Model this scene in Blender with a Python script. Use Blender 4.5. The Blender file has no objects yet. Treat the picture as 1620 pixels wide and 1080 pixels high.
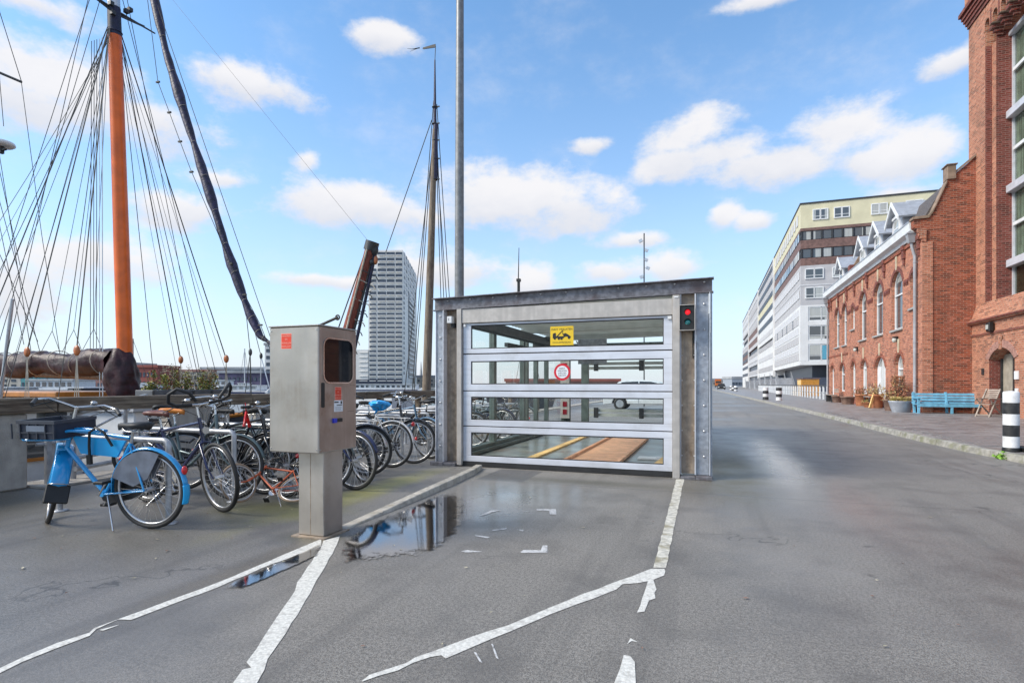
import bpy, math, random
from mathutils import Vector, Matrix
R = math.radians
rnd = random.Random(7)
sc = bpy.context.scene
COL = sc.collection
# ------------------------------------------------------------------ camera
YAW = R(19.8)
cam = bpy.data.objects.new('camera', bpy.data.cameras.new('camera'))
COL.objects.link(cam)
cam.location = (0, 0, 1.25)
cam.rotation_euler = (R(90), 0, YAW)
cam.data.sensor_width = 36
cam.data.lens = 880 / 1620 * 36
cam.data.shift_y = 68 / 1620
cam.data.clip_start = 0.05
cam.data.clip_end = 6000
sc.camera = cam
# ------------------------------------------------------------------ sky, sun, exposure
SUN_EL, SUN_AZ = R(40), R(-122)           # azimuth clockwise from +Y
sc.view_settings.view_transform = 'Standard'
sc.view_settings.look = 'None'
sc.view_settings.gamma = 1
sc.view_settings.use_curve_mapping = False
sc.view_settings.exposure = 1.2
W = bpy.data.worlds.new('World'); sc.world = W; W.use_nodes = True
wt = W.node_tree; wt.nodes.clear()
def N(t, kind, **kw):
    n = t.nodes.new(kind)
    for k, v in kw.items():
        if k.startswith('i_'): n.inputs[int(k[2:])].default_value = v
        else: setattr(n, k, v)
    return n
def mth(t, op, a, b=None, c=None, clamp=False):
    n = t.nodes.new('ShaderNodeMath'); n.operation = op; n.use_clamp = clamp
    for i, x in enumerate((a, b, c)):
        if x is None: continue
        if isinstance(x, (int, float)): n.inputs[i].default_value = x
        else: t.links.new(x, n.inputs[i])
    return n.outputs[0]
def vmth(t, op, a, b=None):
    n = t.nodes.new('ShaderNodeVectorMath'); n.operation = op
    for i, x in enumerate((a, b)):
        if x is None: continue
        if isinstance(x, (tuple, list)): n.inputs[i].default_value = x
        else: t.links.new(x, n.inputs[i])
    return n.outputs['Value'] if op in ('LENGTH', 'DOT_PRODUCT') else n.outputs[0]
def mix(t, f, a, b, mode='MIX'):
    n = t.nodes.new('ShaderNodeMix'); n.data_type = 'RGBA'; n.blend_type = mode
    for s, x in ((n.inputs[0], f), (n.inputs[6], a), (n.inputs[7], b)):
        if isinstance(x, (int, float)): s.default_value = x
        elif isinstance(x, (tuple, list)): s.default_value = (*x, 1) if len(x) == 3 else x
        else: t.links.new(x, s)
    return n.outputs[2]
def smooth(t, x, lo, hi):
    n = t.nodes.new('ShaderNodeMapRange'); n.interpolation_type = 'SMOOTHSTEP'
    t.links.new(x, n.inputs[0]); n.inputs[1].default_value = lo; n.inputs[2].default_value = hi
    return n.outputs[0]
def build_world(t):
    tc = N(t, 'ShaderNodeTexCoord')
    v = vmth(t, 'NORMALIZE', tc.outputs['Generated'])
    sp = N(t, 'ShaderNodeSeparateXYZ'); t.links.new(v, sp.inputs[0])
    x, y, z = sp.outputs
    # rotate azimuth so the seam lies behind the photographer
    fx = mth(t, 'ADD', mth(t, 'MULTIPLY', x, math.cos(YAW)), mth(t, 'MULTIPLY', y, math.sin(YAW)))
    fy = mth(t, 'ADD', mth(t, 'MULTIPLY', x, -math.sin(YAW)), mth(t, 'MULTIPLY', y, math.cos(YAW)))
    az = mth(t, 'ARCTAN2', fx, fy)
    el = mth(t, 'ARCSINE', z)
    # fractal noise in a cloud-layer space
    nz = N(t, 'ShaderNodeTexNoise', noise_dimensions='3D'); nz.inputs['Scale'].default_value = 9.5
    nz.inputs['Detail'].default_value = 7; nz.inputs['Roughness'].default_value = .62
    sv = vmth(t, 'MULTIPLY', v, (1, 1, 1.7)); t.links.new(sv, nz.inputs['Vector'])
    nw = N(t, 'ShaderNodeTexNoise', noise_dimensions='3D'); nw.inputs['Scale'].default_value = 4
    nw.inputs['Detail'].default_value = 4; t.links.new(sv, nw.inputs['Vector'])
    wv = vmth(t, 'SCALE', vmth(t, 'SUBTRACT', nw.outputs['Color'], (.5, .5, .5)))
    wv.node.inputs['Scale'].default_value = .07
    cb = N(t, 'ShaderNodeCombineXYZ'); t.links.new(az, cb.inputs[0]); t.links.new(el, cb.inputs[1])
    q = vmth(t, 'ADD', cb.outputs[0], wv)
    q = vmth(t, 'MULTIPLY', q, (1, 1, 0))
    # cumulus puffs: azimuth, elevation (rad), half width, half height, weight
    def ae(px, py):
        a = (px - 810) / 880; e = (608 - py) / 880
        return math.atan(a), math.atan(e / math.sqrt(1 + a * a))
    C = [(60,125,190,62),(60,180,150,40),(250,195,110,36),(385,135,105,42),(440,150,70,28),(60,15,120,26),(300,330,95,32),(120,410,140,52),(30,460,90,60),
         (540,325,115,34),(600,335,70,26),(605,68,60,24),(485,262,26,22),(360,285,60,15),(790,310,110,50),(860,310,120,54),(910,330,80,38),(700,415,90,30),
         (1075,215,95,36),(1055,262,75,34),(1150,240,85,30),(1230,262,120,32),(1310,205,85,44),(1440,232,75,46),(1380,250,90,32),(1140,340,28,22),(1195,348,45,15),
         (1080,415,62,24),(970,425,60,20),(1000,380,70,12),(845,440,50,22),(730,425,60,26),(1500,85,60,24),(1210,4,75,18),(945,210,40,14),(1430,300,80,20),
         (500,440,70,14),(640,410,60,26),(590,620-180,60,10)]
    cov = None; num = None; den = None
    for px, py, rx, ry in C:
        a, e = ae(px, py); a1, _ = ae(px + rx * 1.2, py); _, e1 = ae(px, py - ry * 1.25)
        d = vmth(t, 'MULTIPLY', vmth(t, 'SUBTRACT', q, (a, e, 0)), (1 / (a1 - a), 1 / (e1 - e), 0))
        l = mth(t, 'SUBTRACT', 1.0, vmth(t, 'LENGTH', d))
        cov = l if cov is None else mth(t, 'SMOOTH_MAX', cov, l, .35)
        w = mth(t, 'MAXIMUM', mth(t, 'ADD', l, .35), .0)
        s2 = N(t, 'ShaderNodeSeparateXYZ'); t.links.new(d, s2.inputs[0])
        nn = mth(t, 'MULTIPLY', w, s2.outputs[1])
        num = nn if num is None else mth(t, 'ADD', num, nn)
        den = w if den is None else mth(t, 'ADD', den, w)
    nzc = mth(t, 'SUBTRACT', nz.outputs['Fac'], .5)
    base = mth(t, 'ADD', cov, mth(t, 'MULTIPLY', nzc, 2.5))
    # elsewhere in the sky: scattered fields of the same clouds
    nl = N(t, 'ShaderNodeTexNoise', noise_dimensions='3D'); nl.inputs['Scale'].default_value = 2.3
    nl.inputs['Detail'].default_value = 5; t.links.new(sv, nl.inputs['Vector'])
    away = smooth(t, mth(t, 'ABSOLUTE', az), .85, 1.15)
    up = smooth(t, el, .62, .8)
    els = mth(t, 'MULTIPLY', mth(t, 'MAXIMUM', away, up), mth(t, 'ADD', mth(t, 'MULTIPLY', nl.outputs['Fac'], 5), -2.4))
    field = mth(t, 'MAXIMUM', base, mth(t, 'ADD', els, mth(t, 'MULTIPLY', nzc, .8)))
    dens = smooth(t, field, -.06, .72)
    under = mth(t, 'DIVIDE', num, mth(t, 'MAXIMUM', den, .02))
    # clear sky
    sky = N(t, 'ShaderNodeTexSky', sky_type='NISHITA', sun_disc=False, sun_elevation=SUN_EL, sun_rotation=SUN_AZ % (2 * math.pi))
    sky.air_density = 1.0; sky.dust_density = .6; sky.ozone_density = 2.2
    clear = mix(t, 1.0, sky.outputs[0], SKY_TINT, 'MULTIPLY')
    hz = mth(t, 'POWER', mth(t, 'SUBTRACT', 1.0, mth(t, 'MAXIMUM', z, 0.0)), 3.8)
    clear = mix(t, mth(t, 'MULTIPLY', hz, .93, clamp=True), clear, HORIZON)
    shade = smooth(t, mth(t, 'ADD', under, mth(t, 'MULTIPLY', nzc, 1.3)), -.75, .5)
    cl = mix(t, shade, CLOUD_LO, CLOUD_HI)
    out = mix(t, mth(t, 'MULTIPLY', dens, .93), clear, cl)
    bg = N(t, 'ShaderNodeBackground'); bg.inputs[1].default_value = 0.1
    t.links.new(out, bg.inputs[0])
    o = N(t, 'ShaderNodeOutputWorld'); t.links.new(bg.outputs[0], o.inputs[0])
SKY_TINT = (.77, 1.07, 1.18)
HORIZON = (3.65, 3.72, 4.2)
CLOUD_HI = (4.25, 4.15, 4.15)
CLOUD_LO = (3.4, 3.45, 3.7)
build_world(wt)
W.cycles.sampling_method = 'MANUAL'; W.cycles.sample_map_resolution = 512
sun = bpy.data.objects.new('sun', bpy.data.lights.new('sun', 'SUN'))
COL.objects.link(sun)
sd = Vector((math.sin(SUN_AZ) * math.cos(SUN_EL), math.cos(SUN_AZ) * math.cos(SUN_EL), math.sin(SUN_EL)))
sun.rotation_euler = sd.to_track_quat('Z', 'Y').to_euler()
sun.data.energy = 2.1; sun.data.angle = R(24); sun.data.color = (1, .93, .82)
# ------------------------------------------------------------------ measured rays of the survey (pixels of the photograph to places)
CT, ST = math.cos(YAW), math.sin(YAW)
def D(px, py):
    a = (px - 810) / 880
    return Vector((a * CT - ST, a * ST + CT, -(py - 608) / 880))
def G(px, py, z=0.0):
    d = D(px, py); k = (z - 1.25) / d.z; return Vector((d.x * k, d.y * k, z))
def PX(px, py, x):
    d = D(px, py); k = x / d.x; return Vector((x, d.y * k, 1.25 + d.z * k))
def PY(px, py, y):
    d = D(px, py); k = y / d.y; return Vector((d.x * k, y, 1.25 + d.z * k))
def PD(px, py, dist):
    d = D(px, py); return Vector((d.x * dist, d.y * dist, 1.25 + d.z * dist))
# ------------------------------------------------------------------ mesh helpers
INV = {}
def tag(o, label=None, cat=None, group=None, kind=None):
    if label: o['label'] = label
    if cat: o['category'] = cat
    if group: o['group'] = group
    if kind: o['kind'] = kind
    return o
def thing(name, label, cat, loc=(0, 0, 0), rot=(0, 0, 0), group=None, world=False, scale=1):
    """Empty at the base of a thing; world=True: its parts are modelled in world coordinates."""
    o = bpy.data.objects.new(name, None); COL.objects.link(o)
    o.location = loc; o.rotation_euler = rot; o.scale = (scale,) * 3
    o.empty_display_size = .2
    tag(o, label, cat, group)
    if world: INV[o.name] = Matrix.Translation(-Vector(loc))
    return o
class MB:
    def __init__(s): s.v = []; s.f = []; s.m = []; s.s = []; s.M = None
    def add(s, vs, fs, mi=0, sm=False):
        o = len(s.v)
        if s.M is not None: vs = [s.M @ Vector(v) for v in vs]
        s.v += [tuple(v) for v in vs]
        s.f += [tuple(i + o for i in f) for f in fs]
        s.m += [mi] * len(fs); s.s += [sm] * len(fs)
        return s
    def hexa(s, p, mi=0):      # p: 4 bottom points (ccw seen from above) then 4 top points
        return s.add(p, [(3, 2, 1, 0), (4, 5, 6, 7), (0, 1, 5, 4), (1, 2, 6, 5), (2, 3, 7, 6), (3, 0, 4, 7)], mi)
    def box(s, x0, x1, y0, y1, z0, z1, mi=0):
        if x0 > x1: x0, x1 = x1, x0
        if y0 > y1: y0, y1 = y1, y0
        if z0 > z1: z0, z1 = z1, z0
        return s.hexa([(x0, y0, z0), (x1, y0, z0), (x1, y1, z0), (x0, y1, z0), (x0, y0, z1), (x1, y0, z1), (x1, y1, z1), (x0, y1, z1)], mi)
    def obox(s, c, size, rot=None, mi=0):
        a, b, d = [q / 2 for q in size]; c = Vector(c)
        m = rot if rot is not None else Matrix.Identity(3)
        pts = [(-a, -b, -d), (a, -b, -d), (a, b, -d), (-a, b, -d), (-a, -b, d), (a, -b, d), (a, b, d), (-a, b, d)]
        return s.hexa([c + m @ Vector(p) for p in pts], mi)
    def bar(s, p, q, w, h, up=(0, 0, 1), mi=0):
        p = Vector(p); q = Vector(q); d = q - p; L = d.length
        if L < 1e-6: return s
        x = d / L; u = Vector(up)
        if abs(x.dot(u)) > .98: u = Vector((1, 0, 0))
        y = u.cross(x).normalized(); z = x.cross(y)
        m = Matrix((x, y, z)).transposed()
        return s.obox((p + q) / 2, (L, w, h), m, mi)
    def tube(s, pts, r, n=8, closed=False, mi=0, caps=True, flat=1.0):
        pts = [Vector(p) for p in pts]; k = len(pts)
        if not isinstance(r, (list, tuple)): r = [r] * k
        vs = []; up = None
        for i, p in enumerate(pts):
            a = pts[(i - 1) % k] if (closed or i > 0) else p
            b = pts[(i + 1) % k] if (closed or i < k - 1) else p
            d = (b - a).normalized()
            if up is None:
                up = Vector((0, 0, 1)) if abs(d.z) < .9 else Vector((0, 1, 0))
            e = d.cross(up)
            if e.length < 1e-5: e = d.orthogonal()
            e.normalize(); up = e.cross(d).normalized()
            for j in range(n):
                t = 2 * math.pi * j / n
                vs.append(p + e * math.cos(t) * r[i] + up * math.sin(t) * r[i] * flat)
        fs = []
        for i in range(k if closed else k - 1):
            for j in range(n):
                a = i * n + j; b = i * n + (j + 1) % n; c = ((i + 1) % k) * n + (j + 1) % n; d2 = ((i + 1) % k) * n + j
                fs.append((a, b, c, d2))
        s.add(vs, fs, mi, n > 4)
        if caps and not closed:
            s.add(vs[:n], [tuple(reversed(range(n)))], mi); s.add(vs[-n:], [tuple(range(n))], mi)
        return s
    def cyl(s, p, q, r, n=12, mi=0, r2=None):
        return s.tube([p, q], [r, r if r2 is None else r2], n, mi=mi)
    def ring(s, c, ax, Rr, r, n=36, k=6, mi=0, flat=1.0):
        c = Vector(c); ax = Vector(ax).normalized(); e = ax.orthogonal().normalized(); g = ax.cross(e)
        vs = []; fs = []
        for i in range(n):
            t = 2 * math.pi * i / n; u = e * math.cos(t) + g * math.sin(t)
            for j in range(k):
                w = 2 * math.pi * j / k
                vs.append(c + u * (Rr + r * math.cos(w)) + ax * r * flat * math.sin(w))
        for i in range(n):
            for j in range(k):
                fs.append((i * k + j, ((i + 1) % n) * k + j, ((i + 1) % n) * k + (j + 1) % k, i * k + (j + 1) % k))
        return s.add(vs, fs, mi, True)
    def lathe(s, c, prof, n=20, mi=0, ax='z', cap=True):
        c = Vector(c); vs = []; fs = []
        for r, h in prof:
            for j in range(n):
                t = 2 * math.pi * j / n; a, b = r * math.cos(t), r * math.sin(t)
                vs.append(c + (Vector((a, b, h)) if ax == 'z' else Vector((h, a, b)) if ax == 'x' else Vector((b, h, a))))
        for i in range(len(prof) - 1):
            for j in range(n):
                fs.append((i * n + j, i * n + (j + 1) % n, (i + 1) * n + (j + 1) % n, (i + 1) * n + j))
        s.add(vs, fs, mi, True)
        if cap:
            s.add(vs[:n], [tuple(reversed(range(n)))], mi); s.add(vs[-n:], [tuple(range(n))], mi)
        return s
    def prism(s, poly, ax, d0, d1, mi=0):
        """poly: 2-D outline; ax 'x': (y,z) pairs pushed along x; 'y': (x,z); 'z': (x,y)"""
        f = {'x': lambda a, b, d: (d, a, b), 'y': lambda a, b, d: (a, d, b), 'z': lambda a, b, d: (a, b, d)}[ax]
        n = len(poly)
        vs = [f(a, b, d0) for a, b in poly] + [f(a, b, d1) for a, b in poly]
        fs = [tuple(range(n)), tuple(reversed(range(n, 2 * n)))] + [(i, i + n, (i + 1) % n + n, (i + 1) % n) for i in range(n)]
        return s.add(vs, fs, mi)
    def ball(s, c, r, n=10, m=6, mi=0, sq=(1, 1, 1)):
        c = Vector(c); vs = []; fs = []
        for i in range(m + 1):
            a = math.pi * i / m
            for j in range(n):
                t = 2 * math.pi * j / n
                vs.append(c + Vector((r * math.sin(a) * math.cos(t) * sq[0], r * math.sin(a) * math.sin(t) * sq[1], r * math.cos(a) * sq[2])))
        for i in range(m):
            for j in range(n):
                fs.append((i * n + j, (i + 1) * n + j, (i + 1) * n + (j + 1) % n, i * n + (j + 1) % n))
        return s.add(vs, fs, mi, True)
    def leaf(s, c, size, mi=0, asp=2.2):
        c = Vector(c)
        a = Vector((rnd.gauss(0, 1), rnd.gauss(0, 1), rnd.gauss(0, 1))).normalized(); b = a.orthogonal().normalized()
        a, b = a * size * asp / 2, b * size / 2
        return s.add([c - a, c - b, c + a, c + b], [(0, 1, 2, 3)], mi)
    def text(s, txt, size, M, mi=0, align='CENTER'):
        cu = bpy.data.curves.new('t', 'FONT'); cu.body = txt; cu.size = size; cu.align_x = align; cu.align_y = 'CENTER'; cu.resolution_u = 2
        ob = bpy.data.objects.new('t', cu); me = bpy.data.meshes.new_from_object(ob)
        s.add([M @ v.co for v in me.vertices], [tuple(p.vertices) for p in me.polygons], mi)
        bpy.data.objects.remove(ob); bpy.data.curves.remove(cu); bpy.data.meshes.remove(me)
        return s
    def mesh(s, name, mats):
        me = bpy.data.meshes.new(name); me.from_pydata(s.v, [], s.f)
        for m in mats: me.materials.append(m)
        me.polygons.foreach_set('material_index', s.m); me.polygons.foreach_set('use_smooth', s.s)
        me.update(); return me
    def build(s, name, mats, parent=None, bevel=0, label=None, **kw):
        if not isinstance(mats, (list, tuple)): mats = [mats]
        o = bpy.data.objects.new(name, s.mesh(name, mats)); COL.objects.link(o)
        if parent is not None:
            o.parent = parent
            if parent.name in INV: o.matrix_parent_inverse = INV[parent.name]
        if bevel:
            b = o.modifiers.new('b', 'BEVEL'); b.width = bevel; b.segments = 1; b.limit_method = 'ANGLE'
        tag(o, label, **kw)
        return o
def inst(me, name, parent, M):
    """another part that shares a mesh; M is its place in the frame of its parent's parts"""
    o = bpy.data.objects.new(name, me); COL.objects.link(o); o.parent = parent
    if parent is not None and parent.name in INV: o.matrix_parent_inverse = INV[parent.name]
    o.matrix_basis = M
    return o
T = Matrix.Translation
def RZ(a): return Matrix.Rotation(a, 4, 'Z')
def copy_tree(o, parent=None):
    c = o.copy(); COL.objects.link(c)
    if parent is not None: c.parent = parent; c.matrix_parent_inverse = o.matrix_parent_inverse
    for ch in list(o.children): copy_tree(ch, c)
    return c
# ------------------------------------------------------------------ materials
def mat(name, col, rough=.6, metal=0.0, var=.12, scale=6.0, bump=.0, bscale=40., dirt=None, dscale=1.5, damt=.5, spec=.5, coat=0, streak=None, emis=None, trans=0, rvar=.0):
    m = bpy.data.materials.new(name); m.use_nodes = True; t = m.node_tree
    b = t.nodes['Principled BSDF']
    tc = N(t, 'ShaderNodeTexCoord'); co = tc.outputs['Object']
    n1 = N(t, 'ShaderNodeTexNoise'); n1.inputs['Scale'].default_value = scale; n1.inputs['Detail'].default_value = 5; t.links.new(co, n1.inputs['Vector'])
    dk = tuple(c * (1 - var * 1.6) for c in col); lt = tuple(min(1, c * (1 + var)) for c in col)
    c = mix(t, smooth(t, n1.outputs['Fac'], .3, .7), dk, lt)
    if dirt:
        n2 = N(t, 'ShaderNodeTexNoise'); n2.inputs['Scale'].default_value = dscale; n2.inputs['Detail'].default_value = 6; n2.inputs['Roughness'].default_value = .65
        t.links.new(co, n2.inputs['Vector'])
        c = mix(t, mth(t, 'MULTIPLY', smooth(t, n2.outputs['Fac'], .48, .68), damt), c, dirt)
    if streak:
        mp = vmth(t, 'MULTIPLY', co, streak[1]); n3 = N(t, 'ShaderNodeTexNoise'); n3.inputs['Scale'].default_value = 1; n3.inputs['Detail'].default_value = 6
        t.links.new(mp, n3.inputs['Vector'])
        c = mix(t, mth(t, 'MULTIPLY', smooth(t, n3.outputs['Fac'], .42, .62), streak[2]), c, streak[0])
    t.links.new(c, b.inputs['Base Color'])
    b.inputs['Roughness'].default_value = rough; b.inputs['Metallic'].default_value = metal
    b.inputs['Specular IOR Level'].default_value = spec
    if rvar:
        t.links.new(mth(t, 'ADD', mth(t, 'MULTIPLY', mth(t, 'SUBTRACT', n1.outputs['Fac'], .5), rvar * 2), rough, clamp=True), b.inputs['Roughness'])
    if coat: b.inputs['Coat Weight'].default_value = coat; b.inputs['Coat Roughness'].default_value = .1
    if emis:
        b.inputs['Emission Color'].default_value = (*emis[0], 1); b.inputs['Emission Strength'].default_value = emis[1]
    if bump:
        nb = N(t, 'ShaderNodeTexNoise'); nb.inputs['Scale'].default_value = bscale; nb.inputs['Detail'].default_value = 4; t.links.new(co, nb.inputs['Vector'])
        bp = N(t, 'ShaderNodeBump'); bp.inputs['Strength'].default_value = bump; bp.inputs['Distance'].default_value = .02
        t.links.new(nb.outputs['Fac'], bp.inputs['Height']); t.links.new(bp.outputs[0], b.inputs['Normal'])
    return m
def glass_mat(name, tint=(.9, .96, .94), ior=1.5, rough=.01, dirt=0.0):
    m = bpy.data.materials.new(name); m.use_nodes = True; t = m.node_tree; t.nodes.clear()
    tr = N(t, 'ShaderNodeBsdfTransparent'); tr.inputs[0].default_value = (*tint, 1)
    gl = N(t, 'ShaderNodeBsdfGlossy'); gl.inputs['Roughness'].default_value = rough
    ge = N(t, 'ShaderNodeNewGeometry'); f0 = ((ior - 1) / (ior + 1)) ** 2
    cs = mth(t, 'ABSOLUTE', vmth(t, 'DOT_PRODUCT', ge.outputs['Normal'], ge.outputs['Incoming']))
    fac = mth(t, 'ADD', f0, mth(t, 'MULTIPLY', mth(t, 'POWER', mth(t, 'SUBTRACT', 1.0, cs), 5.0), (1 - f0) * .6))
    mx = N(t, 'ShaderNodeMixShader'); t.links.new(fac, mx.inputs[0]); t.links.new(tr.outputs[0], mx.inputs[1]); t.links.new(gl.outputs[0], mx.inputs[2])
    last = mx.outputs[0]
    if dirt:
        tc = N(t, 'ShaderNodeTexCoord'); n = N(t, 'ShaderNodeTexNoise'); n.inputs['Scale'].default_value = 3; n.inputs['Detail'].default_value = 6; t.links.new(tc.outputs['Object'], n.inputs['Vector'])
        df = N(t, 'ShaderNodeBsdfDiffuse'); df.inputs[0].default_value = (.5, .5, .48, 1)
        m2 = N(t, 'ShaderNodeMixShader'); t.links.new(mth(t, 'MULTIPLY', n.outputs['Fac'], dirt), m2.inputs[0]); t.links.new(last, m2.inputs[1]); t.links.new(df.outputs[0], m2.inputs[2]); last = m2.outputs[0]
    o = N(t, 'ShaderNodeOutputMaterial'); t.links.new(last, o.inputs[0])
    return m
def window_glass(name, inner=(.05, .06, .07), curtain=.35, cells=(1.3, 1.3, 3.0), tintc=(.45, .46, .44)):
    """pane seen from outside: dark room or pale curtain behind a mirror-like surface; varies from pane to pane"""
    m = bpy.data.materials.new(name); m.use_nodes = True; t = m.node_tree; b = t.nodes['Principled BSDF']
    oi = N(t, 'ShaderNodeObjectInfo'); tc = N(t, 'ShaderNodeTexCoord')
    ge = N(t, 'ShaderNodeNewGeometry')
    cell = vmth(t, 'FLOOR', vmth(t, 'DIVIDE', ge.outputs['Position'], cells))
    wn = N(t, 'ShaderNodeTexWhiteNoise'); t.links.new(cell, wn.inputs['Vector'])
    k = mth(t, 'LESS_THAN', wn.outputs['Value'], curtain)
    fl = N(t, 'ShaderNodeTexNoise'); fl.inputs['Scale'].default_value = 1
    t.links.new(vmth(t, 'MULTIPLY', ge.outputs['Position'], (9, 9, .3)), fl.inputs['Vector'])
    cc = mix(t, fl.outputs['Fac'], tuple(q * .6 for q in tintc), tintc)
    t.links.new(mix(t, k, inner, cc), b.inputs['Base Color'])
    b.inputs['Roughness'].default_value = .04; b.inputs['IOR'].default_value = 1.6; b.inputs['Specular IOR Level'].default_value = .9
    return m
def brick_mat(name, c1, c2, mortar, bw=.22, bh=.075, joint=.009, dirtc=(.1, .06, .05), damt=.35, var=.0, bump=.6):
    m = bpy.data.materials.new(name); m.use_nodes = True; t = m.node_tree; b = t.nodes['Principled BSDF']
    ge = N(t, 'ShaderNodeNewGeometry'); sp = N(t, 'ShaderNodeSeparateXYZ'); t.links.new(ge.outputs['Position'], sp.inputs[0])
    sn = N(t, 'ShaderNodeSeparateXYZ'); t.links.new(ge.outputs['True Normal'], sn.inputs[0])
    k = mth(t, 'GREATER_THAN', mth(t, 'ABSOLUTE', sn.outputs[0]), .5)
    u = mth(t, 'ADD', mth(t, 'MULTIPLY', k, sp.outputs[1]), mth(t, 'MULTIPLY', mth(t, 'SUBTRACT', 1.0, k), sp.outputs[0]))
    cb = N(t, 'ShaderNodeCombineXYZ'); t.links.new(u, cb.inputs[0]); t.links.new(sp.outputs[2], cb.inputs[1])
    br = N(t, 'ShaderNodeTexBrick'); t.links.new(cb.outputs[0], br.inputs['Vector'])
    br.inputs['Scale'].default_value = 1; br.inputs['Brick Width'].default_value = bw; br.inputs['Row Height'].default_value = bh
    br.inputs['Mortar Size'].default_value = joint; br.inputs['Mortar Smooth'].default_value = .2; br.inputs['Bias'].default_value = -.1
    br.inputs['Color1'].default_value = (*c1, 1); br.inputs['Color2'].default_value = (*c2, 1); br.inputs['Mortar'].default_value = (*mortar, 1)
    rw_ = mth(t, 'FLOOR', mth(t, 'DIVIDE', sp.outputs[2], bh)); cu_ = mth(t, 'FLOOR', mth(t, 'ADD', mth(t, 'DIVIDE', u, bw), mth(t, 'MULTIPLY', mth(t, 'MODULO', rw_, 2.0), .5)))
    cc_ = N(t, 'ShaderNodeCombineXYZ'); t.links.new(cu_, cc_.inputs[0]); t.links.new(rw_, cc_.inputs[1]); wn_ = N(t, 'ShaderNodeTexWhiteNoise'); t.links.new(cc_.outputs[0], wn_.inputs['Vector'])
    n1 = N(t, 'ShaderNodeTexNoise'); n1.inputs['Scale'].default_value = .9; n1.inputs['Detail'].default_value = 7; n1.inputs['Roughness'].default_value = .65; t.links.new(ge.outputs['Position'], n1.inputs['Vector'])
    n2 = N(t, 'ShaderNodeTexNoise'); n2.inputs['Scale'].default_value = 18; n2.inputs['Detail'].default_value = 3; t.links.new(ge.outputs['Position'], n2.inputs['Vector'])
    nm_ = mth(t, 'SUBTRACT', 1.0, br.outputs['Fac'])
    cb2 = mix(t, mth(t, 'MULTIPLY', mth(t, 'MULTIPLY', mth(t, 'GREATER_THAN', wn_.outputs['Value'], .80), nm_), .6), br.outputs['Color'], tuple(q * .35 for q in c2))
    cb2 = mix(t, mth(t, 'MULTIPLY', mth(t, 'MULTIPLY', mth(t, 'LESS_THAN', wn_.outputs['Value'], .14), nm_), .45), cb2, tuple(min(1, q * 1.25 + .06) for q in c1))
    st_ = N(t, 'ShaderNodeTexNoise'); st_.inputs['Scale'].default_value = 1; st_.inputs['Detail'].default_value = 6; t.links.new(vmth(t, 'MULTIPLY', ge.outputs['Position'], (1.6, 1.6, .22)), st_.inputs['Vector'])
    cb2 = mix(t, mth(t, 'MULTIPLY', smooth(t, st_.outputs['Fac'], .52, .7), .25), cb2, mix(t, 1.0, cb2, (.45, .42, .42), 'MULTIPLY'))
    c = mix(t, mth(t, 'MULTIPLY', smooth(t, n1.outputs['Fac'], .5, .72), damt), cb2, dirtc)
    c = mix(t, smooth(t, n2.outputs['Fac'], .2, .8), mix(t, .28, c, (0.02, 0.01, 0.01)), c)
    t.links.new(c, b.inputs['Base Color']); b.inputs['Roughness'].default_value = .85
    bp = N(t, 'ShaderNodeBump'); bp.inputs['Strength'].default_value = bump; bp.inputs['Distance'].default_value = .012; bp.invert = True
    t.links.new(br.outputs['Fac'], bp.inputs['Height']); t.links.new(bp.outputs[0], b.inputs['Normal'])
    return m
def wood_mat(name, dark, light, axis=0, rough=.75, scale=3., moss=None):
    m = bpy.data.materials.new(name); m.use_nodes = True; t = m.node_tree; b = t.nodes['Principled BSDF']
    tc = N(t, 'ShaderNodeTexCoord'); s = [30, 30, 30]; s[axis] = 1.2
    n = N(t, 'ShaderNodeTexNoise'); n.inputs['Scale'].default_value = scale / 3; n.inputs['Detail'].default_value = 6; n.inputs['Roughness'].default_value = .7
    t.links.new(vmth(t, 'MULTIPLY', tc.outputs['Object'], s), n.inputs['Vector'])
    n2 = N(t, 'ShaderNodeTexNoise'); n2.inputs['Scale'].default_value = 2.2; n2.inputs['Detail'].default_value = 5; t.links.new(tc.outputs['Object'], n2.inputs['Vector'])
    c = mix(t, smooth(t, n.outputs['Fac'], .33, .62), dark, light)
    c = mix(t, mth(t, 'MULTIPLY', smooth(t, n2.outputs['Fac'], .5, .7), .5), c, moss or tuple(q * .6 for q in dark))
    t.links.new(c, b.inputs['Base Color']); b.inputs['Roughness'].default_value = rough
    bp = N(t, 'ShaderNodeBump'); bp.inputs['Strength'].default_value = .5; bp.inputs['Distance'].default_value = .006
    t.links.new(n.outputs['Fac'], bp.inputs['Height']); t.links.new(bp.outputs[0], b.inputs['Normal'])
    return m
def lin(r, g, b):
    f = lambda c: (c / 255 / 12.92) if c <= 10 else ((c / 255 + .055) / 1.055) ** 2.4
    return (f(r), f(g), f(b))
M = {}
M['white'] = mat('white_paint', (.72, .73, .74), .45, var=.05, dirt=(.4, .39, .36), damt=.35)
M['alu'] = mat('aluminium_frame', (.66, .68, .74), .38, metal=.25, var=.05, scale=2, dirt=(.36, .35, .34), dscale=2.5, damt=.3, streak=((.5, .5, .52), (1.5, 1.5, 22), .3))
M['beige_steel'] = mat('dull_beige_steel', (.46, .43, .40), .5, metal=.2, var=.08, scale=9, dirt=(.28, .26, .24), damt=.35, streak=((.33, .31, .29), (14, 14, .9), .35))
M['galv'] = mat('galvanised_steel', (.33, .355, .40), .45, metal=.45, var=.14, scale=16, dirt=(.17, .165, .165), dscale=3, damt=.4, bump=.15, bscale=120, rvar=.2)
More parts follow.
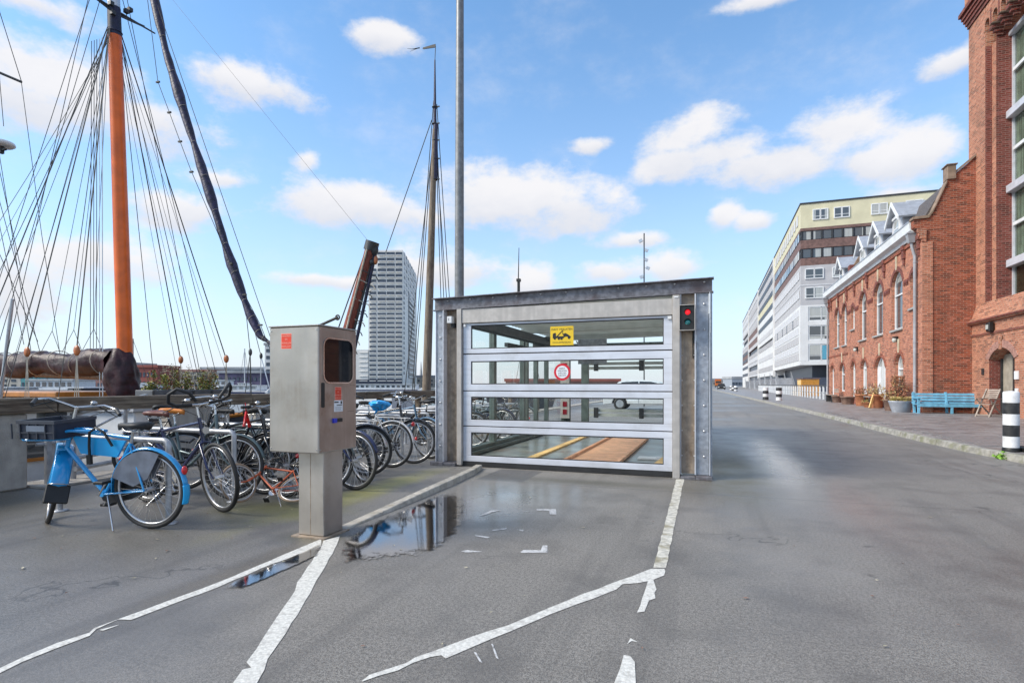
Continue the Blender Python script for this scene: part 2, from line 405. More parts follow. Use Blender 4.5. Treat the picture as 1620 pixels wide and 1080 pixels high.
M['rusty'] = mat('stained_steel_web', (.34, .265, .195), .6, metal=.2, var=.2, scale=12, dirt=(.13, .075, .04), dscale=2.2, damt=.8, streak=((.22, .19, .165), (16, 16, 1.3), .6), bump=.12)
M['beam'] = mat('weathered_roof_beam', (.19, .185, .20), .5, metal=.35, var=.22, scale=14, dirt=(.09, .06, .06), dscale=2, damt=.75, bump=.15)
M['darksteel'] = mat('dark_steel', (.045, .047, .05), .5, metal=.3, var=.2)
M['black'] = mat('black_rubber', (.018, .018, .019), .6, var=.2)
M['blackgloss'] = mat('black_enamel', (.012, .012, .016), .25, var=.2, coat=.5)
M['chrome'] = mat('worn_chrome', (.62, .61, .60), .22, metal=.95, var=.15, dirt=(.3, .25, .2), damt=.35)
M['steelpipe'] = mat('galvanised_pipe', (.40, .41, .43), .42, metal=.5, var=.14, scale=12, dirt=(.2, .17, .15), damt=.35)
M['rim'] = mat('aluminium_rim', (.55, .55, .56), .3, metal=.8, var=.1)
M['boxsteel'] = mat('brushed_stainless_cabinet', (.43, .40, .365), .36, metal=.75, var=.1, scale=3, dirt=(.30, .25, .20), dscale=2.6, damt=.5, streak=((.42, .385, .34), (22, 22, 1.2), .4), bump=.06, bscale=160, rvar=.12)
M['boxdoor'] = mat('speckled_brick_reflection_tint', (.40, .315, .265), .4, metal=.6, var=.14, scale=4, dirt=(.22, .12, .07), dscale=3.2, damt=.65, streak=((.30, .23, .19), (22, 22, 1.2), .4), bump=.06, bscale=160, rvar=.12)  # brown of the reflected brick put into the colour, plus rusty speckle
M['glass'] = glass_mat('clear_door_glass', (.985, .99, .985), 1.22)
M['winglass'] = window_glass('window_glass')
M['concrete'] = mat('weathered_concrete', (.40, .37, .33), .85, var=.12, scale=5, dirt=(.2, .18, .15), dscale=2.2, damt=.6, bump=.3, bscale=60, streak=((.27, .24, .21), (7, 7, .8), .5))
M['kerb'] = mat('old_kerb_stone', (.30, .285, .255), .8, var=.2, scale=7, dirt=(.15, .155, .07), dscale=2.6, damt=.7, bump=.4, bscale=50)
M['redbrick_dark'] = brick_mat('deep_red_brick', (.36, .075, .028), (.21, .042, .02), (.36, .24, .17), joint=.007, dirtc=(.13, .07, .045), damt=.6)
M['redbrick'] = brick_mat('orange_red_brick', (.54, .19, .10), (.42, .125, .068), (.46, .35, .27), damt=.5, joint=.008, dirtc=(.17, .10, .07))
M['towerbrick'] = brick_mat('tan_red_brick', (.52, .195, .105), (.40, .13, .072), (.46, .36, .27), damt=.5, joint=.008, dirtc=(.17, .10, .07))
M['darkbrick'] = brick_mat('crimson_trim_brick', (.21, .035, .022), (.16, .03, .02), (.26, .15, .12), damt=.3)
M['sand'] = mat('sandstone_trim', (.50, .42, .30), .8, var=.12, bump=.2)
M['stone_grey'] = mat('grey_stone_sill', (.36, .36, .35), .75, var=.12, dirt=(.2, .19, .18))
M['zinc'] = mat('zinc_sheet', (.42, .45, .50), .45, metal=.4, var=.1, dirt=(.28, .3, .33))
M['tile'] = mat('dark_roof_tile', (.10, .085, .08), .7, var=.3, scale=20, bump=.4)
M['coping'] = mat('mossy_coping_stone', (.27, .19, .14), .85, var=.2, dirt=(.12, .1, .06))
M['pipe'] = mat('grey_downpipe', (.36, .37, .40), .5, var=.1, dirt=(.2, .2, .2), streak=((.25, .25, .26), (9, 9, 1.5), .5))
M['benchblue'] = mat('faded_blue_bench_paint', (.15, .40, .56), .5, var=.15, dirt=(.08, .25, .33), damt=.5)
M['bikeblue'] = mat('bright_blue_enamel', (.012, .30, .66), .22, var=.08, coat=.7, scale=3, dirt=(.01, .16, .38), dscale=4, damt=.25)
M['crate'] = mat('dark_plastic_crate', (.02, .026, .045), .5, var=.2)
M['panelblue'] = mat('flat_blue_sign_plate', (.012, .36, .74), .35, var=.05)
M['coatguard'] = mat('grey_vinyl_skirt_guard', (.15, .17, .21), .35, var=.15, scale=9)
M['orangeskin'] = mat('orange_saddle_cover', (.62, .20, .025), .5, var=.15, dirt=(.35, .1, .02))
M['brownskin'] = mat('brown_leather_saddle', (.13, .038, .026), .45, var=.2)
M['tan'] = mat('tan_tyre_rubber', (.30, .215, .15), .7, var=.15)
M['orangeframe'] = mat('faded_orange_enamel', (.48, .095, .03), .4, var=.15, dirt=(.25, .08, .04))
M['bluebag'] = mat('blue_plastic_bag', (.02, .32, .72), .25, var=.25, scale=12, bump=.8, bscale=18)
M['whiteframe'] = mat('white_bike_enamel', (.62, .62, .62), .3, var=.08, dirt=(.35, .33, .3))
M['darkblue'] = mat('dark_blue_enamel', (.015, .02, .07), .25, var=.2, coat=.4)
M['greyframe'] = mat('grey_green_enamel', (.11, .15, .16), .3, var=.15, metal=.3)
M['red'] = mat('red_plastic', (.55, .012, .012), .3, var=.1)
M['redreflector'] = mat('red_rear_light', (.6, .01, .015), .15, var=.1, coat=.6)
M['yellow'] = mat('yellow_sign_film', (.78, .52, .02), .4, var=.04)
M['signred'] = mat('red_sign_film', (.58, .015, .03), .4, var=.04)
M['stickerred'] = mat('orange_red_sticker', (.72, .045, .015), .4, var=.05)
M['stickertext'] = mat('pale_pink_print', (.85, .42, .33), .5, var=.03)
M['ink'] = mat('black_ink', (.012, .012, .012), .5, var=.05)
M['paper'] = mat('white_paper', (.75, .76, .78), .6, var=.04)
M['mast'] = mat('orange_varnished_mast', (.80, .135, .004), .38, var=.10, scale=2.5, coat=.12, dirt=(.42, .07, .01), damt=.4)
M['navy'] = mat('navy_cloth', (.012, .014, .045), .6, var=.3)
M['sail'] = mat('maroon_sail_cover', (.026, .006, .010), .48, var=.3, scale=5, bump=1, bscale=7, spec=.35, dirt=(.055, .012, .019), dscale=3, damt=.5)
M['jib'] = mat('navy_furled_jib', (.02, .016, .05), .5, var=.35, scale=10, bump=.6, bscale=12)
M['rope'] = mat('tarred_rigging_wire', (.05, .048, .045), .7, var=.2)
M['ropelight'] = mat('pale_hemp_rope', (.45, .40, .32), .8, var=.15)
M['silverspar'] = mat('silver_spar', (.55, .57, .60), .35, metal=.5, var=.08)
M['blockwood'] = mat('varnished_block_wood', (.42, .13, .04), .4, var=.2)
M['oldspar'] = wood_mat('grey_weathered_spar', (.09, .065, .045), (.24, .19, .14), axis=2, moss=(.07, .04, .03))
M['redspar'] = wood_mat('red_brown_bowsprit_wood', (.10, .022, .012), (.25, .06, .035), axis=2)
M['deckwood'] = mat('orange_varnished_gunwale', (.45, .17, .03), .35, var=.15)
M['hullwhite'] = mat('white_hull_paint', (.66, .68, .70), .4, var=.06, dirt=(.4, .4, .38))
M['hulldark'] = mat('dark_hull_paint', (.025, .03, .045), .4, var=.2)
M['hullnavy'] = mat('navy_hull_paint', (.03, .04, .10), .4, var=.15)
M['timber'] = wood_mat('weathered_grey_timber_rail', (.055, .038, .026), (.25, .20, .145), axis=1, moss=(.085, .05, .03))
M['ply'] = mat('orange_plywood_sheet', (.86, .46, .25), .55, var=.14, scale=7, dirt=(.50, .20, .09), dscale=3.5, damt=.5, streak=((.60, .27, .12), (1.0, 12, 4), .5))
M['plank'] = mat('yellow_pine_plank', (.80, .52, .20), .55, var=.12, scale=8, dirt=(.35, .2, .08), damt=.4)
M['wetfloor'] = mat('wet_grey_lift_floor', (.20, .215, .20), .28, var=.25, scale=2.2, dirt=(.16, .10, .06), dscale=1.8, damt=.7)
M['ceiling'] = mat('ribbed_grey_ceiling', (.45, .47, .44), .5, var=.08, scale=4)
def translucent_sheet():
    m = bpy.data.materials.new('added_daylight_sheet'); m.use_nodes = True; t = m.node_tree; t.nodes.clear()
    tc = N(t, 'ShaderNodeTexCoord'); n = N(t, 'ShaderNodeTexNoise'); n.inputs['Scale'].default_value = 2.5; n.inputs['Detail'].default_value = 5; t.links.new(tc.outputs['Object'], n.inputs['Vector'])
    c = mix(t, n.outputs['Fac'], (.78, .80, .76), (.95, .95, .93))
    a = N(t, 'ShaderNodeBsdfTranslucent'); b = N(t, 'ShaderNodeBsdfDiffuse'); t.links.new(c, a.inputs[0]); t.links.new(c, b.inputs[0])
    x = N(t, 'ShaderNodeMixShader'); x.inputs[0].default_value = .8; t.links.new(b.outputs[0], x.inputs[1]); t.links.new(a.outputs[0], x.inputs[2])
    o = N(t, 'ShaderNodeOutputMaterial'); t.links.new(x.outputs[0], o.inputs[0]); return m
M['milky'] = translucent_sheet()  # translucency invented to brighten the inside of the lift
M['greenpost'] = mat('grey_green_post', (.12, .15, .14), .5, metal=.3, var=.15)
M['greybuilding'] = mat('pale_grey_cladding', (.44, .43, .44), .6, var=.05, scale=.6)
M['whitebuilding'] = mat('white_panel_cladding', (.66, .655, .65), .5, var=.05, scale=.5)
M['yellowbuilding'] = mat('pale_yellow_cladding', (.60, .555, .38), .6, var=.05, scale=.7)
M['brownbuilding'] = mat('red_brown_spandrel_panel', (.17, .095, .08), .6, var=.18, scale=2.5)
M['bandwhite'] = mat('off_white_band', (.56, .56, .58), .6, var=.06)
M['orangepanel'] = mat('orange_yellow_boards', (.60, .27, .04), .5, var=.12)
M['terracotta'] = mat('terracotta_pot', (.40, .15, .07), .7, var=.2, dirt=(.22, .12, .06))
M['clayold'] = mat('brown_clay_pot', (.20, .12, .09), .75, var=.2)
M['dryleaf'] = mat('rust_dry_leaf', (.30, .11, .05), .7, var=.3, scale=30)
M['strawleaf'] = mat('straw_coloured_grass', (.38, .27, .11), .7, var=.3, scale=30)
M['greenleaf'] = mat('green_leaf', (.10, .13, .03), .6, var=.35, scale=25)
M['yellowleaf'] = mat('yellow_green_leaf', (.30, .28, .05), .6, var=.35, scale=25)
M['paleleaf'] = mat('pale_seed_stalk', (.36, .33, .24), .7, var=.3, scale=25)
M['brightweed'] = mat('bright_green_weed', (.16, .32, .02), .6, var=.3, scale=30)
M['twig'] = mat('brown_twig', (.09, .055, .035), .8, var=.2)
M['chairwood'] = mat('grey_teak_chair_wood', (.34, .28, .23), .7, var=.2, dirt=(.15, .12, .1))
M['carsilver'] = mat('silver_car_paint', (.62, .64, .65), .3, metal=.15, var=.04, coat=.7)
M['carglass'] = mat('dark_car_glass', (.02, .025, .03), .05, var=.05)
M['truckorange'] = mat('orange_truck_paint', (.42, .11, .02), .5, var=.1)
M['farglass'] = mat('far_blue_grey_glass', (.06, .08, .11), .35, var=.3, scale=.4)
M['clearglass'] = glass_mat('thin_clear_pane', (.97, .99, .98), 1.12)
M['towerwall'] = mat('cream_tower_cladding', (.82, .79, .74), .6, var=.05, scale=.1)
M['towerdark'] = mat('deep_blue_grey_recess', (.05, .06, .09), .4, var=.1)
M['farred'] = mat('far_brick_red_wall', (.34, .10, .08), .8, var=.15, scale=.2)
M['farpink'] = mat('far_rose_brick_wall', (.38, .20, .17), .8, var=.15, scale=.2)
M['farpurple'] = mat('far_slate_purple_wall', (.12, .10, .17), .7, var=.2, scale=.3)
M['farteal'] = mat('far_teal_wall', (.10, .32, .33), .7, var=.1, scale=.2)
M['farcream'] = mat('far_cream_wall', (.48, .44, .38), .8, var=.12, scale=.2)
M['fargrey'] = mat('far_grey_roof', (.35, .36, .38), .7, var=.15, scale=.2)
M['planter'] = mat('dark_planter_box', (.085, .09, .10), .5, var=.15, dirt=(.04, .04, .04))
M['curtain'] = mat('pale_green_curtain', (.66, .67, .58), .8, var=.18, scale=2, streak=((.25, .26, .22), (14, 14, .2), .7))
M['woodblind'] = mat('brown_wood_blind', (.14, .08, .05), .6, var=.2, streak=((.05, .03, .02), (3, 3, 20), .5))
M['darkroom'] = mat('dark_room', (.012, .012, .014), .9, var=.2)
M['lampred'] = mat('lit_red_signal_lens', (.7, .01, .02), .3, var=.02, emis=((1, .02, .03), .3))
M['lampgreen'] = mat('teal_signal_lens', (.02, .25, .25), .15, var=.3, scale=20, coat=.6)
M['truckglass'] = M['carglass']
def asphalt_material():
    m = bpy.data.materials.new('worn_wet_asphalt'); m.use_nodes = True; t = m.node_tree; b = t.nodes['Principled BSDF']
    ge = N(t, 'ShaderNodeNewGeometry'); P = ge.outputs['Position']
    sp = N(t, 'ShaderNodeSeparateXYZ'); t.links.new(P, sp.inputs[0]); X, Y = sp.outputs[0], sp.outputs[1]
    def noise(s, d=5, r=.6, vec=P):
        n = N(t, 'ShaderNodeTexNoise'); n.inputs['Scale'].default_value = s; n.inputs['Detail'].default_value = d; n.inputs['Roughness'].default_value = r
        t.links.new(vec, n.inputs['Vector']); return n.outputs['Fac']
    big = noise(.33); mid = noise(1.6, 6, .65); fine = noise(150, 3, .7); grit = noise(260, 2, .6)
    coarse = noise(52, 4, .75)
    c = mix(t, smooth(t, mth(t, 'ADD', mth(t, 'MULTIPLY', fine, .6), mth(t, 'MULTIPLY', coarse, .4)), .42, .58), ASPH_D, ASPH_L)
    c = mix(t, mth(t, 'MULTIPLY', smooth(t, grit, .60, .74), .55), c, (.36, .35, .34))
    c = mix(t, mth(t, 'MULTIPLY', smooth(t, grit, .42, .28), .5), c, (.03, .03, .03))
    c = mix(t, mth(t, 'MULTIPLY', smooth(t, mid, .46, .66), .42), c, (.105, .097, .088))
    c = mix(t, mth(t, 'MULTIPLY', smooth(t, big, .48, .64), .38), c, (.27, .255, .24))
    trk = noise(1.0, 5, .6, vmth(t, 'MULTIPLY', P, (2.6, .13, 1)))
    c = mix(t, mth(t, 'MULTIPLY', smooth(t, trk, .50, .66), .38), c, (.10, .094, .088))
    oil = noise(2.7, 3, .5, vmth(t, 'ADD', P, (31, 17, 0)))
    c = mix(t, mth(t, 'MULTIPLY', smooth(t, oil, .70, .76), .6), c, (.045, .042, .040))
    def blob(cx, cy, rx, ry, soft=.5, wob=.9):
        dx = mth(t, 'DIVIDE', mth(t, 'SUBTRACT', X, cx), rx); dy = mth(t, 'DIVIDE', mth(t, 'SUBTRACT', Y, cy), ry)
        r = mth(t, 'SQRT', mth(t, 'ADD', mth(t, 'MULTIPLY', dx, dx), mth(t, 'MULTIPLY', dy, dy)))
        r = mth(t, 'ADD', r, mth(t, 'MULTIPLY', mth(t, 'SUBTRACT', mid, .5), wob))
        return smooth(t, r, 1 + soft * .5, 1 - soft)
    # moss: beside the shelter, along the racks, under the fallen bike, at the quay
    for cx, cy, rx, ry, a, colr in ((.28, 9.0, .5, 2.6, .75, (.075, .07, .02)), (-3.80, 5.6, .26, 1.7, 1.0, (.32, .30, .11)), (-4.1, 4.45, .7, .55, .9, (.13, .13, .04)),
                                    (.1, 6.9, .8, .6, .35, (.12, .10, .06)), (-6.9, 3.6, 1.0, .9, .6, (.07, .06, .025)), (-1.8, 7.0, 1.6, .22, .6, (.06, .058, .03)),
                                    (-4.7, 3.3, 1.1, .6, .35, (.09, .08, .045)), (-3.3, 7.2, .7, .25, .35, (.075, .07, .05)), (-3.1, 3.72, .34, .2, .7, (.07, .065, .03)), (-3.0, 3.0, .14, 1.0, .5, (.12, .09, .05))):
        k = blob(cx, cy, rx, ry, .8, 1.5)
        k = mth(t, 'MULTIPLY', k, mth(t, 'MULTIPLY', smooth(t, fine, .3, .55), a))
        c = mix(t, k, c, colr)
    # repaired darker patch just before the lift door
    pt = mth(t, 'MULTIPLY', mth(t, 'MULTIPLY', smooth(t, X, -2.95, -2.93), smooth(t, X, -2.28, -2.30)), mth(t, 'MULTIPLY', smooth(t, Y, 6.75, 6.78), smooth(t, Y, 7.70, 7.68)))
    c = mix(t, mth(t, 'MULTIPLY', pt, .6), c, (.055, .056, .062))
    seam = mth(t, 'MULTIPLY', mth(t, 'MULTIPLY', smooth(t, mth(t, 'ABSOLUTE', mth(t, 'SUBTRACT', Y, mth(t, 'ADD', 6.72, mth(t, 'MULTIPLY', mid, .05)))), .018, .006), smooth(t, X, -3.0, -2.95)), smooth(t, X, 4.2, .6))
    c = mix(t, mth(t, 'MULTIPLY', seam, .65), c, (.05, .05, .05))
    crk = N(t, 'ShaderNodeTexVoronoi', feature='DISTANCE_TO_EDGE'); crk.inputs['Scale'].default_value = .32
    t.links.new(vmth(t, 'ADD', P, vmth(t, 'MULTIPLY', (lambda nn: (t.links.new(P, nn.inputs['Vector']), nn.outputs['Color'])[1])(N(t, 'ShaderNodeTexNoise')), (.9, .9, 0))), crk.inputs['Vector'])
    c = mix(t, mth(t, 'MULTIPLY', mth(t, 'MULTIPLY', smooth(t, crk.outputs['Distance'], .010, .002), smooth(t, big, .50, .58)), .55), c, (.04, .04, .038))
    # damp areas darken and shine
    dn = noise(.22, 4, .5)
    damp = mth(t, 'MAXIMUM', smooth(t, mth(t, 'ADD', mth(t, 'MULTIPLY', dn, .75), mth(t, 'MULTIPLY', mid, .3)), .44, .66), 0.0)
    for cx, cy, rx, ry in ((1.25, 9.2, .75, 3.4), (1.0, 14, 2.2, 6), (-5.6, 4.6, 2.4, 1.4), (-6.2, 3.2, 1.6, .8), (-2.2, 5.0, .75, 1.9)):
        damp = mth(t, 'MAXIMUM', damp, blob(cx, cy, rx, ry, 1.0, .9))
    wet = mth(t, 'MAXIMUM', blob(.98, 9.6, .36, 4.0, 1.2, .7), mth(t, 'MAXIMUM', mth(t, 'MULTIPLY', blob(1.25, 6.6, .5, 1.6, 1.2, .8), .6), blob(-2.1, 5.6, .9, 1.3, 1.0, .8)))
    c = mix(t, mth(t, 'MULTIPLY', damp, .42), c, mix(t, 1.0, c, (.42, .43, .46), 'MULTIPLY'))
    t.links.new(c, b.inputs['Base Color'])
    ro = mth(t, 'ADD', mth(t, 'MULTIPLY', damp, -.26), mth(t, 'ADD', .60, mth(t, 'MULTIPLY', mth(t, 'SUBTRACT', mid, .5), .15)))
    ro = mth(t, 'SUBTRACT', ro, mth(t, 'MULTIPLY', wet, .17))
    t.links.new(mth(t, 'ADD', .6, mth(t, 'MULTIPLY', wet, .4)), b.inputs['Specular IOR Level'])
    bp = N(t, 'ShaderNodeBump'); bp.inputs['Distance'].default_value = .006
    t.links.new(mth(t, 'SUBTRACT', mth(t, 'SUBTRACT', .75, mth(t, 'MULTIPLY', damp, .45)), mth(t, 'MULTIPLY', wet, .22)), bp.inputs['Strength']); t.links.new(fine, bp.inputs['Height'])
    t.links.new(mth(t, 'MULTIPLY', wet, .9), b.inputs['Coat Weight']); b.inputs['Coat Roughness'].default_value = .16; b.inputs['Coat IOR'].default_value = 1.6
    t.links.new(ro, b.inputs['Roughness']); t.links.new(bp.outputs[0], b.inputs['Normal'])
    return m
ASPH_D, ASPH_L = (.098, .090, .080), (.295, .275, .248)
M['asphalt'] = asphalt_material()
M['paint'] = mat('worn_road_paint', (.60, .59, .55), .65, var=.12, scale=60, dirt=(.30, .285, .265), dscale=20, damt=.6, bump=.2, bscale=140)
M['oldpaint'] = mat('grimy_road_paint', (.54, .52, .46), .7, var=.2, scale=20, dirt=(.2, .17, .08), dscale=6, damt=.7, bump=.5, bscale=90)
M['faintpaint'] = mat('faint_scuffed_paint', (.50, .50, .50), .7, var=.1, scale=30, dirt=(.16, .16, .16), dscale=26, damt=.9)
M['slab'] = mat('damp_pavement_slab', (.235, .22, .215), .42, var=.2, scale=2.5, dirt=(.11, .10, .11), dscale=1.1, damt=.6, bump=.25, bscale=70, rvar=.2)
M['paving'] = brick_mat('pavement_far', (.24, .225, .22), (.18, .17, .17), (.09, .085, .08), bump=.3)
def puddle_material():
    m = bpy.data.materials.new('thin_standing_water'); m.use_nodes = True; t = m.node_tree; t.nodes.clear()
    at = N(t, 'ShaderNodeAttribute', attribute_name='edge')
    ge = N(t, 'ShaderNodeNewGeometry')
    n = N(t, 'ShaderNodeTexNoise'); n.inputs['Scale'].default_value = 11; n.inputs['Detail'].default_value = 9; n.inputs['Roughness'].default_value = .78; t.links.new(ge.outputs['Position'], n.inputs['Vector'])
    k = smooth(t, mth(t, 'ADD', at.outputs['Fac'], mth(t, 'MULTIPLY', mth(t, 'SUBTRACT', n.outputs['Fac'], .5), 2.2)), .20, .62)
    gl = N(t, 'ShaderNodeBsdfGlossy'); gl.inputs['Roughness'].default_value = .015; gl.inputs[0].default_value = (.95, .95, .97, 1)
    tr = N(t, 'ShaderNodeBsdfTransparent'); tr.inputs[0].default_value = (.75, .73, .70, 1)
    bpn = N(t, 'ShaderNodeBump'); bpn.inputs['Strength'].default_value = .012; bpn.inputs['Distance'].default_value = .01; t.links.new(n.outputs['Fac'], bpn.inputs['Height']); t.links.new(bpn.outputs[0], gl.inputs['Normal'])
    fr = N(t, 'ShaderNodeFresnel'); fr.inputs[0].default_value = 6.0
    mx = N(t, 'ShaderNodeMixShader'); t.links.new(fr.outputs[0], mx.inputs[0]); t.links.new(tr.outputs[0], mx.inputs[1]); t.links.new(gl.outputs[0], mx.inputs[2])
    t2 = N(t, 'ShaderNodeBsdfTransparent')
    m2 = N(t, 'ShaderNodeMixShader'); t.links.new(k, m2.inputs[0]); t.links.new(t2.outputs[0], m2.inputs[1]); t.links.new(mx.outputs[0], m2.inputs[2])
    o = N(t, 'ShaderNodeOutputMaterial'); t.links.new(m2.outputs[0], o.inputs[0])
    return m
M['puddle'] = puddle_material()
def water_material():
    m = bpy.data.materials.new('harbour_water'); m.use_nodes = True; t = m.node_tree; b = t.nodes['Principled BSDF']
    b.inputs['Base Color'].default_value = (.05, .07, .075, 1); b.inputs['Roughness'].default_value = .08; b.inputs['IOR'].default_value = 1.33
    ge = N(t, 'ShaderNodeNewGeometry'); n = N(t, 'ShaderNodeTexNoise'); n.inputs['Scale'].default_value = .8; n.inputs['Detail'].default_value = 6; t.links.new(ge.outputs['Position'], n.inputs['Vector'])
    bp = N(t, 'ShaderNodeBump'); bp.inputs['Strength'].default_value = .7; bp.inputs['Distance'].default_value = .25; t.links.new(n.outputs['Fac'], bp.inputs['Height']); t.links.new(bp.outputs[0], b.inputs['Normal'])
    return m
M['water'] = water_material()
# ================================================================== THE SETTING
def struct(mb, name, m, **kw):
    return mb.build(name, m, kind='structure', **kw)
mb = MB()
mb.add([(-7.9, -12, 0), (70, -12, 0), (70, 420, 0), (-7.9, 420, 0)], [(0, 1, 2, 3)])
road = struct(mb, 'asphalt_road', M['asphalt'])
mb = MB(); mb.box(-8.1, -7.905, -12, 420, -3.5, -.01); struct(mb, 'quay_wall', M['concrete'])
mb = MB(); mb.box(-8.1, -7.45, 4.35, 60, .004, .03); quay_edge = struct(mb, 'quay_edge', M['concrete'])
mb = MB(); mb.add([(-3000, -200, -1.7), (-8.0, -200, -1.7), (-8.0, 4200, -1.7), (-3000, 4200, -1.7)], [(0, 1, 2, 3)]); struct(mb, 'water', M['water'])
mb = MB(); mb.add([(70, -100, -.02), (3000, -100, -.02), (3000, 5000, -.02), (-8, 5000, -.02), (-8, 420, -.02), (70, 420, -.02)], [(0, 1, 2, 3, 4, 5)]); struct(mb, 'far_ground', M['concrete'])
# kerb of single stones and the pavement behind it
KL = [(5.35, 6.5), (5.1, 8), (4.8, 10), (4.58, 11.5), (4.40, 13.2), (4.28, 15.1), (4.17, 20), (4.04, 24.4), (3.46, 40.2), (1.95, 84), (-.35, 150)]
def kline(y):
    for (x0, y0), (x1, y1) in zip(KL, KL[1:]):
        if y0 <= y <= y1: return x0 + (x1 - x0) * (y - y0) / (y1 - y0)
    return KL[-1][0]
mb = MB()
far = [(kline(y) + .16, y) for y in (6.5, 8, 10, 11.5, 13.2, 15.1, 20, 24.4, 40.2, 84, 150)]
mb.prism(far + [(40, 150), (40, 6.5)], 'z', .02, .108)
pav = struct(mb, 'pavement', M['slab'])
kb = MB(); kb.box(3, 3.01, 5, 5.01, -.3, -.29); kerb = bpy.data.objects.new('kerb', None); COL.objects.link(kerb); kerb['kind'] = 'structure'
y = 7.0; i = 0
while y < 148:
    L = .96 if y < 60 else 3.9
    if y < 60 and i % 3 == 1: L = 1.0
    a, b = kline(y), kline(y + L); w = .15
    dz = rnd.uniform(-.006, .006); dx = rnd.uniform(-.008, .008)
    mb = MB(); g = .008
    mb.hexa([(a + dx - .03, y + g, -.02), (a + w + dx, y + g, -.02), (b + w + dx, y + L - g, -.02), (b + dx - .03, y + L - g, -.02),
             (a + dx, y + g, .118 + dz), (a + w + dx, y + g, .118 + dz), (b + w + dx, y + L - g, .118 + dz), (b + dx, y + L - g, .118 + dz)])
    mb.build('kerb_stone', M['kerb'], kerb, bevel=.012); y += L; i += 1
# pavement slabs: each one near the lens, joined further on
sl = MB(); sl.box(-.145, .145, -.145, .145, 0, .03)
slme = sl.mesh('slab', [M['slab']]); n = 0; rest = MB(); s = .30
iy = 0; y = 9.2
while y < 27:
    x = 4.95
    x = math.ceil((kline(y) + .33) / s) * s + (s / 2 if iy % 2 else 0)
    while x < 9.5:
        z = .0955 + rnd.uniform(-.003, .003)
        if not (x < 8.35 and y > 26.5):
            if n < 296: inst(slme, 'paving_slab', pav, T((x, y, z)) @ Matrix.Rotation(rnd.uniform(-.008, .008), 4, 'X')); n += 1
            else:
                rest.M = T((x, y, z)); rest.box(-.145, .145, -.145, .145, 0, .03)
        x += s
    y += s; iy += 1
rest.M = None
rest.build('paving_slabs_beyond', M['slab'], pav, kind='stuff')
# painted lines, traced where the paint still holds
def trace(pts, k, ox, oy, z=.003):
    return [G(ox + a / k, oy + b / k, z) for a, b in pts]
def paint(polys, name, m):
    mb = MB()
    for p in polys:
        mb.add(p, [tuple(range(len(p)))])
    # keep every face turned upwards
    o = mb.build(name, m, kind='structure')
    me = o.data
    for p in me.polygons:
        if p.normal.z < 0: p.flip()
    return o
def ragged(pts, amp=.012, step=.10):
    out = []
    for i, p in enumerate(pts):
        q = pts[(i + 1) % len(pts)]; L = (q - p).length; k = max(1, int(L / step))
        for j in range(k):
            v = p.lerp(q, j / k)
            if j: v = v + Vector((rnd.uniform(-amp, amp), rnd.uniform(-amp, amp), 0))
            out.append(v)
    return out
zA = 2.893
lineA = trace([(0, 682), (100, 635), (260, 568), (410, 520), (430, 500), (560, 452), (1000, 290), (1240, 190), (1470, 92), (1470, 128), (1250, 205), (1000, 312), (600, 462), (540, 460), (440, 505), (410, 535), (250, 595), (100, 655), (0, 705), (-300, 840), (-300, 800)], zA, 0, 820)
sliver = trace([(455, 508), (548, 483), (520, 495), (470, 512)], zA, 0, 820)
lineB = trace([(1480, 100), (1555, 80), (1530, 140), (1420, 340), (1310, 520), (1250, 605), (1225, 640), (1210, 690), (1175, 752), (1020, 1040), (880, 1040), (1065, 752), (1110, 690), (1150, 680), (1128, 655), (1240, 490), (1280, 430), (1350, 330), (1360, 290), (1465, 140)], zA, 0, 820)
lineC = trace([(35, 568), (70, 540), (240, 485), (280, 460), (540, 365), (700, 315), (1000, 190), (1360, 55), (1420, 55), (1425, 65), (1420, 85), (1370, 105), (1385, 150), (1375, 165), (1380, 190), (1350, 200), (1330, 250), (1295, 255), (1345, 112), (1300, 120), (1230, 125), (1200, 150), (900, 262), (420, 465), (400, 450), (350, 458), (270, 485), (200, 520), (110, 545), (40, 570)], zA, 560, 880)
chip = trace([(1250, 400), (1265, 372), (1300, 390), (1270, 385)], zA, 560, 880)
lineD = trace([(1100, 840), (1190, 579), (1235, 448), (1265, 455), (1285, 480), (1287, 520), (1290, 579), (1292, 840)], zA, 560, 880)
sc1 = trace([(548, 435), (560, 438), (588, 485), (575, 480)], zA, 560, 880); sc2 = trace([(628, 398), (636, 398), (662, 468), (650, 462)], zA, 560, 880)
paint([ragged(lineA, .006), sliver, ragged(lineB, .007), ragged(lineC, .006), chip, ragged(lineD, .006)], 'white_road_line', M['paint'])
lineE = trace([(903, 55), (942, 55), (852, 490), (790, 490)], 3.115, 780, 740)
paint([ragged(lineE, .005)], 'grimy_road_line', M['oldpaint'])
k8 = 3.115
m1 = trace([(215, 200), (310, 202), (312, 228), (280, 228), (277, 210), (215, 208)], k8, 780, 740)
m2 = trace([(135, 412), (150, 402), (235, 404), (245, 380), (268, 380), (268, 415), (140, 417)], k8, 780, 740)
k6 = 4.5
fs = [trace([(1160, 430), (1240, 392), (1320, 388), (1250, 405), (1200, 425)], k6, 500, 720), trace([(1250, 530), (1360, 515), (1350, 525), (1260, 535)], k6, 500, 720),
      trace([(1130, 565), (1240, 580), (1220, 588), (1140, 575)], k6, 500, 720), trace([(1030, 682), (1080, 672), (1190, 685), (1060, 690)], k6, 500, 720), trace([(1430, 525), (1480, 530), (1470, 540)], k6, 500, 720)]
paint([m1, m2, sc1, sc2] + fs, 'scuffed_corner_mark', M['faintpaint'])
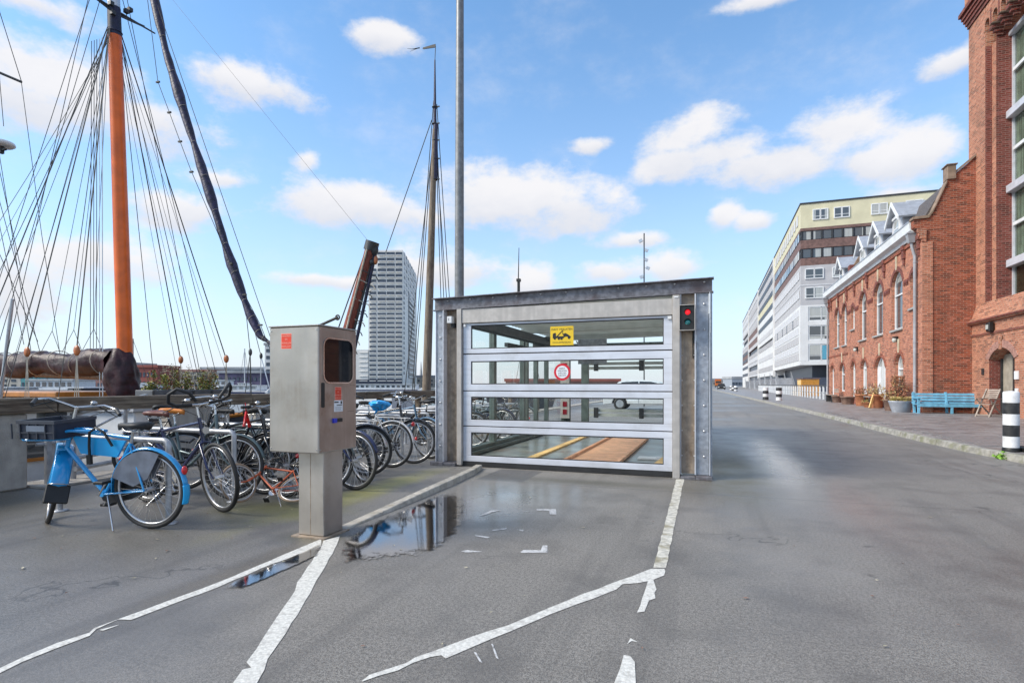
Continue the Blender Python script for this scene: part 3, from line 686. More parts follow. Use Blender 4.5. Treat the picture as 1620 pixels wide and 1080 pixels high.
# kerb strip left of the lift bay: rises out of the asphalt towards the shelter
kl = [(-2.955, 3.95, .008), (-2.965, 4.6, .03), (-2.99, 5.4, .055), (-3.03, 6.3, .07), (-3.10, 7.1, .07), (-3.20, 7.62, .06)]
rs = bpy.data.objects.new('raised_kerb_strip', None); COL.objects.link(rs); rs['kind'] = 'structure'
for (x0, y0, z0), (x1, y1, z1) in zip(kl, kl[1:]):
    mb = MB(); w = .115
    mb.hexa([(x0 - w, y0 + .003, -.02), (x0, y0 + .003, -.02), (x1, y1 - .003, -.02), (x1 - w, y1 - .003, -.02), (x0 - w, y0 + .003, z0), (x0 - .015, y0 + .003, z0), (x1 - .015, y1 - .003, z1), (x1 - w, y1 - .003, z1)])
    mb.build('kerb_stone', mat('pale_kerb_concrete', (.42, .39, .34), .7, var=.2, scale=12, dirt=(.14, .11, .06), dscale=6, damt=.7, bump=.4) if x0 == kl[0][0] else bpy.data.materials['pale_kerb_concrete'], rs, bevel=.006)
# puddles
def puddle(border, name):
    c = sum(border, Vector()) / len(border); n = len(border)
    vs = []; at = []
    for s_, a in ((1.0, 0), (.93, .25), (.84, .5), (.68, .8), (.35, 1), (.01, 1)):
        for p in border: vs.append(c + (p - c) * s_); at.append(a)
    fs_ = [(i * n + j, (i + 1) * n + j, (i + 1) * n + (j + 1) % n, i * n + (j + 1) % n) for i in range(5) for j in range(n)]
    me = bpy.data.meshes.new(name); me.from_pydata([tuple(v) for v in vs], [], fs_); me.materials.append(M['puddle'])
    a_ = me.attributes.new('edge', 'FLOAT', 'POINT'); a_.data.foreach_set('value', at)
    for p in me.polygons:
        if p.normal.z < 0: p.flip()
    o = bpy.data.objects.new(name, me); COL.objects.link(o); o['kind'] = 'structure'
puddle(trace([(190, 590), (250, 555), (330, 500), (500, 428), (680, 350), (800, 300), (900, 262), (1030, 255), (1080, 330), (1070, 430), (1040, 540), (930, 640), (850, 690), (700, 720), (520, 745), (400, 750), (300, 760), (230, 765), (170, 780), (150, 720), (150, 650)], k6, 500, 720, .0075), 'puddle')
puddle(trace([(1010, 318), (1090, 275), (1250, 208), (1400, 145), (1490, 100), (1470, 158), (1330, 225), (1190, 285), (1070, 330)], zA, 0, 820, .0075), 'puddle')
# fallen leaves and litter specks
mb = MB()
for i in range(330):
    if i < 140: x, y = rnd.uniform(-6.5, -3.2), rnd.uniform(2.2, 7.5)
    elif i < 220: x, y = rnd.uniform(-3, 3), rnd.uniform(2, 8)
    else:
        y = rnd.uniform(5, 24); x = kline(max(y, 6.6)) - abs(rnd.gauss(0, .35)) - .02
    a = rnd.uniform(0, 6.28); L = rnd.uniform(.006, .022) * (1.3 if i % 5 == 0 else .8); w = L * .45
    ca, sa = math.cos(a), math.sin(a); z = .009
    mb.add([(x - ca * L, y - sa * L, z), (x + sa * w, y - ca * w, z + .004), (x + ca * L, y + sa * L, z), (x - sa * w, y + ca * w, z + .002)], [(0, 1, 2, 3)], 0 if i % 3 else 1)
mb.build('fallen_leaf_litter', [M['paleleaf'], M['clayold']], kind='stuff')
# ================================================================== GLAZED CAR LIFT SHELTER
SY = 7.77
sh = thing('car_lift_shelter', 'glazed steel car lift shelter with a white sectional door of four windows', 'shelter', (-2.04, SY, 0), world=True)
def roofz(x): return 2.585 + (x + 4.08) / 4.08 * .065
def slant(mb, x0, x1, y0, y1, a, b, mi=0):   # box whose top/bottom follow the roof pitch; a,b offsets from roofz
    mb.hexa([(x0, y0, roofz(x0) + a), (x1, y0, roofz(x1) + a), (x1, y1, roofz(x1) + a), (x0, y1, roofz(x0) + a), (x0, y0, roofz(x0) + b), (x1, y0, roofz(x1) + b), (x1, y1, roofz(x1) + b), (x0, y1, roofz(x0) + b)], mi)
mb = MB(); slant(mb, -4.10, .02, 7.70, 7.86, -.012, 0); slant(mb, -4.08, .0, 7.775, 7.787, -.178, -.0125); slant(mb, -4.10, .015, 7.72, 7.86, -.190, -.1785)
fb = mb.build('roof_beam', M['beam'], sh)
mb = MB()
for i in range(11):
    x = -3.85 + i * .375; mb.lathe((x, 7.765, roofz(x) - .045), [(.0, -.014), (.014, -.012), (.016, 0), (.016, .01)], 8, ax='y')
mb.build('bolt', M['rim'], fb)
mb = MB(); slant(mb, -4.06, -.03, 7.87, 15.6, -.06, -.055); mb.build('roof', M['milky'], sh)  # roof made translucent on purpose, to let daylight down into the lift
# ribbed ceiling
mb = MB()
for i in range(36):
    yy = 8.3 + i * .2; slant(mb, -4.0, -.08, yy, yy + .045, -.10, -.062)
for yy in (9.9, 11.7, 13.6): slant(mb, -4.0, -.08, yy, yy + .09, -.21, -.11)
mb.build('ribbed_ceiling', M['ceiling'], sh)
# columns: I profiles with flange, web and bolts
def column(x0, x1, flip=False):
    mb = MB(); mb.box(x0, x1, SY - .015, SY, .06, roofz(x0) - .19); mb.build('column_flange', M['galv'], sh)
column(-4.04, -3.915); column(-.20, -.045)
mb = MB(); pass
for bx_ in ((-3.915, -3.905, 7.72, 7.92, .06, 2.41), (-4.055, -4.042, 7.74, 7.92, .06, 2.40), (-.218, -.206, 7.72, 7.9, .06, 2.45), (-.036, -.026, 7.72, 7.92, .06, 2.46), (-.40, -.392, 7.74, 7.9, .06, 2.45)): mb = MB(); mb.box(*bx_); mb.build('column_edge', M['alu'], sh)
mb = MB(); mb.box(-.022, 0, 7.74, 7.94, .03, 2.46); mb.build('column_edge', M['galv'], sh)
for bx_ in ((-3.904, -3.685, 7.85, 7.862, .06, 2.40), (-.391, -.2185, 7.80, 7.812, .06, 2.46)): mb = MB(); mb.box(*bx_); mb.build('column_web', M['rusty'], sh)
for bx_ in ((-4.12, -3.90, 7.68, 7.93, 0, .06), (-3.895, -3.69, 7.69, 7.93, 0, .052), (-.395, -.21, 7.66, 7.93, 0, .035), (-.205, .0, 7.66, 7.93, 0, .05)): mb = MB(); mb.box(*bx_); mb.build('base_plate', M['beam'], sh, bevel=.004)
for x, r in ((-3.975, .013), (-.10, .014), (-.226, .008), (-.382, .008)):
    for k in range(7):
        z = .30 + k * .335
        b = MB(); yy = SY - .015 if x in (-3.975, -.10) else 7.80
        b.lathe((x, yy, z), [(.0, -.012), (r, -.010), (r * 1.15, 0)], 8, ax='y'); b.build('bolt', M['rim'], sh)
# housing and jambs
mb = MB(); mb.box(-3.60, -.50, 7.735, 7.90, 2.185, 2.40); mb.build('roller_housing', M['beige_steel'], sh, bevel=.004)
for bx_ in ((-3.68, -3.602, 7.72, 7.90, .02, 2.405), (-.498, -.405, 7.70, 7.90, .0, 2.44)): mb = MB(); mb.box(*bx_); mb.build('door_jamb', M['beige_steel'], sh, bevel=.004)
mb = MB(); mb.box(-.475, -.425, 7.692, 7.70, 2.405, 2.42); mb.box(-3.575, -3.545, 7.742, 7.768, 2.13, 2.17); mb.box(-.565, -.515, 7.742, 7.768, 2.13, 2.17); mb.build('jamb_clip', M['white'], sh)
# the door: four leaves
for z0, z1, g0, g1 in ((1.722, 2.178, 1.790, 2.150), (1.160, 1.706, 1.252, 1.602), (.622, 1.146, .712, 1.062), (.078, .608, .165, .522)):
    mb = MB(); xa, xb, ga, gb = -3.595, -.505, -3.463, -.618
    mb.box(xa, xb, 7.775, 7.815, z0, g0); mb.box(xa, xb, 7.775, 7.815, g1, z1); mb.box(xa, ga, 7.775, 7.815, g0 + .0005, g1 - .0005); mb.box(gb, xb, 7.775, 7.815, g0 + .0005, g1 - .0005)
    lf = mb.build('door_panel', M['alu'], sh, bevel=.004)
    mb = MB()
    for a, b_, c, d in ((ga, gb, g0, g0 + .014), (ga, gb, g1 - .014, g1), (ga, ga + .012, g0 + .0145, g1 - .0145), (gb - .012, gb, g0 + .0145, g1 - .0145)): mb.box(a, b_, 7.782, 7.80, c, d)
    mb.build('gasket', M['black'], lf)
    mb = MB(); mb.box(ga - .01, gb + .01, 7.796, 7.800, g0 - .005, g1 + .005); mb.build('pane', M['glass'], lf)
mb = MB()
for z in (.614, 1.152, 1.713): mb = MB(); mb.box(-3.595, -.505, 7.79, 7.812, z - .016, z + .016); mb.build('seam_seal', M['black'], sh)
mb = MB(); mb.box(-3.60, -.50, 7.77, 7.83, .006, .075); mb.build('bottom_seal', M['black'], sh)
# yellow keep-clear plate on the top pane
ys = thing('tow_away_sticker', 'yellow tow-away sticker with lifted car emblem on the top door pane', 'sign', (-2.04, 7.79, 1.95), world=True)
mb = MB(); mb.box(-2.212, -1.868, 7.786, 7.790, 1.815, 2.090); mb.build('sign_plate', M['yellow'], ys)
F2 = lambda x, y, z: T((x, y, z)) @ Matrix.Rotation(R(90), 4, 'X')
mb = MB(); mb.text('INRIT VRIJLATEN', .042, F2(-2.04, 7.7845, 2.043)); mb.text('WEGSLEEPREGELING', .030, F2(-2.04, 7.7845, 1.855)); mb.build('lettering', M['ink'], ys)
mb = MB(); E0 = lambda p: [(-2.04 + a, 1.95 + b) for a, b in p]
mb.prism(E0([(-.135, -.03), (-.135, .03), (-.115, .045), (-.09, .045), (-.085, -.005), (.02, -.005), (.035, -.02), (.02, -.035), (-.06, -.03)]), 'y', 7.783, 7.7855)
mb.prism(E0([(-.08, -.005), (.005, .078), (.012, .072), (-.06, -.006)]), 'y', 7.783, 7.7855); mb.prism(E0([(.008, .078), (.014, .078), (.016, .02), (.010, .02)]), 'y', 7.783, 7.7855)
mb.prism(E0([(.01, .025), (.055, .04), (.09, .02), (.13, -.01), (.128, -.03), (.03, .0)]), 'y', 7.783, 7.7855)
for cx, cz in ((-.105, -.035), (-.045, -.04), (-.005, -.04), (.04, .0), (.105, -.03)):
    mb.lathe((-2.04 + cx, 7.7835, 1.95 + cz), [(.017, -.001), (.017, .002)], 12, ax='y')
mb.build('tow_emblem', M['ink'], ys)
rs_ = thing('round_keep_clear_sticker', 'round red and white keep clear sticker on the second door pane', 'sign', (-2.034, 7.79, 1.43), world=True)
mb = MB(); mb.lathe((-2.034, 7.788, 1.43), [(.123, -.002), (.123, .003)], 36, ax='y'); mb.build('sign_disc', M['signred'], rs_)
mb = MB(); mb.lathe((-2.034, 7.785, 1.43), [(.090, -.001), (.090, .0005)], 36, ax='y'); mb.build('sign_face', M['paper'], rs_)
mb = MB()
for s_, z, k in (('INRIT', 1.479, .034), ('VRIJLATEN', 1.446, .029), ('DAG EN', 1.411, .033), ('NACHT', 1.378, .034)): mb.text(s_, k, F2(-2.034, 7.7825, z))
mb.build('lettering', M['ink'], rs_)
# signal on the right column
sg = thing('traffic_signal', 'small black signal box with lit red lens above a teal lens', 'traffic light', (-.31, 7.66, 1.96), world=True)
mb = MB(); mb.box(-.402, -.218, 7.62, 7.70, 1.965, 2.285); mb.box(-.36, -.28, 7.702, 7.80, 2.0, 2.25); mb.build('housing', M['ink'], sg, bevel=.006)
mb = MB()
for a, b_, c, d in ((-.41, -.402, 1.96, 2.29), (-.218, -.210, 1.96, 2.29), (-.402, -.218, 2.2855, 2.293), (-.402, -.218, 1.957, 1.9645)): mb.box(a, b_, 7.60, 7.69, c, d)
mb.build('rim', M['beige_steel'], sg)
for z, m_, nm in ((2.195, 'lampred', 'red_lens'), (2.065, 'lampgreen', 'green_lens')):
    mb = MB(); mb.ball((-.302, 7.622, z), .036, 14, 8, sq=(1, .45, 1)); mb.build(nm, M[m_], sg)
    mb = MB()
    for k in range(9):
        a0 = math.pi * k / 9; a1 = math.pi * (k + 1) / 9
        mb.add([(-.302 + .044 * math.cos(a), yy, z + .044 * math.sin(a)) for a in (a0, a1) for yy in (7.62, 7.585)], [(0, 1, 3, 2)])
    mb.build('visor', M['black'], sg)
mb = MB(); mb.box(-.235, -.215, 7.73, 7.80, 1.80, 1.95); mb.tube([(-.24, 7.79, 1.96), (-.245, 7.785, 1.85), (-.24, 7.79, 1.6)], .007, 6); mb.build('bracket', M['ink'], sg)
ib = thing('number_box', 'small white sensor box on the rusty left column of the shelter', 'sensor box', (-3.78, 7.8, 2.18), world=True)
mb = MB(); mb.box(-3.835, -3.755, 7.70, 7.80, 2.19, 2.295); mb.build('case', M['white'], ib, bevel=.005)
mb = MB(); mb.text('1', .06, F2(-3.805, 7.698, 2.243)); mb.box(-3.80, -3.74, 7.77, 7.84, 2.13, 2.188); mb.build('number', M['ink'], ib)
# inside: side posts, side and rear glazing, guard rails, lift floor
for i, (y_, w) in enumerate(((9.9, .14), (11.7, .10), (11.95, .10), (12.7, .09), (13.6, .08), (15.3, .16))):
    mb = MB(); mb.box(-4.03, -3.93, y_, y_ + w, .15, 2.38); mb.build('side_post', M['greenpost'], sh)
for a, b_ in ((7.95, 9.9), (10.04, 11.7), (12.06, 13.6), (13.7, 15.3)):
    mb = MB(); mb.box(-3.985, -3.978, a, b_, .17, 2.36); mb.build('side_pane', M['clearglass'], sh)
mb = MB(); mb.box(-4.04, -3.90, 7.95, 15.5, .0, .16); mb.box(-3.86, -3.82, 7.95, 15.4, .045, .10); mb.build('side_plinth', M['greenpost'], sh)
mb = MB(); mb.box(-.085, -.08, 8.0, 15.4, .17, 2.44); mb.build('side_pane', M['clearglass'], sh)  # unseen right side, made of glass to let in more daylight
for y_ in (9.9, 11.7, 13.6):
    mb = MB(); mb.box(-.12, -.04, y_, y_ + .09, .1, 2.44); mb.build('side_post', M['greenpost'], sh)
mb = MB(); mb.box(-4.0, -3.80, 15.42, 15.5, .1, 2.4); mb.box(-.3, -.1, 15.42, 15.5, .1, 2.4); mb.box(-3.8, -.3, 15.42, 15.5, 2.18, 2.40); mb.box(-3.45, -3.25, 15.30, 15.42, .1, 2.3); mb.build('rear_frame', M['greenpost'], sh)
mb = MB(); mb.box(-3.24, -.3, 15.45, 15.455, .1, 2.18); mb.build('rear_pane', M['clearglass'], sh)
for z in (1.70, .42):
    for dz in (0, .12):
        mb = MB(); mb.bar((-3.2, 15.2, z + dz), (-.12, 15.2, z + dz), .05, .085); mb.build('guard_rail', M['ceiling'], sh)
    for x in (-3.0, -1.78): mb = MB(); mb.box(x - .06, x + .06, 15.12, 15.17, z - .08, z + .20); mb.build('rail_clamp', M['darksteel'], sh)
for k, (x, z) in enumerate(((-3.9, 2.28), (-3.75, 2.22), (-3.62, 2.30), (-3.50, 2.20))):
    mb = MB(); mb.bar((x, 7.95, z), (x, 13.2 - k * .15, z - .02), .07, .08); mb.build('door_track', M['darksteel'], sh)
mb = MB(); mb.box(-3.95, -3.40, 12.4, 13.3, 1.95, 2.35); mb.box(-3.98, -3.9, 10.6, 13.2, 2.02, 2.10); mb.build('drive_housing', M['darksteel'], sh)
mb = MB(); mb.box(-3.1, -2.4, 13.4, 13.44, 1.75, 2.36); mb.bar((-3.1, 13.2, 2.3), (-2.7, 13.2, 1.8), .03, .03); mb.build('motor_plate', M['galv'], sh)
mb = MB(); mb.box(-3.80, -.12, 7.86, 15.3, .004, .03); mb.build('lift_floor', M['wetfloor'], sh)
def board(a, b_, c, d, z0, z1): return [(a[0], a[1]), (b_[0], b_[1]), (c[0], c[1]), (d[0], d[1])]
pl = thing('pine_plank', 'long yellow pine plank lying on the lift floor behind the glass', 'plank', (-2.8, 8.7, .03), world=True)
mb = MB(); mb.hexa([(-2.86, 8.1, .031), (-2.72, 8.1, .031), (-2.72, 13.4, .031), (-2.84, 13.4, .031), (-2.86, 8.1, .06), (-2.72, 8.1, .06), (-2.72, 13.4, .06), (-2.84, 13.4, .06)]); mb.build('plank_board', M['plank'], pl)
pw = thing('plywood_ramp', 'orange plywood sheet with edge battens lying in the lift behind the lowest pane', 'plywood sheet', (-1.7, 10, .03), world=True)
mb = MB(); mb.hexa([(-2.12, 8.1, .032), (-1.38, 8.1, .032), (-1.38, 12.6, .032), (-2.12, 12.6, .032), (-2.12, 8.1, .055), (-1.38, 8.1, .055), (-1.38, 12.6, .055), (-2.12, 12.6, .055)]); mb.build('sheet', M['ply'], pw)
for x0, x1 in ((-2.16, -2.16), (-1.34, -1.34)):
    mb = MB(); mb.bar((x0, 8.1, .07), (x1, 12.6, .07), .05, .05); mb.build('batten', M['ply'], pw)
p2 = thing('short_plank', 'short yellow plank end in the lower right corner of the lift floor', 'plank', (-.75, 8.5, .03), world=True)
mb = MB(); mb.bar((-.80, 8.05, .05), (-.70, 9.4, .05), .14, .03); mb.build('plank_board', M['plank'], p2)
p3 = thing('white_grating', 'low white metal tray on the wet lift floor right of the plywood', 'metal tray', (-.9, 9.3, .03), world=True)
mb = MB(); mb.box(-1.15, -.72, 9.2, 9.45, .031, .06); mb.box(-.86, -.78, 9.25, 9.33, .061, .08); mb.build('tray', M['white'], p3, bevel=.004)
s5 = thing('inner_signal_panel', 'tall white signal panel with red and green squares inside the lift', 'signal panel', (-3.9, 15.3, .3), world=True)
mb = MB(); mb.box(-4.03, -3.77, 15.22, 15.28, .30, 1.98); mb.build('panel', M['beige_steel'], s5, bevel=.005)
for z, c_ in ((1.78, 'signred'), (1.50, 'signred'), (1.22, 'lampgreen'), (.94, 'lampgreen'), (.70, 'signred'), (.48, 'signred')):
    mb = MB(); mb.box(-3.96, -3.84, 15.21, 15.219, z - .07, z + .07); mb.build('square_lamp', mat('dark_' + c_, (.22, .01, .02) if c_ == 'signred' else (.01, .10, .06), .3) if 'dark_' + c_ not in bpy.data.materials else bpy.data.materials['dark_' + c_], s5)
# ================================================================== CONTROL CABINET ON ITS POST
BX0, BX1, BY0, BY1, BZ0, BZ1 = -3.42, -2.93, 3.62, 4.12, .70, 1.715
cb_ = thing('control_cabinet', 'grey steel control cabinet with dark rounded window on a square post', 'control box', (-3.1, 3.85, 0), world=True)
mb = MB(); mb.box(-3.225, -2.972, 3.735, 3.985, .012, BZ0 - .001); mb.build('post', M['boxsteel'], cb_, bevel=.006)
mb = MB(); mb.box(-3.26, -2.93, 3.69, 4.02, .0, .011); mb.box(-3.105, -3.10, 3.7335, 3.7348, .02, .69); mb.build('base_plate', M['rusty'], cb_)
mb = MB(); mb.box(BX0, BX1, BY0, BY1, BZ0, BZ1); mb.build('case', M['boxsteel'], cb_, bevel=.008)
mb = MB(); mb.box(BX1 - .0005, BX1 + .0008, BY0 + .012, BY1 - .012, BZ0 + .01, BZ1 - .006); mb.build('tinted_door_face', M['boxdoor'], cb_)  # thin sheet over the door face carrying the painted brick reflection
mb = MB(); mb.box(BX0 - .006, BX1 + .006, BY0 - .006, BY1 + .006, BZ1 + .001, BZ1 + .012); mb.build('lid', M['boxsteel'], cb_, bevel=.003)
def rrect(cy, cz, w, h, r, n=6):
    out = []
    for sx, sy, a0 in ((1, 1, 0), (-1, 1, 90), (-1, -1, 180), (1, -1, 270)):
        for k in range(n + 1):
            a = R(a0 + 90 * k / n); out.append((cy + sx * (w / 2 - r) + r * math.cos(a), cz + sy * (h / 2 - r) + r * math.sin(a)))
    return out
mb = MB(); ow = rrect(3.868, 1.445, .395, .375, .075); iw = rrect(3.868, 1.445, .372, .352, .066)
n = len(ow); vs = [(BX1 + .009, a, b) for a, b in ow] + [(BX1 + .009, a, b) for a, b in iw] + [(BX1 + .0005, a, b) for a, b in ow]
mb.add(vs, [(i, (i + 1) % n, (i + 1) % n + n, i + n) for i in range(n)] + [(i, i + 2 * n, (i + 1) % n + 2 * n, (i + 1) % n) for i in range(n)]); mb.build('window_rim', M['chrome'], cb_)
mb = MB(); mb.prism(iw, 'x', BX1 + .0015, BX1 + .005); mb.build('screen', mat('black_screen_glass', (.004, .005, .008), .04, var=.02, spec=.3), cb_)
for yy, zz in ((3.64, .73), (4.10, .73), (3.64, 1.685), (4.10, 1.685)): mb = MB(); mb.lathe((BX1, yy, zz), [(.007, .0005), (.006, .004)], 8, ax='x'); mb.build('screw', M['chrome'], cb_)
for xx, zz in ((-3.40, .73), (-2.95, .73), (-3.40, 1.685), (-2.95, 1.685)): mb = MB(); mb.lathe((xx, BY0 - .004, zz), [(.006, 0), (.007, .004)], 8, ax='y'); mb.build('screw', M['chrome'], cb_)
mb = MB(); mb.prism(rrect(3.672, 1.165, .042, .20, .012), 'x', BX1 + .0005, BX1 + .003); mb.build('ticket_slot', M['ink'], cb_)
mb = MB(); mb.prism(rrect(3.86, .955, .10, .030, .006), 'x', BX1 + .0005, BX1 + .012); mb.build('card_slot', M['ink'], cb_)
mb = MB(); mb.box(BX1, BX1 + .018, 3.79, 3.83, .935, .972); mb.build('slot_lip', mat('blue_plastic', (.03, .05, .6), .3), cb_)
mb = MB(); mb.box(BX1 + .0003, BX1 + .0012, 3.99, 4.085, 1.02, 1.022); mb.box(BX1 + .0003, BX1 + .0012, 4.02, 4.1, 1.243, 1.245); mb.build('seam', M['ink'], cb_)
def sticker(name, label, face, c1_, c2_, w, h):
    st = thing(name, label, 'sticker', face(0, 0, 0).to_translation(), world=True)
    mb = MB(); mb.M = face(0, 0, .0012); mb.box(-w / 2, w / 2, -h / 2, h / 2, -.001, 0); mb.build('sticker_edge', M['stickertext'], st)
    mb = MB(); mb.M = face(0, 0, .002); mb.box(-w / 2 + .004, w / 2 - .004, -h / 2 + .004, h / 2 - .004, -.0007, 0); mb.build('sticker_face', M['stickerred'], st)
    mb = MB()
    for tx, yy in (('HANDREM', .34), ('EN', .12), ('VERSNELLING', -.12), ('VERPLICHT', -.34)): mb.text(tx, h * .155, face(0, yy * h, .0027))
    mb.build('lettering', M['stickertext'], st)
fl = lambda x, z, d: T((-3.245 + x, BY0 - d, 1.60 + z)) @ Matrix.Rotation(R(90), 4, 'X')
sticker('warning_sticker', 'orange red warning sticker on the plain left face of the cabinet', fl, 0, 0, .105, .125)
fr_ = lambda x, z, d: T((BX1 + d, 3.865 + x, 1.175 + z)) @ RZ(R(90)) @ Matrix.Rotation(R(90), 4, 'X')
sticker('warning_sticker', 'orange red warning sticker under the cabinet window, above the white notice', fr_, 0, 0, .085, .11)
nt = thing('paper_notice', 'small white printed notice stuck under the red sticker on the cabinet', 'notice', (BX1, 3.87, 1.05), world=True)
mb = MB(); mb.box(BX1 + .0005, BX1 + .0015, 3.812, 3.925, 1.025, 1.118); mb.build('sheet', M['paper'], nt)
mb = MB(); mb.box(BX1 + .0016, BX1 + .002, 3.815, 3.87, 1.098, 1.109); mb.box(BX1 + .0016, BX1 + .002, 3.845, 3.915, 1.075, 1.082); mb.box(BX1 + .0016, BX1 + .002, 3.897, 3.915, 1.088, 1.112)
for k in range(5): mb.box(BX1 + .0016, BX1 + .0018, 3.825, 3.912 - .006 * (k % 3), 1.033 + k * .0075, 1.0345 + k * .0075)
mb.build('print', M['ink'], nt)
# ================================================================== QUAY RAILING OF HEAVY TIMBER ON CONCRETE BLOCKS
qr = thing('quay_railing', 'long weathered timber rail on concrete blocks along the quay edge', 'railing', (-7.8, 5, 0), world=True)
ys_ = [-2.2, 1.2, 4.62, 7.75, 11.2, 14.8, 18.6, 22.4, 26.2, 30, 34]
for a, b in zip(ys_, ys_[1:]):
    mb = MB(); d = rnd.uniform(-.008, .008); mb.box(-7.93 + d, -7.69 + d, a + .006, b - .006, .905, 1.083 + d); mb.build('timber_beam', M['timber'], qr, bevel=.012)
for a, b in ((.6, 2.4), (2.75, 4.32), (6.19, 7.30), (7.88, 9.0)):
    mb = MB(); mb.box(-7.98, -7.735, a, b, .002, .90); mb.build('concrete_block', M['concrete'], qr, bevel=.02)
for y in [10.0 + 1.9 * k for k in range(9)]:
    mb = MB(); mb.box(-7.88, -7.74, y, y + .14, .002, .90); mb.build('timber_post', M['timber'], qr, bevel=.01)
mb = MB(); mb.box(-7.90, -7.72, 4.50, 4.74, .78, .90); mb.build('beam_bracket', M['darksteel'], qr)
gw = thing('gangway_gate', 'galvanised steel gangway gate with posts and sloping handrails by the concrete block', 'gate', (-7.9, 5, 0), world=True)
for y, w in ((4.48, .05),):
    mb = MB(); mb.box(-7.72, -7.66, y, y + .05, .01, .80); mb.build('flat_post', M['steelpipe'], gw)
for y in (4.62, 4.86):
    mb = MB(); mb.cyl((-7.80, y, .01), (-7.80, y, .88), .034, 12); mb.build('round_post', M['steelpipe'], gw)
mb = MB(); mb.cyl((-7.73, 4.40, .52), (-7.73, 4.72, .52), .022, 8); mb.build('latch_bar', M['steelpipe'], gw)
for k, (p, q, r) in enumerate((((-7.75, 4.85, .30), (-8.6, 7.6, .36), .028), ((-7.75, 4.85, .16), (-8.6, 7.6, .18), .034), ((-7.85, 4.9, .86), (-9.2, 6.9, 1.06), .032), ((-7.85, 4.9, .55), (-8.5, 6.1, .86), .018),
                               ((-8.3, 5.9, -.1), (-8.3, 5.9, .95), .028), ((-8.3, 5.9, .2), (-8.75, 6.6, .42), .018))):
    mb = MB(); mb.cyl(p, q, r, 10); mb.build('handrail', M['steelpipe'], gw)
fd = thing('timber_fender', 'mossy timber fender planks below the quay edge beside the concrete block', 'fender', (-8.3, 4.8, -1), world=True)
for k in range(5):
    mb = MB(); mb.box(-8.42, -8.12, 4.2, 5.9, -.16 - k * .16, -.03 - k * .16); mb.build('fender_plank', M['timber'], fd, bevel=.01)
# ================================================================== BICYCLE RACKS
def rack(x0, x1, y):
    r = thing('bicycle_rack', 'x', 'bicycle rack', (x1, y, 0), group='tubular steel bicycle racks along the quay')
    mb = MB(); z = .745; q = .05
    L = x1 - x0
    mb.tube([(0, 0, .01), (0, 0, z - q), (-q * .3, 0, z - q * .3), (-q, 0, z), (-L + q, 0, z), (-L + q * .3, 0, z - q * .3), (-L, 0, z - q), (-L, 0, .01)], .027, 10)
    mb.build('hoop', M['steelpipe'], r)
    for x in (0, -L):
        mb = MB(); mb.lathe((x, 0, .002), [(.075, 0), (.075, .008), (.035, .014)], 14); mb.build('foot_plate', M['steelpipe'], r)
    return r
racks = [rack(-6.07, -4.60, 3.66), rack(-6.1, -4.8, 4.58), rack(-6.1, -4.8, 5.42), rack(-6.1, -4.8, 6.22), rack(-6.1, -4.8, 7.05), rack(-6.1, -4.72, 7.86), rack(-6.1, -4.65, 8.62)] + [rack(-6.1, -4.7, 9.45 + .85 * k) for k in range(6)]
desc = ['tubular bicycle rack behind the blue cargo bicycle, nearest of the row', 'tubular bicycle rack beside the bicycle with the brown saddle', 'tubular bicycle rack in the tangle of black bicycles', 'tubular bicycle rack hidden mostly by the grey cabinet',
        'tubular bicycle rack under the blue bagged saddle', 'tubular bicycle rack between the white bicycle and the steel blue one', 'tubular bicycle rack nearest the left shelter column'] + ['tubular bicycle rack seen through the shelter glass, %s from the door' % s for s in ('first', 'second', 'third', 'fourth', 'fifth', 'sixth')]
for r, d in zip(racks, desc): r['label'] = d
# ================================================================== BICYCLES
M['steelblue'] = mat('faded_steel_blue_enamel', (.10, .20, .32), .35, var=.15, dirt=(.06, .08, .1))
def wheel(par, c, Rw, tyre, Mx, tr=.02, lite=False, name='wheel'):
    mb = MB(); mb.M = Mx; ns = 16 if lite else 28
    mb.cyl((c[0], -.045, c[2]), (c[0], .045, c[2]), .022, 8)
    for i in range(ns):
        a = 2 * math.pi * i / ns; b = a + (.55 if i % 2 else -.55); s = .028 if i % 4 < 2 else -.028
        p = Vector((c[0] + .02 * math.cos(b), s, c[2] + .02 * math.sin(b))); q = Vector((c[0] + (Rw - .035) * math.cos(a), 0, c[2] + (Rw - .035) * math.sin(a)))
        mb.tube([p, q], .0017 if not lite else .0022, 3, caps=False)
    w = mb.build(name, M['rim'], par)
    mb = MB(); mb.M = Mx; mb.ring(c, (0, 1, 0), Rw - tr, tr, 30 if lite else 44, 6); mb.build('tyre', tyre, w)
    mb = MB(); mb.M = Mx; mb.ring(c, (0, 1, 0), Rw - 2 * tr - .006, .011, 30 if lite else 44, 5, flat=1.2); mb.build('rim', M['rim'], w)
    return w
def fender(par, c, Rf, a0, a1, w, m, Mx, name='mudguard', th=.5):
    mb = MB(); mb.M = Mx; n = 22; vs = []; fs = []
    prof = [(-w / 2, -.012), (-w / 2 * .8, .0), (0, .008), (w / 2 * .8, .0), (w / 2, -.012)]
    for i in range(n + 1):
        a = R(a0 + (a1 - a0) * i / n)
        for y, d in prof: vs.append((c[0] + (Rf + d) * math.cos(a), y, c[2] + (Rf + d) * math.sin(a)))
    k = len(prof)
    for i in range(n):
        for j in range(k - 1): fs.append((i * k + j, i * k + j + 1, (i + 1) * k + j + 1, (i + 1) * k + j))
    mb.add(vs, fs, 0, True); o = mb.build(name, m, par)
    s = o.modifiers.new('s', 'SOLIDIFY'); s.thickness = .003
    return o
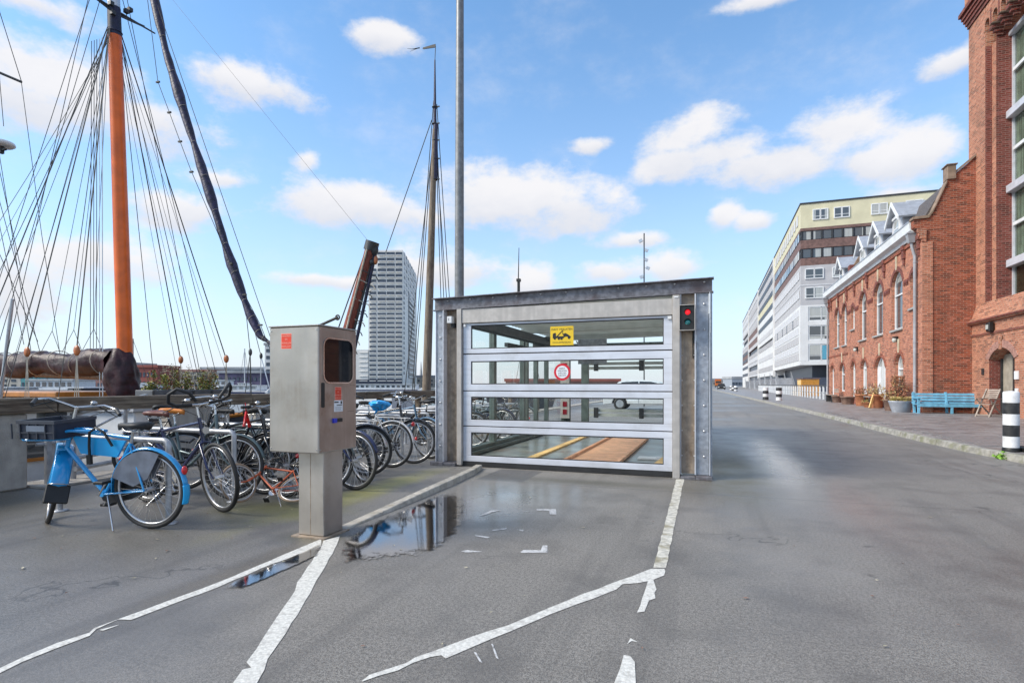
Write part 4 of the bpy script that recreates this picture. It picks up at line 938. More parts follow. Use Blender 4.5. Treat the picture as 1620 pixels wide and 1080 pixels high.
def saddle(par, x, z, m, tilt=0, k=1.0):
    mb = MB(); mb.M = T((x, 0, z)) @ Matrix.Rotation(tilt, 4, 'Y'); vs = []; fs = []
    secs = [(-.15, .045, .0), (-.13, .095, .012), (-.06, .105, .014), (0, .075, .008), (.06, .035, .004), (.12, .022, .002), (.145, .008, -.004)]
    for sx, w, dz in secs:
        for j in range(8):
            t = 2 * math.pi * j / 8; yy = w * k * math.cos(t); zz = dz + (.022 * math.sin(t) if math.sin(t) > 0 else .038 * math.sin(t))
            vs.append((sx * k, yy, zz))
    for i in range(len(secs) - 1):
        for j in range(8): fs.append((i * 8 + j, i * 8 + (j + 1) % 8, (i + 1) * 8 + (j + 1) % 8, (i + 1) * 8 + j))
    fs += [tuple(reversed(range(8))), tuple(range(len(vs) - 8, len(vs)))]
    mb.add(vs, fs, 0, True); s = mb.build('saddle', m, par)
    mb = MB(); mb.M = T((x, 0, z))
    for sy in (-.03, .03): mb.tube([(-.11, sy * 1.6, -.02), (-.06, sy, -.05), (.05, sy, -.045), (.11, sy * .4, -.01)], .004, 5)
    for sy in (-.06, .06): mb.tube([(-.1 + .012 * math.cos(i), sy + .012 * math.sin(i), -.06 + i * .0032) for i in range(13)], .003, 4)
    mb.build('saddle_springs', M['chrome'], s)
    return s
def bicycle(label, x, y, hd, lean=0, steer=0, style='mens', col='blackgloss', tyre='black', sad='black', bar='dutch', rf=True, ff=True, fcol=None, guard=True, rackon=True, lite=False, scale=1, rw=.345, lamp=True, skirt=False, tag_name='bicycle', roty=0, z0=0):
    b = thing(tag_name, label, 'bicycle', (x, y, z0), (R(lean), R(roty), R(hd)), group='bicycles parked at the quay racks', scale=scale)
    I = Matrix.Identity(4); C_ = M[col]; FC = M[fcol or col]
    r0 = Vector((-.54, 0, rw)); f0 = Vector((.57, 0, rw)); bb = Vector((-.10, 0, .295)); st = Vector((-.265, 0, .80)); ht = Vector((.295, 0, .90)); hb = Vector((.345, 0, .70))
    if style == 'cargo': f0.x, st.x, st.z, ht.x, hb.x = .56, -.38, .745, .20, .27
    ax = (hb - ht).normalized()
    S = T(hb) @ Matrix.Rotation(-R(steer), 4, ax) @ T(-hb)
    wheel(b, r0, rw, M[tyre], I, lite=lite, name='rear_wheel'); wheel(b, f0, rw, M[tyre], S, lite=lite, name='front_wheel')
    mb = MB(); t = .0155
    mb.tube([bb, st], t, 8); mb.tube([ht + Vector((0, 0, .02)), hb - Vector((0, 0, .02))], .019, 8)
    if style == 'step':
        mb.tube([hb + Vector((-.01, 0, 0)), Vector((.12, 0, .47)), Vector((.0, 0, .36)), bb], t * 1.1, 8); mb.tube([ht - Vector((0, 0, .06)), Vector((.1, 0, .58)), Vector((-.02, 0, .47)), Vector((-.17, 0, .50))], t, 8)
    elif style == 'cargo':
        mb.tube([hb, bb], .020, 8); mb.tube([(.17, 0, .845), (-.37, 0, .79)], .017, 8)
        mb.tube([(.22, 0, .80), (.20, 0, .86), (.10, 0, .862), (-.12, 0, .845)], .015, 8)
        for s in (-1, 1):
            mb.tube([(-.12, s * .02, .845), (.14, s * .08, .855), (.24, s * .11, .84), (.28, s * .12, .785)], .013, 7)
            mb.tube([(.56, s * .13, .775), (.27, s * .13, .78), (.18, s * .05, .78)], .010, 6)
        for i in range(6): mb.tube([(.24 + i * .062, -.15, .785), (.24 + i * .062, .15, .785)], .006, 5)
    else:
        mb.tube([hb, bb], t * 1.1, 8); mb.tube([ht - Vector((0, 0, .03)), st - Vector((0, 0, .03))], t, 8)
    for s in (-1, 1):
        mb.tube([bb + Vector((0, s * .03, 0)), r0 + Vector((0, s * .06, 0))], .009, 6); mb.tube([st + Vector((0, s * .015, -.02)), r0 + Vector((0, s * .06, 0))], .008, 6)
    mb.lathe((bb.x, -.04, bb.z), [(.022, 0), (.022, .08)], 10, ax='y')
    fr = mb.build('frame', C_, b)
    mb = MB(); mb.M = S
    for s in (-1, 1): mb.tube([hb + Vector((.01, 0, -.02)), hb + Vector((.015, s * .05, -.03)), Vector((.46, s * .052, .45)), f0 + Vector((-.0, s * .055, 0))], [.013, .013, .011, .008], 7)
    mb.build('fork', C_, b)
    mb = MB(); mb.tube([st, st + Vector((-.02, 0, .10))], .0125, 8); mb.build('seat_post', M['chrome'], b)
    saddle(b, st.x - .025, st.z + .15, M[sad])
    mb = MB(); mb.M = S; hz = 1.04 if bar != 'flat' else .99
    mb.tube([ht, (ht.x - .025, 0, hz)], .013, 8); mb.tube([(ht.x - .03, 0, hz), (ht.x + .03, 0, hz + .01)], .015, 8)
    grips = []
    hx = ht.x + .03
    if bar == 'dutch':
        for s in (-1, 1):
            mb.tube([(hx, 0, hz + .01), (hx + .03, s * .09, hz + .035), (hx + .01, s * .20, hz + .06), (hx - .10, s * .28, hz + .035), (hx - .20, s * .30, hz - .005)], .0115, 7)
            grips.append([(hx - .10, s * .282, hz + .035), (hx - .22, s * .303, hz - .012)])
    elif bar == 'loop':
        for s in (-1, 1):
            mb.tube([(hx, 0, hz + .01), (hx + .02, s * .09, hz + .02)], .012, 7)
            grips.append([(hx + .02, s * .08, hz + .02), (hx + .0, s * .22, hz + .03), (hx + .02, s * .29, hz + .07), (hx + .06, s * .30, hz + .15), (hx + .13, s * .25, hz + .20), (hx + .19, s * .17, hz + .15), (hx + .17, s * .11, hz + .07)])
    else:
        for s in (-1, 1):
            mb.tube([(hx, 0, hz + .01), (hx + .01, s * .15, hz + .03), (hx - .03, s * .28, hz + .035)], .0115, 7); grips.append([(hx - .01, s * .2, hz + .033), (hx - .035, s * .31, hz + .035)])
    hbar = mb.build('handlebar', M['chrome'], b)
    for g in grips:
        mb = MB(); mb.M = S; mb.tube(g, .0165, 8); mb.build('grip', M['black'], hbar)
    if not lite:
        mb = MB(); mb.M = S
        for s in (-1, 1): mb.tube([(hx - .02, s * .23, hz + .03), (hx + .06, s * .20, hz - .0), (hx + .05, s * .05, hz - .09), (.36, s * .02, .72)], .003, 5); mb.tube([(hx + .02, s * .16, hz + .045), (hx - .03, s * .25, hz + .0), (hx - .09, s * .30, hz - .03)], .005, 5)
        mb.build('brake_cable', M['ink'], hbar)
        mb = MB(); mb.M = S; mb.ball((hx + .02, -.12, hz + .07), .028, 10, 6, sq=(1, 1, .7)); mb.build('bell', M['chrome'], hbar)
    if rf: fender(b, r0, rw + .018, -8, 175, .055, FC, I, 'rear_mudguard')
    if ff: fender(b, f0, rw + .018, 18, 150 if style == 'cargo' else 165, .06, FC, S, 'front_mudguard')
    # crank, chainring, pedals
    mb = MB(); mb.lathe((bb.x, -.055, bb.z), [(.09, 0), (.09, .004)], 20, ax='y'); mb.tube([(bb.x, -.07, bb.z), (bb.x + .10, -.075, bb.z - .13)], .009, 6); mb.tube([(bb.x, .07, bb.z), (bb.x - .10, .075, bb.z + .13)], .009, 6)
    cr = mb.build('crank', M['chrome'], b)
    for s, px, pz in ((-1, .10, -.13), (1, -.10, .13)): mb = MB(); mb.box(bb.x + px - .045, bb.x + px + .045, s * .08, s * .17, bb.z + pz - .012, bb.z + pz + .012); mb.build('pedal', M['black'], cr, bevel=.003)
    if guard:
        mb = MB(); mb.prism([(bb.x + .12, bb.z), (bb.x + .08, bb.z + .09), (bb.x - .02, bb.z + .11), (r0.x - .04, r0.z + .05), (r0.x - .05, r0.z - .04), (bb.x - .02, bb.z - .10), (bb.x + .08, bb.z - .08)], 'y', -.068, -.045); mb.build('chain_guard', M['black'], b, bevel=.006)
    else:
        mb = MB()
        for dz in (.055, -.055): mb.tube([(bb.x, -.053, bb.z + dz * 1.5), (r0.x, -.053, r0.z + dz * .6)], .004, 4)
        mb.build('chain', M['darksteel'], b)
    if rackon:
        mb = MB()
        for s in (-.055, .055): mb.tube([(-.28, s * .6, .76), (-.33, s, rw * 2 + .065), (-.80, s, rw * 2 + .055)], .006, 6); mb.tube([(-.72, s, rw * 2 + .056), (r0.x - .01, s * 1.15, r0.z)], .005, 5)
        for i in range(4): mb.tube([(-.40 - i * .12, -.055, rw * 2 + .064), (-.40 - i * .12, .055, rw * 2 + .064)], .004, 4)
        mb.build('luggage_rack', C_ if style != 'cargo' else M['bikeblue'], b)
    if lamp:
        mb = MB(); mb.ball((r0.x - .352 if rackon is False else -.93, 0, rw + .13 if not rackon else rw + .10), .028, 10, 6, sq=(.6, 1, 1)); mb.build('rear_light', M['redreflector'], b)
        mb = MB(); mb.M = S; mb.lathe((.40, 0, .80), [(.02, -.04), (.033, -.01), (.035, .01)], 12, ax='x'); mb.build('headlamp', M['chrome'], b)
    mb = MB(); mb.tube([(bb.x - .06, .04, bb.z - .01), (bb.x - .22, .16 if lean <= 0 else -.16, .02)], .008, 6); mb.build('kickstand', M['chrome'], b)
    if skirt:
        mb = MB(); pts = []
        for a in range(18, 116, 8): pts.append((r0.x + (rw - .005) * math.cos(R(a)), r0.z + (rw - .005) * math.sin(R(a))))
        pts.append((r0.x - .02, r0.z + .10)); pts.append((r0.x + .12, r0.z + .03))
        for s in (-.043, .038): mb.prism(pts, 'y', s, s + .005)
        mb.build('skirt_guard', M['coatguard'], b)
    return b
blue = bicycle('bright blue cargo bicycle with a dark crate on its front carrier', -5.11, 3.38, 190.8, -3, -42, style='cargo', col='bikeblue', sad='black', fcol='bikeblue', skirt=True, rackon=False, lamp=False)
# crate, sign plate, mudflap, lock and rear light of the blue bicycle
cr = thing('plastic_crate', 'dark blue plastic crate on the front carrier of the blue bicycle', 'crate', (-5.11, 3.38, 0), (R(-3), 0, R(190.8)))
mb = MB(); x0, x1, y0, y1, z0, z1 = .17, .53, -.19, .19, .795, .955
mb.box(x0, x1, y0, y1, z0, z0 + .01)
for a, b_, c, d in ((x0, x1, y0, y0 + .008), (x0, x1, y1 - .008, y1), (x0, x0 + .008, y0 + .0085, y1 - .0085), (x1 - .008, x1, y0 + .0085, y1 - .0085)): mb.box(a, b_, c, d, z0 + .0105, z1 - .03)
mb.build('crate_wall', M['crate'], cr)
mb = MB()
for a, b_, c, d in ((x0 - .01, x1 + .01, y0 - .012, y0 + .004), (x0 - .01, x1 + .01, y1 - .004, y1 + .012), (x0 - .01, x0 + .004, y0 + .0045, y1 - .0045), (x1 - .004, x1 + .01, y0 + .0045, y1 - .0045)): mb.box(a, b_, c, d, z1 - .029, z1)
for i in range(6):
    xx = x0 + .0 + i * .084; mb.box(xx, xx + .008, y1, y1 + .011, z0, z1 - .03); mb.box(xx, xx + .008, y0 - .011, y0, z0, z1 - .03)
for i in range(5): yy = y0 + .02 + i * .08; mb.box(x1, x1 + .009, yy, yy + .008, z0, z1 - .03)
mb.box(x0 - .004, x1 + .004, y1, y1 + .008, z0 + .05, z0 + .06); mb.build('crate_rib', mat('crate_rib_plastic', (.05, .055, .07), .45), cr)
mb = MB(); mb.box(.26, .44, y1 + .009, y1 + .0125, z0 + .065, z1 - .045); mb.build('label_plate', mat('grey_label_plate', (.16, .19, .24), .5), cr)
mb = MB(); mb.prism([(.20, .80), (.12, .645), (-.24, .62), (-.33, .765)], 'y', -.010, .010); mb.build('sign_plate', M['panelblue'], blue)
ht_, hb_ = Vector((.20, 0, .90)), Vector((.27, 0, .70)); Sb = T(hb_) @ Matrix.Rotation(R(42), 4, (hb_ - ht_).normalized()) @ T(-hb_)
f0_ = Vector((.56, 0, .345)); mb = MB(); mb.M = Sb
mb.prism([(f0_.x - .355, f0_.z + .03), (f0_.x - .38, f0_.z + .03), (f0_.x - .43, f0_.z - .12), (f0_.x - .385, f0_.z - .13)], 'y', -.085, .085); mb.build('mudflap', M['black'], blue, bevel=.008)
fender(blue, f0_, .378, 88, 178, .135, M['bikeblue'], Sb, 'wide_front_guard')
mb = MB(); mb.M = Sb; mb.ring((f0_.x - .37, 0, f0_.z + .03), (.2, 0, 1), .075, .005, 20, 5, flat=1); mb.build('guard_hoop', M['chrome'], blue)
mb = MB(); mb.tube([(-.22, .03, .72), (-.16, .045, .84), (-.08, .045, .88), (-.02, .05, .84), (.0, .04, .72), (.0, .04, .62)], .011, 8); mb.box(-.02, .02, .03, .055, .56, .64); mb.build('lock', M['ink'], blue)
mb = MB(); mb.ball((-.885, .0, .52), .03, 10, 6, sq=(.6, 1, 1.3)); mb.build('rear_light', M['redreflector'], blue)
fender(blue, Vector((-.54, 0, .345)), .366, 172, 198, .075, M['panelblue'], Matrix.Identity(4), 'rear_mudflap')
b2 = bicycle('grey city bicycle with brown leather saddle and black looped handlebar', -5.10, 4.22, -3, 3, -12, style='mens', col='darkblue', tyre='black', sad='brownskin', bar='loop', ff=False, guard=False, rackon=True)
b3 = bicycle('bicycle with bright orange saddle cover behind the brown saddled one', -5.50, 4.62, 4, -5, 10, style='step', col='greyframe', sad='orangeskin', bar='dutch')
b4 = bicycle('black bicycle with big black front wheel at the second rack', -5.02, 5.02, -6, 6, 14, style='mens', col='blackgloss', bar='flat', ff=True)
b5 = bicycle('dark bicycle reaching out past the right side of the cabinet post', -4.56, 5.55, 2, -4, -8, style='step', col='darkblue', bar='dutch', skirt=True)
b6 = bicycle('black ladies bicycle with upright steering in the middle of the tangle', -5.15, 5.85, 176, 5, 24, style='step', col='blackgloss', bar='dutch')
b6b = bicycle('black bicycle with bent forward bars just left of the cabinet', -5.0, 6.45, 3, 7, 18, style='mens', col='blackgloss', bar='flat')
b12 = bicycle('black bicycle leaning low behind the orange saddled one', -5.35, 4.95, 186, 9, 25, style='step', col='blackgloss', bar='flat')
b13 = bicycle('dark grey bicycle wedged third in the tangle beside the red lock', -4.85, 5.25, 5, -8, 30, style='mens', col='greyframe', bar='loop', guard=False)
b14 = bicycle('black roadster pressed against the cabinet side of the tangle', -4.75, 6.1, -4, 9, -28, style='mens', col='blackgloss', bar='dutch')
b15 = bicycle('black bicycle chained to the timber rail behind the racks', -6.6, 5.6, 60, -7, 20, style='step', col='blackgloss', bar='flat')
b7 = bicycle('silver grey bicycle standing against the rack behind the cabinet', -5.2, 6.75, 182, -4, -15, style='mens', col='whiteframe', bar='dutch', lite=True)
b8 = bicycle('white framed bicycle with red rear light and blue plastic bag over its saddle', -5.08, 7.22, 184, 4, 10, style='step', col='whiteframe', fcol='whiteframe', sad='bluebag')
b9 = bicycle('black bicycle with swept bars right behind the blue bagged saddle', -5.02, 7.72, 2, -5, 12, style='mens', col='blackgloss', sad='black')
b10 = bicycle('steel blue framed bicycle at the rack beside the shelter column', -5.05, 8.38, -2, 4, -10, style='mens', col='steelblue', sad='black', bar='flat')
b11 = bicycle('black old bicycle deepest in the row left of the shelter', -5.1, 8.95, 183, -6, 20, style='step', col='blackgloss', lite=True)
bag = MB(); bag.M = T((-.30, 0, .955)); vs = []; fs = []
for i in range(7):
    a = math.pi * i / 6
    for j in range(14):
        t = 2 * math.pi * j / 14; k = 1 + .16 * math.sin(3 * t + i) + rnd.uniform(-.08, .08)
        vs.append((.17 * k * math.sin(a) * math.cos(t), .125 * k * math.sin(a) * math.sin(t), .06 * math.cos(a) - (.05 * abs(math.sin(2 * t)) if i > 4 else 0)))
for i in range(6):
    for j in range(14): fs.append((i * 14 + j, (i + 1) * 14 + j, (i + 1) * 14 + (j + 1) % 14, i * 14 + (j + 1) % 14))
bag.add(vs, fs, 0, False); bag.tube([(.02, .02, -.03), (.03, .03, -.12), (.06, .03, -.16)], [.03, .02, .004], 6)
pb = thing('plastic_bag', 'crumpled blue plastic bag pulled over the saddle of the white bicycle', 'plastic bag', (-5.08, 7.22, 0), (R(4), 0, R(184)))
bag.build('bag', M['bluebag'], pb)
mb = MB(); mb.ball((-.88, 0, .66), .035, 10, 6, sq=(.5, 1.6, 1)); mb.build('reflector', M['redreflector'], b8)
kid = bicycle("small faded orange children's bicycle with tan tyres fallen on its side", -4.33, 4.46, 196, 58, 62, style='mens', col='orangeframe', tyre='tan', sad='black', bar='flat', guard=False, rackon=False, lamp=False, scale=.60, rf=False, ff=False, z0=.06)
for k, (yy, st_, c_) in enumerate(((10.15, 'step', 'blackgloss'), (11.0, 'mens', 'greyframe'), (11.85, 'step', 'darkblue'), (12.7, 'mens', 'blackgloss'), (13.6, 'step', 'greyframe'))):
    bicycle('%s bicycle seen through the left glass of the shelter, %s in line' % (('black', 'grey green', 'dark blue', 'black', 'grey green')[k], ('first', 'second', 'third', 'fourth', 'fifth')[k]), -5.05, yy, (0, 180)[k % 2] + rnd.uniform(-5, 5), rnd.uniform(-5, 5), rnd.uniform(-20, 20), style=st_, col=c_, lite=True)
lk = thing('red_cable_lock', 'red folding lock hanging from the handlebar in the tangle of bicycles', 'lock', (-4.75, 5.3, .7), world=True)
p_ = PX(386, 640, -4.85)
mb = MB(); z_ = p_.z - .08; mb.tube([(p_.x, p_.y, z_ - .16), (p_.x, p_.y + .03, z_), (p_.x, p_.y + .08, z_ - .17)], .017, 6); mb.bar((p_.x, p_.y + .01, z_ - .10), (p_.x, p_.y + .07, z_ - .10), .016, .02); mb.tube([(p_.x, p_.y + .03, z_), (p_.x, p_.y + .02, z_ + .10)], .006, 5)
mb.build('lock_arm', M['red'], lk)
# ================================================================== THE MOORED SAILING BARGE (bow to the quay)
ship = thing('sailing_barge', 'sailing barge with orange mast, maroon sail cover and raised bowsprit', 'sailing ship', (-14.6, 10.4, -1.7), world=True)
MX = Vector((-14.62, 10.40, 0))
def hull(par, secs, m, name='hull'):
    mb = MB(); vs = []; fs = []; k = 8
    for x, hb, zt in secs:
        for t_, zz in ((-1, zt), (-1.02, zt - .5), (-.95, -.9), (-.6, -2.0), (.6, -2.0), (.95, -.9), (1.02, zt - .5), (1, zt)): vs.append((x, 10.4 + hb * t_, zz))
    for i in range(len(secs) - 1):
        for j in range(k - 1): fs.append((i * k + j, i * k + j + 1, (i + 1) * k + j + 1, (i + 1) * k + j))
    fs.append(tuple(range(k))); fs.append(tuple(reversed(range((len(secs) - 1) * k, len(secs) * k))))
    mb.add(vs, fs, 0, True); return mb.build(name, m, par)
secs = [(-24, 1.3, .55), (-22, 1.9, .42), (-18, 2.15, .3), (-14, 2.15, .28), (-11.5, 1.9, .40), (-9.8, 1.3, .55), (-9.0, .6, .68), (-8.75, .12, .72)]
hull(ship, secs, M['hulldark'])
mb = MB(); n = len(secs)
for s in (-1, 1): mb.tube([(x, 10.4 + s * hb, zt + .02) for x, hb, zt in secs], .05, 6)
mb.build('gunwale', M['deckwood'], ship)
mb = MB(); mb.add([(x, 10.4 - hb * .97, -.12) for x, hb, zt in secs] + [(x, 10.4 + hb * .97, -.12) for x, hb, zt in secs], [(i, i + 1, n + i + 1, n + i) for i in range(n - 1)]); mb.build('deck', M['oldspar'], ship)
mb = MB(); mb.box(-22, -15.5, 9.3, 11.5, -.11, .92); dh = mb.build('deckhouse', M['hullwhite'], ship, bevel=.02)
mb = MB(); mb.box(-22.1, -15.4, 9.2, 11.6, .925, 1.06); mb.build('deckhouse_roof', M['deckwood'], ship, bevel=.02)
for k in range(6):
    x = -21.4 + k * 1.02; mb = MB(); mb.box(x, x + .6, 9.26, 9.297, .45, .78); w = mb.build('deckhouse_window', M['winglass'], dh)
for k in range(3): mb = MB(); mb.box(-15.6 - k * 2.2, -15.45 - k * 2.2, 9.22, 9.29, -.1, .92); mb.build('corner_post', M['deckwood'], dh)
# mast
mb = MB(); top = Vector((-14.86, 10.28, 10.45)); foot = Vector((-14.58, 10.42, -.12))
mb.tube([foot, foot.lerp(top, .5), top], [.185, .178, .155], 20); mb.build('mast', M['mast'], ship)
dirm = (top - foot).normalized(); t2 = top + dirm * .75
mb = MB(); mb.tube([top, t2], [.158, .15], 20); mb.ring(top + dirm * .1, dirm, .16, .02, 20, 6); mb.build('mast_collar', M['navy'], ship)
mb = MB(); mb.tube([t2, t2 + dirm * 4.0], [.145, .11], 16); mb.build('topmast', M['silverspar'], ship)
sp_c = top + dirm * .7
for s in (-1, 1):
    mb = MB(); mb.tube([sp_c, sp_c + Vector((.0, s * 1.15, .05))], [.035, .02], 8); mb.bar(sp_c + Vector((.05, 0, -.12)), sp_c + Vector((.05, s * .8, .02)), .03, .05); mb.build('spreader', M['darksteel'], ship)
for k, (dx, dy, dz) in enumerate(((.1, -.2, -.25), (.08, -.14, -.45), (.1, .2, -.2), (.1, .3, -.1))):
    mb = MB(); mb.box(top.x + dx, top.x + dx + .1, top.y + dy - .05, top.y + dy + .05, top.z + .9 + dz, top.z + 1.0 + dz); mb.build('mast_fitting', M['darksteel'], ship)
# boom and maroon bundle running aft
mb = MB(); mb.tube([(-14.7, 10.38, 1.45), (-24, 10.3, 1.75)], .11, 12); mb.build('boom', M['oldspar'], ship)
def bundle(path, rad, n=30, wr=.10, seed=3, sag=1.25):
    mb = MB(); r2 = random.Random(seed); vs = []; fs = []; k = len(path)
    ph = [r2.uniform(0, 6.28) for _ in range(6)]
    for i, (p, rr) in enumerate(zip(path, rad)):
        for j in range(n):
            t = 2 * math.pi * j / n
            w = 1 + wr * (math.sin(3 * t + ph[0] + i * .5) + .7 * math.sin(5 * t - i * .8 + ph[1]) + .6 * math.sin(9 * t + i * 1.3 + ph[2])) + r2.uniform(-.035, .035)
            w *= 1 - .13 * (1 if i % 7 == 3 else 0)
            vs.append((p, rr * w, t))
    out = []
    for q, (p, r_, t) in enumerate(vs):
        i = q // n; a = path[max(0, i - 1)]; b = path[min(k - 1, i + 1)]; d = (b - a).normalized(); e = d.cross(Vector((0, 1, .01))); e.normalize(); g = e.cross(d).normalized()
        out.append(p + g * r_ * math.cos(t) + e * r_ * math.sin(t) * sag)
    for i in range(k - 1):
        for j in range(n): fs.append((i * n + j, i * n + (j + 1) % n, (i + 1) * n + (j + 1) % n, (i + 1) * n + j))
    fs += [tuple(range(n)), tuple(reversed(range((k - 1) * n, k * n)))]
    mb.add(out, fs, 0, True); return mb
pth = [Vector((-14.9 - i * .16, 10.3, 1.82 + .0 * i + .05 * math.sin(i * .45))) for i in range(46)]
rd = [.30 + .035 * math.sin(i * .35) for i in range(46)]
bundle(pth, rd, 30, .045, 3, 1.12).build('sail_cover', M['sail'], ship)
pth = [Vector((-14.66 + .04 * math.sin(i * .5) - .10 * max(0, 1 - i / 8), 10.34, 2.20 - i * .078)) for i in range(20)]
rd = [.22, .26, .30, .33, .36, .39, .41, .43, .45, .46, .45, .46, .44, .43, .43, .41, .40, .39, .38, .36]
mbv = MB(); r2 = random.Random(9); vs = []; fs = []; n_ = 30
for i, (p, rr) in enumerate(zip(pth, rd)):
    for j in range(n_):
        t = 2 * math.pi * j / n_; w = 1 + .07 * math.sin(4 * t + i * .35) + .05 * math.sin(7 * t - i * .6) + r2.uniform(-.03, .03)
        vs.append((p.x + rr * w * math.cos(t) * .95, p.y + rr * w * math.sin(t) * .8, p.z))
for i in range(19):
    for j in range(n_): fs.append((i * n_ + j, (i + 1) * n_ + j, (i + 1) * n_ + (j + 1) % n_, i * n_ + (j + 1) % n_))
mbv.add(vs, fs, 0, True); mbv.build('mast_cover', M['sail'], ship)
for k in range(8):
    x = -15.3 - k * .85; mb = MB(); mb.ring((x, 10.3, 1.84), (1, 0, .25 * (-1) ** k), .355, .012, 24, 4); mb.build('lashing', M['ropelight'], ship)
def line(p, q, r, m, name, sag=0, par=ship, n=3):
    mb = MB(); p = Vector(p); q = Vector(q)
    pts = [p.lerp(q, t / 6) - Vector((0, 0, sag * 4 * (t / 6) * (1 - t / 6))) for t in range(7)] if sag else [p, q]
    mb.tube(pts, r, n if r < .02 else 8); return mb.build(name, M[m], par)
# standing rigging: shrouds to either rail, lower ends with blocks and lanyards
mt = top + dirm * .35
for s, xs in ((-1, (-13.2, -13.9, -14.9, -15.9, -16.8)), (1, (-13.4, -14.2, -15.2, -16.2))):
    for k, x in enumerate(xs):
        y = 10.4 + s * 2.1; low = Vector((x, y, 2.0 if k % 2 == 0 else .5))
        line(mt + Vector((0, s * .1, 0)), low, .017 if k % 2 == 0 else .011, 'rope', 'shroud')
        if k % 2 == 0:
            mb = MB(); mb.ball(low, .10, 10, 6, sq=(.9, .5, 1.2)); mb.build('tackle_block', M['blockwood'], ship)
            for j in range(3): line(low + Vector((0, 0, -.08)), (x + (j - 1) * .12, y, .32), .010, 'ropelight', 'lanyard')
for k, (dx, y, zt) in enumerate(((-2.2, 8.3, 12.5), (-3.2, 8.35, 13.2), (-1.6, 8.3, 14.0), (1.3, 12.4, 12.5), (.6, 12.4, 13.6), (-2.6, 12.3, 13.0))):
    line(top + dirm * (zt - 10.45), (-14.6 + dx, y, .4), .010, 'rope', 'topmast_stay')
# halyards close to the mast and lazy jacks with their crow's feet
for k in range(5): line((-15.0 - .10 * k, 10.05, 10.3), (-15.05 - .12 * k, 10.1, -.1 if k < 2 else 2.2), .010 if k else .014, 'silverspar' if k < 2 else 'rope', 'halyard')
for x in (-15.7, -16.5, -17.4):
    line((-15.0, 10.2, 10.2), (x, 10.3, 2.75), .008, 'rope', 'lazy_jack')
    for s in (-1, 1): line((x, 10.3, 2.75), (x + s * .42, 10.25, 2.12), .008, 'rope', 'crow_foot')
for k in range(5): line((-15.0, 10.2, 10.5 - .05 * k), (-16.4 - 1.6 * k, 8.6 + .1 * k, .9), .006 + .002 * (k % 3), 'rope', 'running_rope', sag=.12 + .05 * k)
for k in range(4): line((-14.9, 10.4, 10.5 - .1 * k), (-12.6 - .7 * k, 12.2, .5), .006, 'rope', 'running_rope', sag=.10)
line((-16.6, 8.6, .2), (-15.8, 8.5, 3.3), .04, 'silverspar', 'silver_strut'); 
# furled jib on its stay down to the bow
A = PY(236, -40, 10.4); B_ = PY(330, 300, 10.4); C2 = PY(392, 490, 10.4); Dd = PY(412, 532, 10.4); E_ = PY(450, 545, 10.4); E2 = PY(520, 520, 10.4)
pts = [A, PY(262, 80, 10.4), PY(295, 190, 10.4), B_, PY(362, 405, 10.4), C2, Dd, PY(428, 543, 10.4), E_, E2]
fine = []
for i in range(len(pts) - 1):
    for j in range(6): fine.append(pts[i].lerp(pts[i + 1], j / 6))
rr = []
for i, p in enumerate(fine):
    t = i / (len(fine) - 1); rr.append((.10 + .02 * math.sin(i * .8) + .012 * math.sin(i * 2.1)) if t < .62 else max(.035, .10 - (t - .62) * .45))
mb = MB(); mb.tube(fine, rr, 10); jb_ = mb.build('furled_jib', M['jib'], ship)
for k in range(14):
    i = 2 + k * 3; d = (fine[i + 1] - fine[i]).normalized(); mb = MB(); mb.ring(fine[i], d + Vector((.2, .1, .3)), rr[i] * 1.03, .007, 14, 4); mb.build('sail_tie', M['ropelight'], jb_)
line(PY(232, -40, 10.35), PY(437, 560, 10.35), .009, 'rope', 'forestay'); 
fp = [(226, -60), (250, 130), (268, 178), (285, 224), (303, 272), (365, 417), (387, 466), (412, 514), (442, 590)]
for a, b in zip(fp, fp[1:]): line(PY(*a, 10.3), PY(*b, 10.3), .009, 'rope', 'clip_stay')
for px, py in ((250, 130), (268, 178), (285, 224), (303, 272), (365, 417), (387, 466), (412, 514)):
    c = PY(px, py, 10.3); mb = MB(); mb.box(c.x - .06, c.x + .05, c.y - .02, c.y + .02, c.z - .018, c.z + .018); mb.build('stay_clip', M['rope'], ship)
c = PY(396, 557, 10.4); mb = MB(); mb.ball(c, .07, 8, 6, sq=(.7, .5, 1.3)); mb.build('tackle_block', M['darksteel'], ship)
for dx in (-.25, 0, .06): line(c, (c.x + dx, 10.4, .4), .010, 'rope', 'fall_rope')
line(PY(390, 500, 10.4), c, .010, 'rope', 'fall_rope'); c2 = PY(413, 563, 10.4); mb = MB(); mb.ball(c2, .06, 8, 6, sq=(.7, .5, 1.3)); mb.build('tackle_block', M['darksteel'], ship)
line(PY(402, 520, 10.4), c2, .009, 'rope', 'fall_rope'); line(c2, PY(428, 620, 10.4), .014, 'silverspar', 'fall_rope'); line(c2, PY(412, 620, 10.4), .012, 'silverspar', 'fall_rope')
